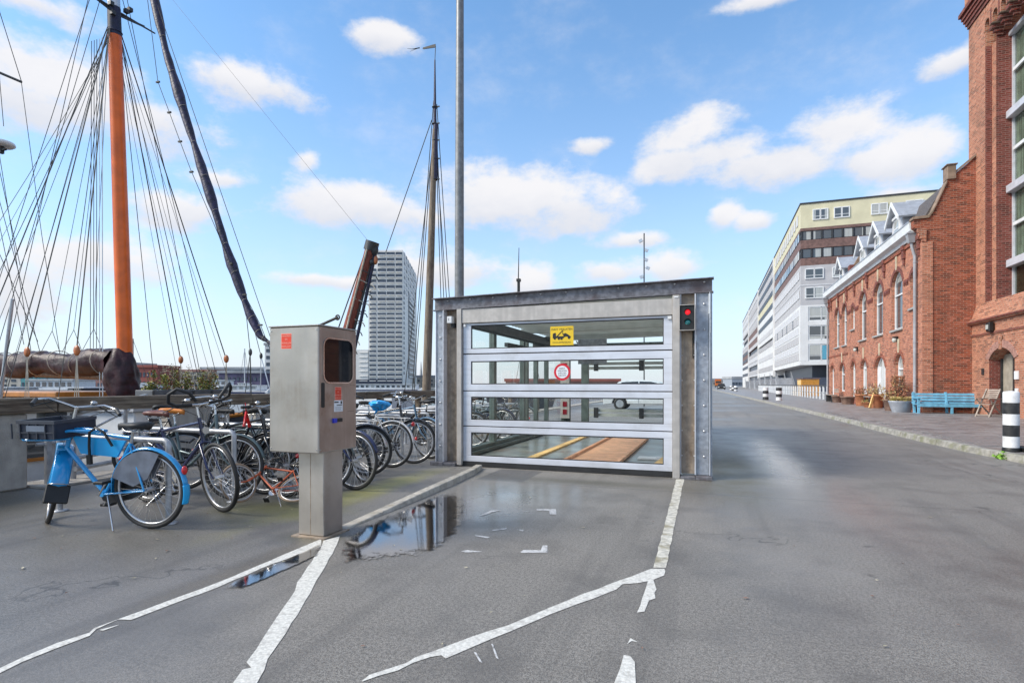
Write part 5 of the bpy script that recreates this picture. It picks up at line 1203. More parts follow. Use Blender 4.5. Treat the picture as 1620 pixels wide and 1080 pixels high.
# raised bowsprit lashed upright at the bow
bs0 = PY(541, 560, 10.4); bs1 = PY(588, 388, 10.4)
mb = MB(); mb.tube([bs0, bs0.lerp(bs1, .8), bs1], [.135, .115, .12], 14); bs = mb.build('bowsprit', M['redspar'], ship)
dd = (bs1 - bs0).normalized(); sd2 = Vector((1, 0, 0)) - dd * dd.x; sd2.normalize()
for k in range(9):
    c = bs0.lerp(bs1, .1 + k * .085); mb = MB(); mb.tube([c + sd2 * (-.13), c + Vector((0, -.14, -.03)), c + sd2 * .14 + Vector((0, 0, -.06)), c + sd2 * .30 + Vector((0, 0, -.08)), c + sd2 * .34 + Vector((0, 0, -.14))], .013, 5); mb.build('lashing', M['ropelight'] if k % 2 else M['rope'], bs)
line(bs0 + sd2 * .15, bs1 + sd2 * .10, .03, 'rope', 'bowsprit_rope'); line(bs0 + sd2 * .30, bs1 + sd2 * .14, .035, 'navy', 'bowsprit_rope'); line(bs0 - sd2 * .32, bs1 - sd2 * .10, .016, 'rope', 'bowsprit_rope'); line(bs0 + sd2 * .05 + Vector((0, -.13, 0)), bs1 + Vector((0, -.13, 0)), .02, 'ropelight', 'bowsprit_rope')
for k in range(7):
    a_ = bs0.lerp(bs1, .12 + k * .09) + sd2 * .16; b_ = bs0.lerp(bs1, .17 + k * .09) + sd2 * .30; line(a_, b_, .010, 'rope', 'bowsprit_rope')
mb = MB(); mb.ball(bs1 + sd2 * .10 - dd * .08, .11, 10, 6, sq=(.8, .8, 1.3)); mb.ball(bs1 - dd * .35 + sd2 * .13, .075, 8, 6); mb.tube([bs1 - dd * .12, bs1 + dd * .08], .15, 12); mb.build('bowsprit_cap', M['darksteel'], ship)
mb = MB(); mb.ball(bs1 - dd * .28 + sd2 * .20, .075, 10, 6, sq=(.7, .5, 1.4)); mb.build('tackle_block', M['blockwood'], ship)
c = PY(534, 502, 10.3); mb = MB(); mb.ring(c, (0, 1, 0), .05, .018, 16, 6); mb.tube([c, PY(505, 515, 10.3)], .03, 6); mb.build('chain_shackle', M['rope'], ship)
line(bs1, (-17.2, 10.2, 16), .0035, 'rope', 'topping_lift')
# mizzen gear that enters the frame on the left
e1 = PD(34, 130, 15.5)
line(PD(-60, 90, 15.2), e1, .035, 'darksteel', 'gaff_spar'); line(e1, PD(-10, -10, 15.6), .012, 'rope', 'gaff_line'); line(e1, PD(66, 370, 15.9), .010, 'rope', 'gaff_line'); line(PD(66, 370, 15.9), PD(95, 560, 16.2), .010, 'rope', 'gaff_line')
for (a, b, c, d) in ((-8, 200, 50, 560), (-8, 290, 75, 600), (-10, 380, 60, 540), (-12, 300, 38, 545), (-6, 60, 6, 200), (-20, 180, 32, 420)):
    line(PD(a, b, 15.8), PD(c, d, 16), .011, 'rope', 'mizzen_shroud')
c = PD(2, 229, 15.8); mb = MB(); mb.lathe(c, [(.02, -.05), (.26, -.045), (.32, .0), (.30, .07), (.1, .10)], 20); mb.build('radar_dome', M['white'], ship)
mb = MB(); mb.box(c.x - .05, c.x + .05, c.y - .05, c.y + .05, c.z - .25, c.z - .05); mb.box(c.x - .4, c.x + .2, c.y - .03, c.y + .03, c.z - .18, c.z - .13); mb.build('radar_bracket', M['darksteel'], ship)
# ================================================================== WHITE HOUSEBOAT PONTOON BEHIND THE RAILING
hbt = thing('houseboat', 'low white houseboat on a dark pontoon right behind the timber rail', 'houseboat', (-9.8, 6, -1.7), world=True)
mb = MB(); mb.box(-12.4, -8.75, 3.0, 8.1, -1.8, -.28); mb.build('pontoon', M['hullnavy'], hbt, bevel=.05)
for k, (a, b, z) in enumerate(((3.4, 5.75, .86), (6.55, 8.0, .80))):
    mb = MB(); mb.box(-11.8, -9.0, a, b, -.275, z); cbn = mb.build('cabin', M['hullwhite'], hbt, bevel=.02)
    mb = MB(); mb.box(-11.9, -8.92, a - .08, b + .08, z + .002, z + .05); mb.build('cabin_roof', M['fargrey'], hbt)
    for j in range(2 if k == 0 else 1):
        y = a + .3 + j * 1.0; mb = MB(); mb.box(-8.998, -8.98, y, y + .55, .22, .62); w = mb.build('window', M['winglass'], cbn)
        mb = MB()
        for p in ((y - .05, y, .17, .67), (y + .55, y + .60, .17, .67), (y, y + .55, .17, .22), (y, y + .55, .62, .67)): mb.box(-8.999, -8.965, *p)
        mb.build('window_frame', M['deckwood'] if j else M['hulldark'], cbn)
pln = thing('planter_box', 'dark planter box with shrubs and seed heads above the timber rail', 'planter', (-9.4, 7.4, .85), world=True)
pa, pb_ = PX(242, 617, -9.3), PX(362, 617, -9.3)
mb = MB(); mb.box(-9.75, -9.3, pa.y, pb_.y, .852, 1.15); mb.build('box', M['planter'], pln, bevel=.01)
for k in range(5): y = pa.y + (pb_.y - pa.y) * k / 4; mb = MB(); mb.box(-9.30, -9.285, y - .02, y + .02, .86, 1.14); mb.build('box_batten', M['darksteel'], pln)
def tuft(mbs, c, r, h, n, size, cols, asp=2.2, up=.5):
    for i in range(n):
        a = rnd.uniform(0, 6.28); q = rnd.random() ** .5; z = rnd.random()
        w = (1 - .55 * z) * (.6 + .4 * math.sin(3 * a + c[0] * 5))
        p = Vector((c[0] + r * q * w * math.cos(a) * 1.0, c[1] + r * q * w * math.sin(a), c[2] + h * z))
        mbs.leaf(p, size * rnd.uniform(.5, 1.4), rnd.choice(cols), asp)
mb = MB()
for k in range(13):
    y = pa.y + .12 + (pb_.y - pa.y - .25) * k / 12
    tuft(mb, (-9.5 + rnd.uniform(-.1, .1), y, 1.14), .17, .16 + .22 * abs(math.sin(k * 1.9)), 170, .022, (0, 0, 1, 1, 2))
mb.build('foliage', [M['greenleaf'], M['yellowleaf'], M['dryleaf']], pln, kind='stuff')
mb = MB()
for k in range(46):
    y = pa.y + .35 + rnd.random() * (pb_.y - pa.y - .65); p = Vector((-9.5 + rnd.uniform(-.08, .08), y, 1.14)); q = p + Vector((rnd.gauss(0, .06), rnd.gauss(0, .09), rnd.uniform(.18, .46)))
    mb.tube([p, p.lerp(q, .6) + Vector((0, 0, .03)), q], .004, 3, caps=False, mi=0)
    for j in range(14): mb.leaf(q + Vector((rnd.gauss(0, .03), rnd.gauss(0, .03), rnd.gauss(0, .022))), .016, 1, 1.6)
mb.build('seed_stalk', [M['twig'], M['paleleaf']], pln, kind='stuff')
# ================================================================== TALL WOODEN MAST OF THE SHIP FURTHER ALONG
s2 = thing('old_barge', 'old barge with a tall grey wooden mast and dark wind vane', 'sailing ship', (-14.5, 26.7, -1.7), world=True)
f_ = PD(674, 640, 30); t_ = PD(688, 205, 30); u_ = PD(688, 95, 30)
mb = MB(); mb.tube([f_, f_.lerp(t_, .5), t_], [.24, .20, .13], 12); mb.build('mast', M['oldspar'], s2)
mb = MB(); mb.tube([t_ + Vector((0, 0, -2.7)), t_ + Vector((.05, 0, .3))], [.15, .12], 12); mb.tube([t_, u_], [.10, .035], 8); mb.build('topmast', M['jib'], s2)
for z in (-2.7, -1.6, -.6, .3, 1.2): mb = MB(); mb.ring(t_ + Vector((0, 0, z)), (0, 0, 1), .13, .035, 12, 5); mb.box(t_.x + .1, t_.x + .28, t_.y - .03, t_.y + .03, t_.z + z - .03, t_.z + z + .03); mb.build('mast_band', M['darksteel'], s2)
mb = MB(); a = PD(689, 73, 30); b = PD(664, 76, 30); mb.tube([u_, a], .02, 5); mb.prism([(0, -.08), (.0, .10), (-.75, .06), (-.78, 0), (-.7, -.03)], 'y', -.02, .02); 
mb.v = [tuple(Vector(v) + (a if i >= len(mb.v) - 10 else Vector())) for i, v in enumerate(mb.v)]; mb.build('wind_vane', M['ink'], s2)
mb = MB(); mb.tube([b, PD(652, 78, 30), PD(644, 77, 30)], [.03, .015, .005], 5); mb.tube([PD(660, 77, 30), PD(648, 82, 30)], [.02, .004], 4); mb.build('streamer', M['ink'], s2)
for px, py, q in ((683, 190, (610, 400)), (684, 230, (655, 620)), (684, 235, (640, 620)), (686, 160, (652, 620)), (690, 235, (702, 610)), (690, 235, (716, 610)), (691, 165, (720, 610)), (689, 165, (708, 610))):
    line(PD(px, py, 30), PD(q[0], q[1], 30), .022, 'rope', 'stay', par=s2)
mb = MB(); mb.prism([(-22, -1.8), (-22, -.4), (-20, -.1), (-11, -.1), (-9.2, .3), (-9.0, -.4), (-10, -1.8)], 'y', 25.0, 28.4); mb.build('hull', M['hulldark'], s2, bevel=.1)
mb = MB(); mb.box(-20, -16, 25.6, 27.8, -.1, .6); mb.build('deckhouse', M['hullwhite'], s2)
# ================================================================== FAR BOATS AND THE FAR BANK
def boat(label, px0, px1, depth, ztop, hullm, cabin=None, cm='hullwhite', nw=4, mast=None, cat='boat'):
    c = PD((px0 + px1) / 2, 608, depth); L = (px1 - px0) * depth / 880
    b = thing('moored_boat', label, cat, (c.x, c.y, -1.7), (0, 0, YAW))
    h = ztop + 1.7
    mb = MB(); mb.prism([(-L / 2 + L * .05, 0), (-L / 2, h * .8), (-L / 2, h), (L / 2 - L * .06, h * .97), (L / 2, h * 1.12), (L / 2 - L * .1, 0)], 'y', -1.6, 1.6); mb.build('hull', M[hullm], b, bevel=.05)
    mb = MB(); mb.box(-L / 2 + .05, L / 2 - L * .08, -1.63, -1.605, h * .86, h * .95); mb.build('rubbing_strake', M['ropelight'] if hullm != 'hullwhite' else M['hullnavy'], b)
    if cabin:
        x0, x1, z1 = -L / 2 + cabin[0] * L, -L / 2 + cabin[1] * L, cabin[2] + 1.7
        mb = MB(); mb.box(x0, x1, -1.3, 1.3, h, z1); cb = mb.build('cabin', M[cm], b, bevel=.04)
        mb = MB(); mb.box(x0 - .15, x1 + .15, -1.45, 1.45, z1 + .002, z1 + .08); mb.build('cabin_roof', M['white'], b)
        w = (x1 - x0) / nw
        for k in range(nw): mb = MB(); mb.box(x0 + w * (k + .2), x0 + w * (k + .8), -1.33, -1.302, h + (z1 - h) * .35, h + (z1 - h) * .8); mb.build('window', M['winglass'], cb)
    if mast:
        mb = MB(); mb.cyl((mast[0] * L, 0, h), (mast[0] * L, 0, mast[1] + 1.7), .05 + depth * .0006, 6); mm = mb.build('mast', M['silverspar'] if not mast[2] else M['oldspar'], b)
        for s in (-1, 1): line((mast[0] * L, 0, mast[1] + 1.6), (mast[0] * L + s * L * .3, 0, h), .010 + depth * .0002, 'rope', 'stay', par=b)
    return b
boat('white houseboat with a row of orange curtained windows under the sail cover', 62, 136, 48, .78, 'hullwhite', (.05, .97, 1.62), nw=7, cat='houseboat')
boat('long navy barge lying flat right of the white houseboat', 118, 240, 38, .78, 'hullnavy', (.1, .3, 1.0), 'hulldark', 2, cat='barge')
boat('orange decked boat at the left edge below the sail cover', -60, 62, 40, .6, 'hulldark', (.1, .8, 1.0), 'hullwhite', 6)
boat('small white cutter with bare wooden mast beside the mast cover', 168, 262, 70, .9, 'hullwhite', (.2, .7, 1.4), nw=3, mast=(.30 - .35, 7.0, 1))
boat('white motor cruiser between the shrubs and the cabinet', 352, 436, 60, .6, 'hullwhite', (.05, .75, 1.1), nw=6)
boat('grey white cabin boat behind the bicycles near the cabinet', 330, 372, 90, .9, 'hullwhite', (.2, .8, 1.9), nw=3)
boat('thin masted white yacht in front of the purple warehouse', 372, 402, 120, .9, 'hullwhite', (.3, .7, 1.5), nw=2, mast=(0, 9, 0))
boat('cream tour boat moored in front of the high rise', 560, 672, 95, .5, 'hullwhite', (.04, .9, 1.25), 'hullwhite', 12, cat='tour boat')
boat('low white boat in the water right of the grey cabinet', 560, 640, 44, -.2, 'hullwhite', (.3, .8, .35), nw=4)
boat('white yacht with bare mast seen through the second door pane', 800, 870, 60, .7, 'hullwhite', (.2, .7, 1.2), nw=3, mast=(0, 9, 0))
boat('dark barge with mast standing above the shelter roof', 770, 880, 55, .5, 'hulldark', (.1, .4, 1.3), nw=3, cat='barge')
def far_building(label, px0, px1, ytop, depth, m, rows=0, cols=0, wm='farglass', roof=None, thick=14, base=-1.2, wfr=(.5, .5), cat='building', gable=False):
    c = PD((px0 + px1) / 2, 608, depth); L = (px1 - px0) * depth / 880; zt = 1.25 + (608 - ytop) * depth / 880
    b = thing('far_building', label, cat, (c.x, c.y, base), (0, 0, YAW)); H_ = zt - base
    mb = MB(); mb.box(-L / 2, L / 2, 0, thick, 0, H_); w = mb.build('wall', M[m], b)
    mb = MB()
    if gable: mb.prism([(-L / 2 - .5, H_), (0, H_ + L * .13), (L / 2 + .5, H_)], 'y', -.5, thick)
    else: mb.box(-L / 2 - .4, L / 2 + .4, -.4, thick + .4, H_ + .002, H_ + depth * .0035 + .2)
    mb.build('roof', M[roof or 'fargrey'], b)
    if rows:
        ww, wh = L / cols * wfr[0], H_ / (rows + .6) * wfr[1]
        q = MB(); q.box(-ww / 2, ww / 2, -.12, -.02, -wh / 2, wh / 2); me = q.mesh('window', [M[wm]])
        for i in range(rows):
            for j in range(cols): inst(me, 'window', b, T((-L / 2 + L * (j + .5) / cols, 0, H_ * (i + .8) / (rows + .6))))
    return b
far_building('pale blocks of flats at the far left edge of the skyline', -90, 44, 579, 260, 'farcream', 4, 9)
far_building('small teal gabled house on the far bank', 33, 60, 584, 200, 'farteal', 2, 4, gable=True, roof='fargrey')
far_building('long rose brick warehouse row behind the sail cover', 58, 212, 577, 230, 'farpink', 3, 26)
far_building('bright brick red hall left of the planter shrubs', 213, 249, 581, 210, 'farred', 2, 6, roof='farred')
far_building('low cream terrace behind the planter shrubs', 250, 330, 588, 240, 'farcream', 2, 10, roof='farpink')
far_building('long grey roofed quay building above the purple warehouse', 318, 432, 584, 330, 'fargrey', 2, 16)
far_building('slate purple warehouse with small windows left of the cabinet', 346, 414, 590, 180, 'farpurple', 2, 10, roof='fargrey')
far_building('dark blue shop front under the white flats', 410, 470, 592, 190, 'hullnavy', 1, 5, roof='hullwhite')
far_building('white block of flats just left of the cabinet', 419, 520, 546, 250, 'whitebuilding', 6, 7, wfr=(.7, .5))
far_building('distant pale blocks right of the high rise', 659, 700, 597, 420, 'farcream', 2, 6)
far_building('low dark red roofed shed far behind the lift', 800, 980, 603, 150, 'farpink', 1, 14, roof='farred', cat='shed')
far_building('low blue grey office at the end of the street', 1158, 1182, 599, 330, 'panelblue' if False else 'zinc', 1, 5, wfr=(.8, .5))
far_building('pale sheds where the street ends behind the orange truck', 1110, 1160, 602, 380, 'farcream', 1, 6, base=0)
sp = thing('far_spire', 'thin grey church spire right of the high rise', 'church spire', tuple(PD(666, 608, 500)), world=True)
a = PD(666, 612, 500); t = PD(666, 572, 500); mb = MB(); mb.tube([a, a.lerp(t, .4), t], [3, 1.6, .2], 6); mb.build('spire', M['fargrey'], sp)
mb = MB(); mb.box(a.x - 7, a.x + 9, a.y, a.y + 9, -1, 9); mb.build('nave', M['farcream'], sp)
fb_ = MB(); fb_.add([(-1200, 130, -1.65), (-60, 560, -1.65), (-8, 1000, -1.0), (-8, 3000, 2), (-2600, 3000, 2), (-2600, 130, 0)], [(0, 1, 2, 3, 4, 5)])
# high rise
tw = thing('residential_high_rise', 'tall cream residential high rise with window bands and slanting blade side', 'high rise', (-90, 340, -1.2), world=True)
def C3(xc, zc, z=0): return Vector((xc * CT - zc * ST, xc * ST + zc * CT, z))
Z1 = 360.; zt = 1.25 + (608 - 395.5) * Z1 / 880
A0, A1, A2, A3 = C3(-92.9, Z1), C3(-70.8, Z1), C3(-76.5, 446), C3(-99, 446)
mb = MB(); mb.hexa([v + Vector((0, 0, -1.2)) for v in (A0, A1, A2, A3)] + [v + Vector((0, 0, zt)) for v in (A0, A1, A2, A3)]); mb.build('tower_body', M['towerwall'], tw)
P0, P1 = C3(-101, Z1 - .5), C3(-93, Z1 - .5); mb = MB(); ztp = 1.25 + (608 - 553) * Z1 / 880
mb.hexa([P0, P1, C3(-95, 420), C3(-103, 420)] + [v + Vector((0, 0, ztp)) for v in (P0, P1, C3(-95, 420), C3(-103, 420))]); mb.build('podium', M['towerwall'], tw)
vrows = [95, 137, 175, 213, 252, 290, 332, 377, 420, 458, 490, 525, 557, 590, 622, 657, 690, 722, 757, 790, 823, 857, 890, 922, 957, 990]
k = Z1 / 880; cache = {}
def hwin(u0, u1, v, hh, par=tw):
    x0 = (560 + u0 / 4.5 - 810) * k; x1 = (560 + u1 / 4.5 - 810) * k; z = 1.25 + (608 - (380 + v / 4.5)) * k
    key = (round(x1 - x0, 1), hh)
    if key not in cache:
        q = MB(); w = (x1 - x0) / 2; h = hh / 4.5 * k / 2; q.box(-w, w, -.35, -.05, -h, h); q.box(-w, w, -.9, -.36, -h - .45, -h - .05, 1); cache[key] = q.mesh('window', [M['farglass'], M['towerwall']])
    c = C3((x0 + x1) / 2, Z1, z); return inst(cache[key], 'window', par, T(c) @ RZ(YAW))
for i, v in enumerate(vrows):
    up = v < 440; hh = 21 if up else 14
    segs = [(170, 225), (232, 290), (298, 343)] if i % 2 == 0 else [(170, 228), (236, 288), (298, 343)]
    if v > 200: segs.insert(0, (112 if v > 300 else 120, 158))
    if v > 780: segs.insert(0, (40, 98))
    for a, b in segs: hwin(a, b, v, hh)
mb = MB(); mb.hexa([C3(-101, Z1 - .7), C3(-71, Z1 - .7), C3(-71, Z1), C3(-101, Z1)] + [v + Vector((0, 0, 4.5)) for v in (C3(-101, Z1 - .7), C3(-71, Z1 - .7), C3(-71, Z1), C3(-101, Z1))]); mb.build('glazed_plinth', M['towerdark'], tw)
# side face: recess with balconies and a slanting head
def side(u, z): return A1.lerp(A2, u) + Vector((0, 0, z))
nrm = Vector((A2 - A1).cross(Vector((0, 0, 1)))).normalized()
if nrm.x < 0: nrm = -nrm
def onside(u0, u1, z0, z1, off, m, name, poly=None):
    mb = MB(); pts = poly or [(u0, z0), (u1, z0), (u1, z1), (u0, z1)]
    a = [side(u, z) + nrm * .02 for u, z in pts]; b = [side(u, z) + nrm * off for u, z in pts]; n = len(pts)
    mb.add(a + b, [tuple(range(n)), tuple(range(2 * n - 1, n - 1, -1))] + [(i, (i + 1) % n, (i + 1) % n + n, i + n) for i in range(n)]); return mb.build(name, M[m], tw)
onside(0, 0, 0, 0, .3, 'towerdark', 'slot_recess', [(.36, 6), (.80, 6), (.80, 56), (.36, 66)])
for i in range(17): onside(.37, .79, 6 + i * 3.35, 7.2 + i * 3.35, .9, 'towerwall', 'balcony')
for i in range(9):
    for j in range(7): onside(.08 + j * .125, .15 + j * .125, 62 + i * 3.1 if True else 0, 63.7 + i * 3.1, .25, 'bandwhite' if (i + j) % 3 else 'towerdark', 'side_window')
for i in range(17):
    onside(.06, .11, 8 + i * 3.3, 9.6 + i * 3.3, .25, 'towerdark', 'side_window')
# ================================================================== BRICK HOUSE ON THE RIGHT
HX, HY0, HY1, HE = 8.0, 26.75, 46.0, 7.45
house = thing('brick_house', 'long red brick house with arched white windows and four dormers', 'house', (12, 36, .1), world=True)
def arch_pts(ya, yb, zt, rise, n=8):
    """from (yb, spring) over the crown to (ya, spring)"""
    c = (ya + yb) / 2; w = (yb - ya) / 2
    if rise >= w * .98: return [(c + w * math.cos(math.pi * i / n), zt - w + w * math.sin(math.pi * i / n)) for i in range(n + 1)]
    r = (w * w + rise * rise) / (2 * rise); a = math.asin(w / r)
    return [(c + r * math.sin(a - 2 * a * i / n), zt - r + r * math.cos(a - 2 * a * i / n)) for i in range(n + 1)]
def wall_open(mb, x0, x1, y0, y1, z0, z1, ops, mi=0):
    ops = sorted(ops); y = y0
    for ya, yb, za, zb, rise in ops:
        mb.box(x0, x1, y, ya, z0, z1, mi)
        if za > z0 + .01: mb.box(x0, x1, ya, yb, z0, za, mi)
        a = arch_pts(ya, yb, zb, rise) if rise else [(yb, zb), (ya, zb)]
        mb.prism([(ya, z1)] + list(reversed(a)) + [(yb, z1)], 'x', x0, x1, mi)
        y = yb
    mb.box(x0, x1, y, y1, z0, z1, mi)
UP = [(42.41, 43.83, 3.78, 6.42, .6), (40.27, 41.50, 3.78, 6.42, .6), (38.2, 39.1, 4.58, 6.0, .4), (35.5, 37.0, 3.78, 6.46, .6), (32.35, 33.95, 3.78, 6.46, .6), (29.3, 30.92, 3.78, 6.46, .6), (27.5, 28.28, 4.5, 6.02, .35)]
LO = [(44.2, 45.3, .11, 2.62, .5), (40.8, 42.3, .80, 2.65, .5), (38.0, 39.1, .11, 2.66, .5), (35.4, 36.7, .11, 2.64, .5), (31.9, 33.85, .11, 2.66, .6), (29.2, 30.4, .95, 2.64, .5)]
mb = MB(); wall_open(mb, HX, HX + .34, HY0 + .352, HY1, 3.15, HE, UP); wall_open(mb, HX, HX + .34, HY0 + .352, HY1, .10, 3.149, LO); mb.build('street_wall', M['redbrick'], house)
mb = MB(); mb.box(HX + .36, HX + .40, HY0 + .4, HY1 - .1, .2, HE); mb.build('dark_interior', M['darkroom'], house)
def ywin(ya, yb, za, zb, rise, kind):
    x = HX + .13; f = .085
    mb = MB(); out = [(ya + .005, za), ] ; a = arch_pts(ya + .005, yb - .005, zb - .005, rise); ai = arch_pts(ya + f, yb - f, zb - f, max(.1, rise - .04))
    n = len(a)
    outer = [(yb - .005, za)] + a + [(ya + .005, za)]; inner = [(yb - f, za + f)] + ai + [(ya + f, za + f)]; n = len(outer)
    vs = [(x, p, q) for p, q in outer] + [(x, p, q) for p, q in inner] + [(x + .07, p, q) for p, q in outer] + [(x + .07, p, q) for p, q in inner]
    fs = []
    for i in range(n):
        j = (i + 1) % n; fs += [(i, j, j + n, i + n), (i + n, j + n, j + 3 * n, i + 3 * n)]
    mb.add(vs, fs); w = mb.build('window_frame' if kind != 'door' else 'door_frame', M['white'], house)
    mb = MB(); mb.add([(x + .05, p, q) for p, q in inner], [tuple(range(n))]); mb.build('pane', M['winglass'], w)
    c = (ya + yb) / 2; zm = za + (zb - za) * .60
    mb = MB()
    if kind == 'sash': mb.box(x - .008, x + .045, ya + f, yb - f, zm - .035, zm + .035)
    elif kind == 'double': mb.box(x - .008, x + .045, c - .05, c + .05, za + f, zb - .12); mb.box(x - .01, x + .045, ya + f, yb - f, za + f, za + .7); mb.box(x - .008, x + .045, ya + f, c - .3, za + .7, zb - .5); mb.box(x - .008, x + .045, c + .3, yb - f, za + .7, zb - .5)
    elif kind == 'door': mb.box(x - .008, x + .045, ya + f, yb - f, za + f, za + .95); mb.box(x - .008, x + .045, ya + f, ya + f + .13, za + .95, zb - .5); mb.box(x - .008, x + .045, yb - f - .13, yb - f, za + .95, zb - .5); mb.box(x - .008, x + .045, ya + f, yb - f, zb - .52, zb - .42)
    mb.build('sash_bar' if kind == 'sash' else 'door_leaf', M['white'], w)
    if kind == 'sash' and zb > 3:
        mb = MB(); mb.box(HX - .09, HX + .12, ya - .06, yb + .06, za - .09, za - .005); mb.build('sill', M['stone_grey'], w, bevel=.01)
    # brick arch ring and keystone, a little proud
    oo = arch_pts(ya - .2, yb + .2, zb + .2, rise + .1, 12); ii = arch_pts(ya - .0, yb + .0, zb + .0, rise, 12); nn = len(oo)
    mb = MB(); vs = [(HX - .018, p, q) for p, q in oo] + [(HX - .018, p, q) for p, q in ii] + [(HX + .002, p, q) for p, q in oo] + [(HX + .1, p, q) for p, q in ii]
    mb.add(vs, [(i, i + 1, i + 1 + nn, i + nn) for i in range(nn - 1)] + [(i, i + 1, i + 1 + 2 * nn, i + 2 * nn) for i in range(nn - 1)] + [(i + nn, i + 1 + nn, i + 1 + 3 * nn, i + 3 * nn) for i in range(nn - 1)])
    mb.build('arch_ring', M['darkbrick'] if zb > 3 else M['redbrick_dark'], house)
    if yb - ya > 1.15:
        mb = MB(); mb.prism([(c - .07, zb + .05), (c + .07, zb + .05), (c + .10, zb + .68), (c - .10, zb + .68)], 'x', HX - .05, HX + .0); mb.build('keystone', M['sand'], house, bevel=.01)
for o in UP: ywin(*o, 'sash')
for o, k in zip(LO, ('door', 'sash', 'door', 'door', 'double', 'sash')): ywin(*o, k)
ARC = sorted(UP)
for (a, b) in zip(ARC, ARC[1:]):
    if b[0] - a[1] > .3:
        mb = MB(); mb.box(HX - .035, HX, a[1] + .22, b[0] - .22, 5.72, 5.84)
        k_ = a[1] + .25
        while k_ < b[0] - .3: mb.box(HX - .05, HX, k_, k_ + .09, 5.60, 5.70); k_ += .2
        mb.build('string_course', M['darkbrick'], house)
mb = MB(); mb.box(HX - .03, HX, 39.9, 46, 3.16, 3.28); mb.box(HX - .06, HX, HY0, HY1, 7.16, 7.30); mb.box(HX - .05, HX, HY0 + .02, HY1, .10, .42); mb.build('brick_band', M['redbrick_dark'], house)
for y in (29.0, 32.0, 35.2, 38.1, 40.1, 42.6, 45.0, 45.8, 27.1):
    mb = MB(); mb.box(HX - .10, HX - .001, y - .13, y + .13, 6.78, 7.15); mb.box(HX - .07, HX - .001, y - .08, y + .08, 6.5, 6.779); mb.box(HX - .13, HX - .061, y - .16, y + .16, 7.16, 7.38); mb.build('corbel', M['darkbrick'], house, bevel=.01)
# cornice and gutter
mb = MB(); mb.prism([(HX - .30, 7.62), (HX - .34, 7.95), (HX + .3, 7.95), (HX + .3, 7.40), (HX - .06, 7.40), (HX - .10, 7.52)], 'y', 27.25, HY1 + .2); mb.build('cornice', M['white'], house)
mb = MB(); mb.box(HX - .36, HX - .06, 27.25, HY1 + .2, 7.951, 8.0); mb.build('gutter', M['zinc'], house)
# gable wall facing the photographer
mb = MB(); gp = [(HX, .10), (HX, 7.10), (HX - .12, 7.25), (HX - .12, 7.45), (HX - .30, 7.62), (HX - .32, 7.92), (8.17, 7.94), (8.30, 8.12), (8.84, 9.33), (8.84, 9.62), (9.08, 9.62), (9.80, 10.24), (9.80, .10)]
mb.prism(gp, 'y', HY0, HY0 + .35); mb.build('gable_wall', M['redbrick_dark'], house)
mb = MB(); cp = [(HX - .36, 7.93), (8.19, 7.95), (8.32, 8.13), (8.80, 9.28)]
for (a, b), (c, d) in zip(cp, cp[1:] ): mb.bar((a, HY0 + .14, b + .05), (c, HY0 + .14, d + .05), .42, .10, up=(0, 1, 0)) if False else mb.hexa([(a, HY0 - .06, b), (c, HY0 - .06, d), (c, HY0 + .38, d), (a, HY0 + .38, b), (a, HY0 - .06, b + .10), (c, HY0 - .06, d + .10), (c, HY0 + .38, d + .10), (a, HY0 + .38, b + .10)])
mb.hexa([(9.09, HY0 - .06, 9.64), (9.80, HY0 - .06, 10.26), (9.80, HY0 + .38, 10.26), (9.09, HY0 + .38, 9.64), (9.09, HY0 - .06, 9.74), (9.80, HY0 - .06, 10.36), (9.80, HY0 + .38, 10.36), (9.09, HY0 + .38, 9.74)])
mb.build('gable_coping', M['coping'], house)
mb = MB(); mb.box(8.80, 9.08, HY0 - .10, HY0 + .40, 9.40, 9.95); mb.box(8.75, 9.13, HY0 - .14, HY0 + .44, 9.951, 10.0); mb.build('gable_pinnacle', M['coping'], house, bevel=.01)
mb = MB(); mb.box(HX - .025, HX - .001, HY0 - .03, HY0 + .38, .11, 7.0); mb.box(HX - .001, HX + .33, HY0 - .03, HY0 - .001, .11, 7.0)
for k in range(4): mb.box(HX - .06 - k * .05, HX + .10, HY0 - .06 - .01 * k, HY0 - .001, 7.0 + k * .13, 7.12 + k * .13)
mb.build('corner_pier', M['redbrick'], house)
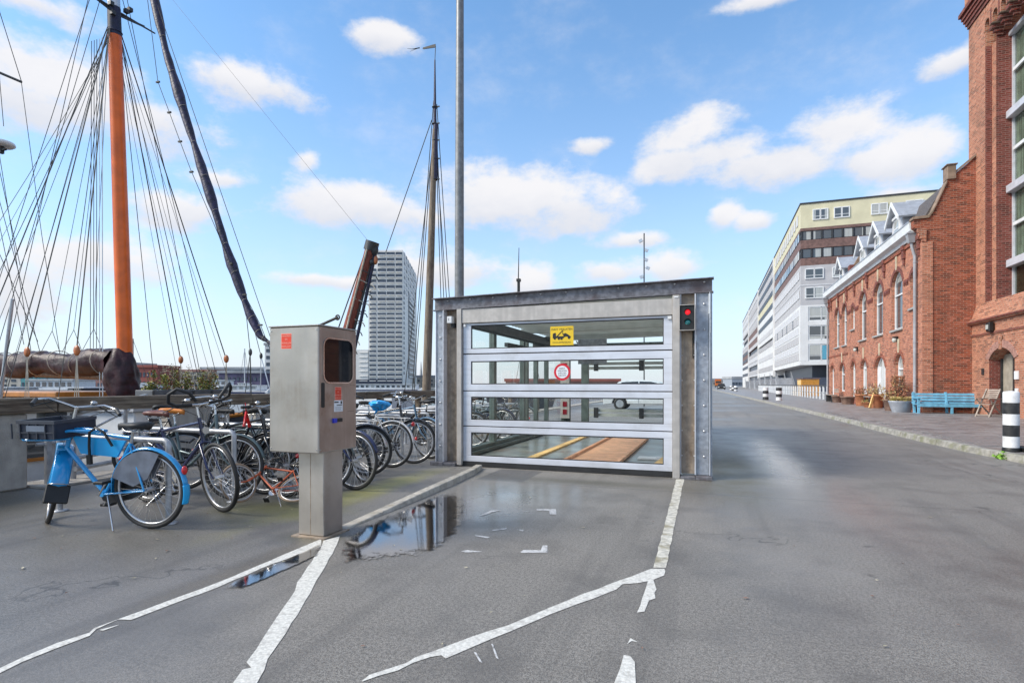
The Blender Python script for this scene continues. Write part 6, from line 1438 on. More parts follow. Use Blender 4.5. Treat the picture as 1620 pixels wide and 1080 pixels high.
# mansard roof
mb = MB(); mb.prism([(HX + .05, 7.9), (8.85, 9.35), (12.5, 10.6), (12.5, 7.9)], 'y', HY0 + .36, HY1); mb.build('roof', M['tile'], house)
for y0, y1 in ((29.25, 31.75), (32.4, 34.9), (35.5, 38.0), (41.0, 43.7)):
    c = (y0 + y1) / 2; x = 8.12; w = .78
    mb = MB(); mb.prism([(c - w, 7.96), (c - w, 8.95), (c, 9.62), (c + w, 8.95), (c + w, 7.96)], 'x', x, x + .06); d = mb.build('dormer_front', M['bandwhite'], house)
    for q0 in (c - w, c + w - .05): mb = MB(); mb.box(x + .06, 9.6, q0, q0 + .05, 7.95, 8.95); mb.build('dormer_cheek', M['zinc'], d)
    for s in (-1, 1):
        mb = MB(); mb.hexa([(x - .22, c, 9.66), (x - .22, c + s * (w + .22), 8.78), (10.2, c + s * (w + .22), 8.78), (10.2, c, 9.66), (x - .22, c, 9.73), (x - .22, c + s * (w + .25), 8.85), (10.2, c + s * (w + .25), 8.85), (10.2, c, 9.73)]); mb.build('dormer_roof', M['zinc'], d)
        mb = MB(); mb.hexa([(x - .27, c, 9.56), (x - .27, c + s * (w + .24), 8.66), (x - .22, c + s * (w + .24), 8.66), (x - .22, c, 9.56), (x - .27, c, 9.76), (x - .27, c + s * (w + .24), 8.86), (x - .22, c + s * (w + .24), 8.86), (x - .22, c, 9.76)]); mb.build('barge_board', M['white'], d)
    mb = MB(); mb.box(x - .03, x, c - .36, c + .36, 8.05, 8.95); mb.build('dormer_window', M['white'], d)
    mb = MB(); mb.box(x - .045, x - .031, c - .29, c + .29, 8.12, 8.88); mb.build('pane', M['winglass'], d)
    mb = MB(); mb.box(x - .055, x - .046, c - .29, c + .29, 8.48, 8.53); mb.box(x - .09, x, c - .5, c + .5, 8.97, 9.08); mb.build('sash_bar', M['white'], d)
mb = MB(); mb.prism([(8.0, 7.96), (8.0, 8.25), (8.9, 9.9), (9.6, 10.1), (9.6, 7.96)], 'y', 39.3, 39.62); mb.build('fire_wall', M['coping'], house); mb = MB(); mb.box(7.95, 8.2, 39.2, 39.7, 7.96, 8.6); mb.build('parapet_stub', M['darkbrick'], house)
# downpipes
def downpipe(label, y, x):
    p = thing('downpipe', label, 'downpipe', (x, y, .1), world=True)
    mb = MB(); mb.tube([(x - .12, y, 7.15), (x - .10, y, 6.95), (x, y, 6.55), (x, y, .35), (x, y, .12)], .062, 10); mb.build('pipe', M['pipe'], p)
    mb = MB(); mb.hexa([(x - .22, y - .1, 7.12), (x - .02, y - .1, 7.12), (x - .02, y + .1, 7.12), (x - .22, y + .1, 7.12), (x - .30, y - .17, 7.48), (x + .02, y - .17, 7.48), (x + .02, y + .17, 7.48), (x - .30, y + .17, 7.48)]); mb.box(x - .32, x + .04, y - .19, y + .19, 7.481, 7.53); mb.build('hopper', M['pipe'], p)
    for z in (1.2, 3.0, 4.9, 6.3): mb = MB(); mb.ring((x, y, z), (0, 0, 1), .065, .014, 14, 5); mb.box(x, x + .1, y - .02, y + .02, z - .02, z + .02); mb.build('pipe_bracket', M['pipe'], p)
downpipe('grey downpipe with hopper at the near corner of the brick house', 27.35, 7.90); downpipe('grey downpipe at the far corner of the brick house', 45.9, 7.90)
for y, lb in ((37.4, 'black wall lamp between the far windows of the brick house'), (29.95, 'black wall lamp under the near window of the brick house')):
    w = thing('wall_lamp', lb, 'wall lamp', (7.9, y, 3.3), world=True)
    mb = MB(); mb.box(7.93, 7.998, y - .08, y + .08, 3.2, 3.45); mb.box(7.78, 7.93, y - .1, y + .1, 3.40, 3.44); mb.build('bracket', M['ink'], w)
    mb = MB(); mb.ball((7.86, y, 3.28), .10, 10, 6, sq=(1, 1, 1.2)); mb.build('lamp_globe', M['ceiling'], w)
# ================================================================== TALL BRICK WAREHOUSE TOWER AT THE RIGHT EDGE
tower = thing('brick_tower', 'tall red brick tower with corbelled arches and wide curtained windows', 'warehouse tower', (12, 22, .1), world=True)
TX = 9.75; TB = 9.62
mb = MB(); wall_open(mb, TB, TB + .5, 14, 26.745, .10, 3.55, [(23.45, 25.30, .11, 2.56, .42)]); mb.build('base_wall', M['towerbrick'], tower)
mb = MB(); mb.box(TB + .5, 16, 26.3, 26.745, .1, 3.55); mb.build('side_wall', M['redbrick_dark'], tower)
mb = MB(); mb.prism([(TB - .06, 3.56), (TB - .14, 3.62), (TB - .14, 3.70), (TB - .02, 3.78), (TX + .02, 4.35), (TX + .1, 4.35), (TX + .1, 3.56)], 'y', 14, 26.74); mb.box(TB - .035, TB, 14, 26.74, 3.10, 3.20); mb.build('brick_band', M['towerbrick'], tower)
mb = MB(); mb.box(TB - .17, TB - .141, 14, 26.74, 3.63, 3.69); mb.box(TB - .045, TB - .0355, 14, 26.74, 3.12, 3.17); mb.build('dark_course', M['darkbrick'], tower)
mb = MB(); mb.box(TX, 16, 25.95, 27.4, 4.36, 15.6); mb.box(TX, 16, 24.8, 27.4, 3.6, 4.355); mb.build('corner_pilaster', M['towerbrick'], tower)
mb = MB(); mb.box(TX + .20, 16, 25.62, 25.949, 4.36, 14.05); mb.build('inner_pilaster', M['towerbrick'], tower)
mb = MB(); mb.box(TX + .001, TX + .199, 25.935, 25.949, 4.36, 14.05); mb.box(TX + .21, TX + .78, 25.605, 25.619, 4.36, 14.4); mb.build('recess_cheek', M['darkbrick'], tower)
mb = MB(); mb.box(TX, 16, 14, 25.9, 15.05, 19); mb.box(TX - .10, 16, 14, 27.5, 16.0, 19.0); mb.build('upper_wall', M['towerbrick'], tower)
mb = MB()
for k in range(4): mb.box(TX - .05 - k * .05, TX + .1, 14, 27.42 + k * .05, 15.58 + k * .14, 15.70 + k * .14)
mb.box(TX - .28, TX + .1, 14, 27.62, 16.15, 16.3); mb.build('cornice_course', M['darkbrick'], tower)
for k in range(9):
    y = 25.75 - k * .62
    mb = MB(); a = arch_pts(y - .19, y + .19, 15.0, .19); mb.prism([(y - .31, 14.62), (y - .31, 15.28), (y + .31, 15.28), (y + .31, 14.62), (y + .19, 14.62)] + a + [(y - .19, 14.62)], 'x', TX - .02, TX + .35); mb.build('corbel_arch', M['towerbrick'], tower)
    mb = MB()
    for j in range(3): mb.box(TX + .02 + j * .09, TX + .4, y - .31 + .05 * j - .0, y - .31 + .26 - .05 * j, 14.60 - (j + 1) * .13, 14.595 - j * .13)
    mb.box(TX - .03, TX - .021, y - .36, y - .26, 14.62, 15.2); mb.build('corbel', M['darkbrick'], tower)
# window bay
bx = TX + .62
mb = MB(); mb.box(bx + .20, bx + .24, 14, 25.6, 4.3, 14.3); mb.build('dark_interior', M['darkroom'], tower)
for y_, w_ in ((25.53, .074), (23.3, .12), (21.0, .12), (18.6, .12)): mb = MB(); mb.box(bx + .05, bx + .18, y_, y_ + w_, 4.36, 14.1); mb.build('window_mullion', M['alu'], tower)
for z0, z1, cm in ((4.36, 5.55, 'woodblind'), (5.95, 8.30, 'curtain'), (8.75, 11.05, 'curtain'), (11.5, 14.1, 'curtain')):
    mb = MB(); mb.box(bx - .13, bx + .18, 14, 25.60, z1 + .02, z1 + .30) if z1 < 14 else mb.box(bx - .06, bx + .18, 14, 25.60, z1 + .02, z1 + .16); mb.build('window_ledge', M['alu'], tower, bevel=.015)
    for ya, yb in ((23.43, 25.49), (21.13, 23.29), (18.73, 20.99)):
        mb = MB(); mb.box(bx + .10, bx + .11, ya, yb, z0, z1); mb.build('pane', glass_mat('tower_glass', (.7, .75, .72), 1.5) if 'tower_glass' not in bpy.data.materials else bpy.data.materials['tower_glass'], tower)
        for a_, b_ in ((ya, ya + (yb - ya) * .42), (yb - (yb - ya) * .36, yb)):
            mb = MB(); n = 16; pts = [(bx + .155 + .018 * math.sin(i * 2.3), a_ + (b_ - a_) * i / n) for i in range(n + 1)]
            mb.add([(x, y, z0) for x, y in pts] + [(x, y, z1) for x, y in pts], [(i, i + 1, i + 2 + n, i + 1 + n) for i in range(n)], 0, True); mb.build('curtain', M[cm], tower)
        if z1 > 5.6: mb = MB(); mb.box(bx + .03, bx + .099, ya, yb, z0 + (z1 - z0) * .48, z0 + (z1 - z0) * .48 + .12); mb.build('sash_bar', M['white'], tower)
# arched entrance
mb = MB(); oo = arch_pts(23.20, 25.55, 2.83, .60, 14); ii = arch_pts(23.45, 25.30, 2.56, .42, 14); nn = 15
mb.add([(TB - .02, p, q) for p, q in oo] + [(TB - .02, p, q) for p, q in ii] + [(TB + .001, p, q) for p, q in oo], [(i, i + 1, i + 1 + nn, i + nn) for i in range(nn - 1)] + [(i, i + 1, i + 1 + 2 * nn, i + 2 * nn) for i in range(nn - 1)]); mb.build('arch_ring', mat('rose_arch_brick', (.36, .19, .15), .85, var=.2, scale=14), tower)
mb = MB(); mb.prism([(24.30, 2.50), (24.45, 2.50), (24.49, 2.98), (24.26, 2.98)], 'x', TB - .05, TB - .021); mb.build('keystone', M['towerbrick'], tower)
mb = MB(); mb.box(TB + .52, TB + .56, 23.2, 25.5, .1, 2.7); mb.build('dark_entrance', M['darkroom'], tower)
mb = MB(); mb.box(TB + .40, TB + .46, 24.40, 25.28, .11, 2.35); dr = mb.build('door', mat('beige_panel_door', (.34, .30, .24), .6, var=.1), tower)
mb = MB(); mb.box(TB + .33, TB + .50, 24.32, 24.40, .11, 2.45); mb.box(TB + .33, TB + .5, 25.24, 25.299, .11, 2.3); mb.box(TB + .35, TB + .40, 24.40, 24.44, .9, 1.5); mb.build('door_frame', M['darksteel'], dr)
mb = MB(); mb.box(TB + .001, TB + .5, 25.285, 25.2985, .11, 2.15); mb.build('door_reveal', M['darkbrick'], tower)
mb = MB(); mb.box(TB + .3, TB + .302, 23.6, 24.3, .3, 2.2); mb.build('side_pane', M['glass'], tower)
mb = MB(); mb.box(TB - .03, TB - .001, 25.68, 25.86, 1.62, 1.85); mb.build('wall_vent', M['darksteel'], tower)
mb = MB(); mb.box(TB - .06, TB - .001, 23.14, 23.36, 1.42, 1.70); mb.build('doorbell_panel', M['white'], tower, bevel=.008)
mb = MB(); mb.box(TB - .05, TB - .001, 23.18, 23.34, .98, 1.12); mb.build('letter_slot', M['white'], tower, bevel=.008)
w = thing('wall_lamp', 'black bulkhead lamp on the tower above the arched entrance', 'wall lamp', (9.5, 24.9, 3.3), world=True)
mb = MB(); mb.box(9.42, 9.584, 24.8, 25.06, 3.16, 3.52); mb.build('housing', M['ink'], w, bevel=.03); mb = MB(); mb.box(9.405, 9.419, 24.84, 25.02, 3.26, 3.42); mb.build('lamp_glass', M['ceiling'], w)
# ================================================================== BENCH, CHAIR, POTS, BOLLARDS
bn = thing('park_bench', 'light blue slatted wooden bench against the brick gable', 'bench', (8.7, 26.2, .11))
for k, (y, z) in enumerate(((.30, .42), (.28, .53), (.30, .64), (.32, .75))):
    mb = MB(); mb.obox((0, y + .02, z), (2.3, .025, .085), Matrix.Rotation(R(-10), 3, 'X')); mb.build('back_slat', M['benchblue'], bn, bevel=.004)
for k in range(4): mb = MB(); mb.box(-1.15, 1.15, -.30 + k * .135, -.19 + k * .135, .36 - .008 * k, .385 - .008 * k); mb.build('seat_slat', M['benchblue'], bn, bevel=.004)
mb = MB(); mb.box(-1.15, 1.15, -.315, -.301, .27, .37); mb.build('seat_apron', M['benchblue'], bn)
for x in (-1.08, 0, 1.08):
    mb = MB(); mb.box(x - .04, x + .04, -.30, -.22, 0, .36); mb.build('leg', M['benchblue'], bn, bevel=.006)
    mb = MB(); mb.hexa([(x - .04, .18, 0), (x + .04, .18, 0), (x + .04, .27, 0), (x - .04, .27, 0), (x - .04, .33, .84), (x + .04, .33, .84), (x + .04, .40, .84), (x - .04, .40, .84)]); mb.build('leg', M['benchblue'], bn, bevel=.006)
    mb = MB(); mb.box(x - .06, x + .06, -.32, .30, -.003 + .003, .02); mb.build('foot', M['benchblue'], bn)
    if x: mb = MB(); mb.box(x - .06, x + .06, -.34, .32, .585, .62); mb.box(x - .04, x + .04, -.30, -.23, .3605, .584); mb.build('armrest', M['benchblue'], bn, bevel=.006)
ch = thing('folding_chair', 'weathered wooden folding chair in front of the arched entrance', 'chair', (9.10, 23.9, .11), (0, 0, R(-62)))
for s in (-.24, .24):
    mb = MB(); mb.bar((s, -.30, 0), (s, .16, .98), .03, .045, up=(1, 0, 0)); mb.bar((s * .92, .34, 0), (s * .92, -.18, .52), .03, .04, up=(1, 0, 0)); mb.build('leg', M['chairwood'], ch)
    mb = MB(); mb.box(s - .03, s + .03, -.30, .22, .63, .655); mb.bar((s, -.26, .63), (s, -.05, .42), .03, .03, up=(1, 0, 0)); mb.build('armrest', M['chairwood'], ch)
for k in range(6): mb = MB(); mb.box(-.22, .22, -.24 + k * .075, -.19 + k * .075, .44, .46); mb.build('seat_slat', M['chairwood'], ch)
for k in range(5): mb = MB(); y = .05 + k * .03; z = .68 + k * .066; mb.obox((0, y + .01, z), (.46, .018, .05), Matrix.Rotation(R(-25), 3, 'X')); mb.build('back_slat', M['chairwood'], ch)
mb = MB(); mb.box(-.24, .24, .30, .33, .06, .10); mb.box(-.24, .24, -.27, -.24, .06, .10); mb.build('cross_bar', M['chairwood'], ch)
def bollard(label, x, y, r, h, nb, z=.108, off=0):
    b = thing('bollard', label, 'bollard', (x, y, z))
    bh = (h - .07) / nb
    mb = MB(); mb.lathe((0, 0, 0), [(r * 1.12, 0), (r * 1.12, .04), (r * 1.02, .068)], 24); mb.build('foot', M['ink'], b)
    for k in range(nb):
        z0 = .07 + k * bh; top = k == nb - 1
        mb = MB(); mb.lathe((0, 0, 0), [(r, z0 + .001), (r, z0 + bh - (.02 if top else .001))] + ([(r * .9, z0 + bh), (.01, z0 + bh + .012)] if top else []), 28); mb.build('white_band' if (k + off) % 2 == 0 else 'black_band', bw if (k + off) % 2 == 0 else bk, b)
    return b
bw = mat('scuffed_white_reflective_band', (.70, .70, .71), .5, var=.06, scale=14, dirt=(.35, .33, .31), dscale=7, damt=.5, bump=.1, bscale=30); bk = mat('scuffed_black_band', (.022, .022, .024), .5, var=.2, dirt=(.07, .07, .07), dscale=8)
bollard('large black and white banded bollard at the kerb in the foreground right', 4.80, 11.82, .112, 1.02, 5)
bs = thing('kerb_block', 'low black steel block at the foot of the large bollard', 'kerb block', (5.0, 11.5, 0), world=True)
mb = MB(); mb.box(4.93, 5.7, 11.35, 12.0, .02, .20); mb.build('block', M['ink'], bs, bevel=.02); mb = MB(); mb.lathe((5.0, 11.5, .17), [(.02, 0), (.02, .008)], 8); mb.build('block_bolt', M['rim'], bs)
for dx, dy, lb in ((-.35, 0, 'left one of the two small checkered bollards down the street'), (.45, -1.0, 'right one of the two small checkered bollards down the street')):
    b_ = thing('bollard', lb, 'bollard', (4.1 + dx, 45.5 + dy, .108))
    for k in range(4):
        mb = MB(); mb.lathe((0, 0, 0), [(.20 if k % 2 else .21, k * .23), (.20, k * .23 + .225)], 14); mb.build('band', bw if k % 2 == (dx < 0) else bk, b_)
for k, (px, py) in enumerate(((1157, 617), (1160, 618), (1164, 619))):
    p = G(px, py, .1); bollard('%s of three tiny dark bollards far down the kerb' % ('left', 'middle', 'right')[k], p.x, p.y, .28, .9, 3, off=k % 2)
wd = thing('weed', 'bright green weed growing at the kerb below the large bollard', 'weed', (4.60, 11.6, 0))
mb = MB()
for k in range(240):
    a = rnd.uniform(0, 6.28); q = rnd.random() ** .7 * .16; mb.leaf((q * math.cos(a) * .7, q * math.sin(a) * 1.3 , .015 + rnd.random() * .11 * (1.1 - q * 5)), .028, 0, 2.4)
mb.build('leaves', M['brightweed'], wd, kind='stuff')
def pot(label, px, py, r, h, m, plant=None, x=None, ph=.5, flare=1.25, cat='plant pot', name='plant_pot'):
    p = G(px, py, .108)
    if x: p = Vector((x, PX(px, py, x).y, .108))
    t = thing(name, label, cat, (p.x, p.y, .108))
    mb = MB(); mb.lathe((0, 0, 0), [(r, 0), (r * flare * .97, h * .86), (r * flare * 1.06, h * .88), (r * flare * 1.06, h), (r * flare * .9, h), (r * flare * .88, h * .88)], 18); mb.build('pot', M[m], t)
    if plant:
        mb = MB(); R_ = r * flare
        for k in range(int(130 * ph / .4)):
            a = rnd.uniform(0, 6.28); q = rnd.random() ** .6; hh = ph * rnd.random()
            mb.leaf((R_ * q * 1.1 * math.cos(a) * (1 + hh * .5), R_ * q * 1.1 * math.sin(a) * (1 + hh * .5), h * .88 + hh * (1.1 - q * .5)), .05, rnd.choice((0, 0, 1)), 2.6)
        for k in range(16):
            a = rnd.uniform(0, 6.28); mb.tube([(0, 0, h * .8), (R_ * .7 * math.cos(a), R_ * .7 * math.sin(a), h + ph * rnd.uniform(.5, 1))], .006, 3, caps=False, mi=2)
        mb.build('foliage', [M[plant[0]], M[plant[1]], M['twig']], t, kind='stuff')
    return t
pot('round brown pot left by the little bench at the far doors', 1324, 637, .24, .42, 'clayold', x=7.5)
pot('wide brown pot right beside the little bench', 1341, 637, .30, .45, 'clayold', x=7.4)
pot('big orange glazed pot in front of the white door', 1363, 641, .26, .62, 'terracotta', ('dryleaf', 'greenleaf'), x=7.55, ph=.5)
pot('small low terracotta bowl with yellow grass', 1375, 643, .22, .25, 'terracotta', ('strawleaf', 'yellowleaf'), x=7.4, ph=.22)
pot('tall orange pot leaning by the double white door', 1386, 645, .25, .66, 'terracotta', ('strawleaf', 'paleleaf'), x=7.5, ph=.6)
pot('dark wooden tub with straw grass left of the zinc tub', 1409, 649, .22, .50, 'clayold', ('strawleaf', 'dryleaf'), x=7.35, ph=.5)
wb = thing('leaning_board', 'pale board leaning against the tall orange pot', 'board', (7.3, 33, .1), world=True)
p = PX(1376, 644, 7.15); mb = MB(); mb.bar((p.x, p.y, .12), (p.x + .22, p.y + .15, .82), .05, .12); mb.build('plank', M['plank'], wb)
tb = thing('zinc_tub', 'oval zinc washtub planted with pale grass at the foot of the downpipe', 'planter tub', (7.30, 26.9, .108), (0, 0, R(15)))
mb = MB(); vs = []; fs = []; prof = [(.30, 0), (.36, .18), (.42, .40), (.44, .44), (.44, .47), (.40, .47), (.38, .40)]
for r_, z in prof:
    for j in range(26): t = 2 * math.pi * j / 26; vs.append((r_ * 1.12 * math.cos(t), r_ * .72 * math.sin(t), z))
for i in range(len(prof) - 1):
    for j in range(26): fs.append((i * 26 + j, i * 26 + (j + 1) % 26, (i + 1) * 26 + (j + 1) % 26, (i + 1) * 26 + j))
mb.add(vs, fs, 0, True); mb.build('tub', M['zinc'], tb)
mb = MB()
for k in range(500): a = rnd.uniform(0, 6.28); q = rnd.random() ** .5; mb.leaf((.44 * q * math.cos(a), .28 * q * math.sin(a), .42 + rnd.random() * .22), .04, rnd.choice((0, 0, 1)), 3)
mb.build('grass', [M['strawleaf'], M['yellowleaf']], tb, kind='stuff')
hb2 = thing('dry_shrub', 'rust brown dry shrub reaching up beside the downpipe', 'shrub', (7.55, 28.2, .108))
mb = MB()
for k in range(70):
    a = rnd.uniform(0, 6.28); h = rnd.uniform(.7, 1.6); rr_ = rnd.uniform(.1, .5); q = Vector((rr_ * math.cos(a) * .55, rr_ * math.sin(a) * 1.3, h)); mb.tube([(0, 0, .1), (q.x * .4, q.y * .4, h * .55), q], .008, 3, caps=False)
mb.build('twigs', M['twig'], hb2, kind='stuff')
mb = MB()
for k in range(800):
    a = rnd.uniform(0, 6.28); z = rnd.random() ** .8; q = rnd.random() ** .5 * (.25 + .5 * math.sin(min(1, z * 1.3) * 2.6)); mb.leaf((q * .45 * math.cos(a), q * 1.0 * math.sin(a) + .1 * math.sin(z * 9), .25 + z * 1.25), .045, rnd.choice((0, 0, 0, 1)), 2.3)
mb.build('leaves', [M['dryleaf'], M['strawleaf']], hb2, kind='stuff')
mb = MB(); mb.lathe((0, 0, 0), [(.25, 0), (.32, .42), (.34, .45), (.28, .45)], 16); mb.build('tub', M['clayold'], hb2)
lb_ = thing('small_bench', 'small dark wooden bench between the far pots', 'bench', (7.45, 42, .108), (0, 0, R(90)))
for k in range(3): mb = MB(); mb.box(-.95, .95, -.18 + k * .13, -.07 + k * .13, .44, .475); mb.build('seat_slat', M['chairwood'], lb_)
for k in range(2): mb = MB(); mb.box(-.95, .35, -.26, -.235, .62 + k * .14, .72 + k * .14); mb.build('back_slat', M['chairwood'], lb_)
for x in (-.85, .85): mb = MB(); mb.box(x - .04, x + .04, -.18, .16, 0, .44); mb.build('leg', M['darksteel'], lb_)
st_ = thing('side_table', 'small low wooden table beside the tall orange pot', 'table', (7.4, 32, .108), (0, 0, R(90)))
mb = MB(); mb.box(-.75, .45, -.22, .22, .52, .56); mb.build('table_top', M['chairwood'], st_)
for x, y in ((-.6, -.18), (-.6, .18), (.35, -.18), (.35, .18)): mb = MB(); mb.box(x - .025, x + .025, y - .025, y + .025, 0, .52); mb.build('leg', M['darksteel'], st_)
# ================================================================== GREY TEN-STOREY BUILDING
GX, GY = 13.44, 100.5
gb = thing('apartment_building', 'long ten storey apartment building with yellow top and white panel facade', 'apartment building', (25, 150, 0), world=True)
GX1 = 38.; ZT = 30.3
def slabz(name, x0, x1, y0, y1, z0, z1, m): mb = MB(); mb.box(x0, x1, y0, y1, z0, z1); return mb.build(name, M[m], gb)
slabz('top_storey', GX, GX1, GY, 141, 26.45, ZT, 'yellowbuilding'); slabz('parapet', GX - .1, GX1, GY - .1, 283, ZT + .001, ZT + .25, 'darksteel')
slabz('window_storey', GX + .25, GX1, GY + .25, 141, 20.4, 26.449, 'towerdark')
for z0, z1 in ((26.0, 26.44), (23.15, 24.5), (20.41, 21.6)): slabz('spandrel', GX, GX1, GY, 141, z0, z1, 'brownbuilding')
slabz('middle_storeys', GX, GX1, GY, 141, 14.0, 20.40, 'greybuilding'); slabz('storey_line', GX - .05, GX1, GY - .05, 141, 17.15, 17.32, 'bandwhite')
slabz('glazed_storeys', GX + .2, GX1, GY + .2, 141, 5.0, 13.99, 'towerdark')
for z0, z1 in ((13.75, 14.0), (10.75, 11.45), (7.75, 8.4), (4.4, 5.05)): slabz('white_band', GX - .02, GX1, GY - .02, 141, z0, z1, 'whitebuilding')
slabz('white_facade', GX - .03, GX + .19, GY + 1.4, 141, 5.06, 13.74, 'whitebuilding')
slabz('white_pier', GX - .04, GX + 1.12, GY - .03, GY + 1.39, 5.06, 13.74, 'whitebuilding')
slabz('ground_recess', GX + 2.2, GX1, GY + 3.5, 141, 0, 4.39, 'towerdark')
for x in (GX + 5.2, GX + 7.2, GX + 9.2): slabz('white_column', x, x + .9, GY + .1, GY + 1.0, 0, 4.39, 'whitebuilding')
slabz('terrace', GX + .5, GX + 14, GY + 1.1, GY + 3.4, 0, 2.4, 'towerdark')
slabz('lower_glazing', GX + 5.0, GX + 14, GY + .3, GY + .8, .2, 4.3, 'greybuilding')
# end-face windows
cache = {}
def gwin(x0, x1, z0, z1, frame=True, y=GY, m='winglass'):
    key = (round(x1 - x0, 2), round(z1 - z0, 2), frame, m)
    if key not in cache:
        a, b = (x1 - x0) / 2, (z1 - z0) / 2
        q = MB(); q.box(-a, a, -.10, -.06, -b, b); p = q.mesh('pane', [M[m]])
        q = MB(); f = .14
        for r_ in ((-a - f, a + f, -b - f, -b), (-a - f, a + f, b, b + f), (-a - f, -a, -b, b), (a, a + f, -b, b)): q.box(r_[0], r_[1], -.14, -.005, r_[2], r_[3])
        q.box(-a, a, -.12, -.101, -b * .45, -b * .45 + .07) if frame else None
        cache[key] = (q.mesh('window_frame', [M['white']]) if frame else None, p)
    fr, p = cache[key]; c = T(((x0 + x1) / 2, y, (z0 + z1) / 2))
    if fr:
        o = inst(fr, 'window', gb, c); o2 = bpy.data.objects.new('pane', p); COL.objects.link(o2); o2.parent = o
    else: o = inst(p, 'window', gb, c)
for x in (15.3, 18.3, 23.4, 28.0, 32.5):
    for d in (0, 1.08): gwin(x + d, x + d + .86, 27.75, 29.2)
for z0, z1 in ((24.6, 25.9), (21.7, 23.05)):
    for k in range(16): gwin(GX + .4 + k * 1.46, GX + 1.5 + k * 1.46, z0, z1, False, GY + .22, 'winglass'); 
    for k in range(17): slabz('window_pier', GX + .02 + k * 1.46, GX + .26 + k * 1.46, GY + .02, GY + .24, z0, z1, 'darksteel')
for x in (14.2, 18.1, 22.4, 26.6):
    for d in (0, 1.3): gwin(x + d, x + d + 1.1, 18.35, 19.75); gwin(x + d, x + d + 1.1, 15.2, 16.75)
for z0, z1 in ((11.5, 13.7), (8.45, 10.7), (5.1, 7.7)):
    for k in range(7): gwin(GX + 1.3 + k * 1.75, GX + 2.95 + k * 1.75, z0 + .1, z1 - .1, True, GY + .18)
mb = MB(); mb.box(GX + 3.1, GX + 4.9, GY - .0, GY + .04, 5.3, 7.5); mb.build('blue_glazing', mat('blue_glass_panel', (.08, .30, .42), .15), gb)
# street face: window bands; each window of the nearest part is its own piece
def sband(y0, y1, z0, z1, pitch, fr, m, name='window', stuff=False, off=.06):
    n = int((y1 - y0) / pitch); q = MB(); w = pitch * fr
    q.box(-off, -.005, -w / 2, w / 2, -(z1 - z0) / 2, (z1 - z0) / 2); me = q.mesh(name, [M[m]])
    if not stuff:
        for k in range(n): inst(me, name, gb, T((GX - .03, y0 + pitch * (k + .5), (z0 + z1) / 2)))
    else:
        mb = MB()
        for k in range(n): mb.M = T((GX - .03, y0 + pitch * (k + .5), (z0 + z1) / 2)); mb.box(-off, -.005, -w / 2, w / 2, -(z1 - z0) / 2, (z1 - z0) / 2)
        mb.build('far_windows', M[m], gb, kind='stuff')
sband(GY + 2, 141, 27.6, 29.3, 3.0, .6, 'bandwhite')
sband(GY + .8, 141, 24.6, 25.9, 2.4, .78, 'winglass'); sband(GY + .8, 141, 21.7, 23.05, 2.4, .78, 'winglass')
sband(GY + .8, 141, 18.4, 19.7, 2.4, .8, 'bandwhite'); sband(GY + .8, 141, 15.3, 16.6, 2.4, .8, 'bandwhite')
for k, (z0, z1) in enumerate(((12.4, 13.5), (11.0, 12.2), (9.4, 10.6), (7.9, 9.1), (6.6, 7.7), (5.2, 6.4))): sband(GY + 1.6, 141, z0, z1, 2.9, .93, 'greybuilding' if k % 2 else 'bandwhite')
for y in (108.5, 117, 124, 133): slabz('narrow_window', GX - .12, GX - .04, y, y + .7, 10.9, 12.3, 'towerdark')
# further sections
secs_ = [(141, 187, [('greybuilding', 23.6, 30.3), ('yellowbuilding', 19.6, 23.6), ('whitebuilding', 12.4, 19.6), ('towerdark', 10.9, 12.4), ('whitebuilding', 3.4, 10.9), ('towerdark', 0, 3.4)]),
         (187, 236, [('greybuilding', 20, 30.3), ('brownbuilding', 13.5, 20), ('towerdark', 11.2, 13.5), ('bandwhite', 9, 11.2), ('towerdark', 6, 9), ('bandwhite', 4, 6), ('towerdark', 0, 4)]),
         (236, 283, [('bandwhite', 22, 30.3), ('towerdark', 18, 22), ('greybuilding', 15, 18), ('brownbuilding', 10, 15), ('whitebuilding', 0, 10)])]
for y0, y1, ls in secs_:
    for m_, z0, z1 in ls:
        slabz('storey', GX + (.6 if m_ == 'towerdark' else 0), GX1, y0 + .01, y1, z0 + .002, z1, m_)
for y0, y1 in ((141, 187), (187, 236), (236, 283)):
    for z in [1.2 + 2.95 * k for k in range(1, 10)]: sband(y0 + 1, y1, z + .5, z + 1.7, 3.2, .7, 'towerdark' if int(z + y0) % 3 == 0 else ('bandwhite' if int(z) % 2 else 'greybuilding'), stuff=True)
    slabz('section_edge', GX - .3, GX + .2, y0 - .3, y0 + .3, 3, ZT, 'whitebuilding')
# entrance stairs with grey railings
for k, y in enumerate((104, 114, 126, 140, 158, 178, 200)):
    s_ = thing('entrance_stair', 'x', 'stairs', (12, y, 0), group='grey entrance stairs along the long apartment building', world=True)
    s_['label'] = 'grey entrance stair with slanting railings at the apartment building, %s from the near corner' % ('first', 'second', 'third', 'fourth', 'fifth', 'sixth', 'seventh')[k]
    mb = MB()
    for j in range(10): mb.box(10.6, 13.2, y + j * .55, y + (j + 1) * .55, .02, (10 - j) * .24 if False else (j + 1) * .24)
    mb.build('steps', M['pipe'], s_)
    for x in (10.6, 13.1):
        mb = MB(); mb.bar((x, y, 1.1), (x, y + 5.5, 3.5), .06, .07); mb.bar((x, y, .4), (x, y + 5.5, 2.8), .05, .05)
        for j in range(14): yy = y + j * .42; mb.bar((x, yy, .35 + j * .183), (x, yy, 1.1 + j * .183), .03, .03)
        mb.build('railing', M['steelpipe'], s_)
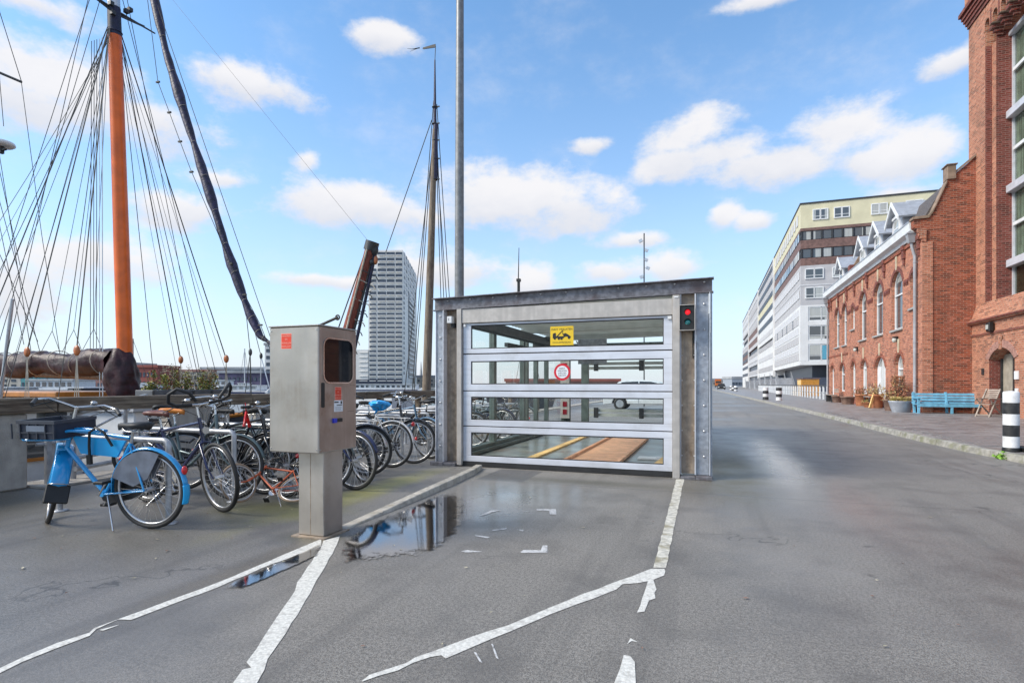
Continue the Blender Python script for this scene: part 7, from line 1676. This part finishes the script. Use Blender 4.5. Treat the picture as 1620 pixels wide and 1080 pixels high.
# pavement railing beyond the house
rl = thing('pavement_railing', 'long railing with white posts and dark top rail beyond the brick house', 'railing', (8, 60, .1), world=True)
mb = MB(); mb.bar((8.0, 46.2, 1.16), (8.0, 112, 1.16), .12, .08); mb.build('top_rail', M['darksteel'], rl)
mb = MB(); mb.bar((8.0, 46.2, .62), (8.0, 112, .62), .04, .04); mb.build('lower_rail', M['steelpipe'], rl)
mp = MB(); mp.box(-.05, .05, -.07, .07, 0, 1.0); me = mp.mesh('post', [M['white']])
for k in range(44): inst(me, 'post', rl, T((8.0, 46.6 + k * 1.5, .108)))
oc = thing('orange_shed', 'orange yellow shed of upright boards behind the white posts', 'shed', (9, 60, 0), world=True)
y_ = 62; x0, x1 = PY(1267, 620, y_).x, PY(1296, 620, y_).x; zt_ = PY(1280, 599.5, y_).z; z0_ = PY(1280, 613, y_).z
mb = MB(); mb.box(x0, x1, y_, y_ + 2.5, 0, zt_); mb.build('shed_wall', M['plank'], oc)
for k in range(14): a = x0 + (x1 - x0) * k / 14; mb = MB(); mb.box(a + .02, a + (x1 - x0) / 14 - .02, y_ - .05, y_ - .001, .02, zt_ - .05); mb.build('board', M['orangepanel'], oc)
mb = MB(); mb.box(x0 - .1, x1 + .1, y_ - .1, y_ + 2.6, zt_ + .001, zt_ + .09); mb.build('roof_edge', M['brownbuilding'], oc)
# ================================================================== POLES, VEHICLES
lp = thing('lamp_pole', 'thick grey steel pole rising behind the left corner of the shelter', 'lamp pole', (-6, 12.73, 0), world=True)
mb = MB(); mb.tube([(-6.0, 12.73, 0), (-5.99, 12.73, 6), (-5.975, 12.75, 14)], [.125, .113, .085], 20); mb.build('pole', M['galv'] if False else mat('grey_painted_pole', (.20, .205, .21), .45, metal=.2, var=.12, scale=9, dirt=(.1, .1, .1), damt=.4), lp)
mb = MB(); mb.lathe((-6.0, 12.73, 0), [(.17, 0), (.17, .5), (.13, .56)], 20); mb.build('pole_foot', M['galv'], lp)
cm_ = thing('floodlight_mast', 'thin mast with five small floodlights above the shelter roof', 'floodlight mast', tuple(PD(1019, 608, 32)), world=True)
mb = MB(); a = PD(1019, 648, 32); b = PD(1019, 369, 32); mb.tube([a, b], .035, 6); mb.build('mast_pole', M['darksteel'], cm_)
for px, py, s in ((1013.5, 381, -1), (1022.5, 396, 1), (1022, 411, 1), (1025, 424, 1), (1015, 438, -1)):
    c = PD(px, py, 32); mb = MB(); mb.obox(c, (.20, .12, .16), Matrix.Rotation(R(25 * s), 3, 'Y')); mb.bar(c, PD(1019, py - 1, 32), .02, .02); mb.build('floodlight', M['rim'], cm_)
am = thing('antenna_mast', 'dark stub antenna standing above the middle of the shelter roof', 'antenna', (-2.6, 12, 2.5), world=True)
a = PD(820.5, 466, 12); mb = MB(); mb.tube([a - Vector((0, 0, .4)), PD(820.5, 442, 12)], .032, 8); mb.box(a.x - .04, a.x + .04, a.y - .04, a.y + .04, a.z + .28, a.z + .34); mb.build('stub', M['ink'], am)
mb = MB(); mb.tube([PD(820, 442, 12), PD(821, 392, 12)], [.013, .007], 6); mb.build('whip', M['darksteel'], am)
def car(label, x, y, hd, L=4.3, paint='carsilver', cat='car', name='parked_car'):
    c = thing(name, label, cat, (x, y, 0), (0, 0, R(hd)))
    prof = [(-2.1, .25), (-2.12, .6), (-2.05, .92), (-1.75, 1.05), (-1.35, 1.40), (-.9, 1.48), (.2, 1.46), (.55, 1.38), (1.15, .98), (1.85, .85), (2.1, .62), (2.1, .25)]
    arch = lambda cx: [(cx + .37 * math.cos(R(a)), .30 + .37 * math.sin(R(a))) for a in range(0, 181, 20)]
    poly = prof[:-1] + [(2.1, .25)] + arch(1.32) + arch(-1.30)
    mb = MB(); vs = []; fs = []; W_ = .86
    def wid(z): return W_ if z < .95 else W_ - (z - .95) * .42
    n = len(poly); vs = [(a, -wid(b), b) for a, b in poly] + [(a, wid(b), b) for a, b in poly]
    mb.add(vs, [tuple(range(n)), tuple(reversed(range(n, 2 * n)))] + [(i, i + n, (i + 1) % n + n, (i + 1) % n) for i in range(n)]); mb.build('body', M[paint], c, bevel=.03)
    for s in (-1, 1):
        for pts in ([(-1.55, 1.0), (-1.22, 1.36), (-.42, 1.40), (-.42, 1.0)], [(-.36, 1.0), (-.36, 1.40), (.2, 1.38), (.48, 1.32), (.98, 1.0)]):
            mb = MB(); mb.add([(a, s * (wid(b) + .006), b) for a, b in pts], [(0, 1, 2, 3) if len(pts) == 4 else (0, 1, 2, 3, 4)]); mb.build('side_window', M['carglass'], c)
        mb = MB(); mb.box(-.40, -.385, s * (W_ + .001), s * (W_ + .004), .35, .98); mb.build('door_gap', M['ink'], c)
        for cx in (-1.30, 1.32):
            mb = MB(); mb.ring((cx, s * .76, .31), (0, 1, 0), .24, .075, 24, 8, flat=1.3); w = mb.build('wheel', M['black'], c)
            mb = MB(); mb.lathe((cx, s * .80, .31), [(.02, 0), (.19, -.01 * s), (.20, .03 * s)], 18, ax='y')
            mb.build('rim', M['rim'], w)
    mb = MB(); mb.box(2.085, 2.125, -.75, -.45, .58, .72); mb.box(2.085, 2.125, .45, .75, .58, .72); mb.build('headlight', M['paper'], c)
    return c
p1_ = G(981, 648); car('silver hatchback parked side-on beyond the car lift', p1_.x + 1.30, p1_.y + .7, 0)
q = G(1136, 612.5)
tk = thing('parked_truck', 'orange truck parked far down the left side of the street', 'truck', (q.x, q.y, 0), (0, 0, R(-90)))
mb = MB(); mb.box(-4.5, 2.0, -1.3, 1.3, 1.0, 3.6); mb.build('cargo_body', M['truckorange'], tk, bevel=.05)
mb = MB(); mb.box(2.2, 4.2, -1.2, 1.2, .7, 3.0); mb.build('cab', M['truckorange'], tk, bevel=.15)
mb = MB(); mb.box(4.19, 4.24, -1.05, 1.05, 1.9, 2.75); mb.build('windscreen', M['carglass'], tk); mb = MB(); mb.box(-4.5, 4.0, -1.0, 1.0, .5, .98); mb.build('chassis', M['ink'], tk)
for x in (-3.2, -2.1, 3.1):
    for s in (-1, 1): mb = MB(); mb.lathe((x, s * 1.1, .5), [(.5, -.15), (.5, .15)], 16, ax='y'); mb.build('wheel', M['black'], tk)
q = G(1139, 616.5); car('dark car facing the street in front of the orange truck', q.x + .3, q.y, -90, paint='ink')
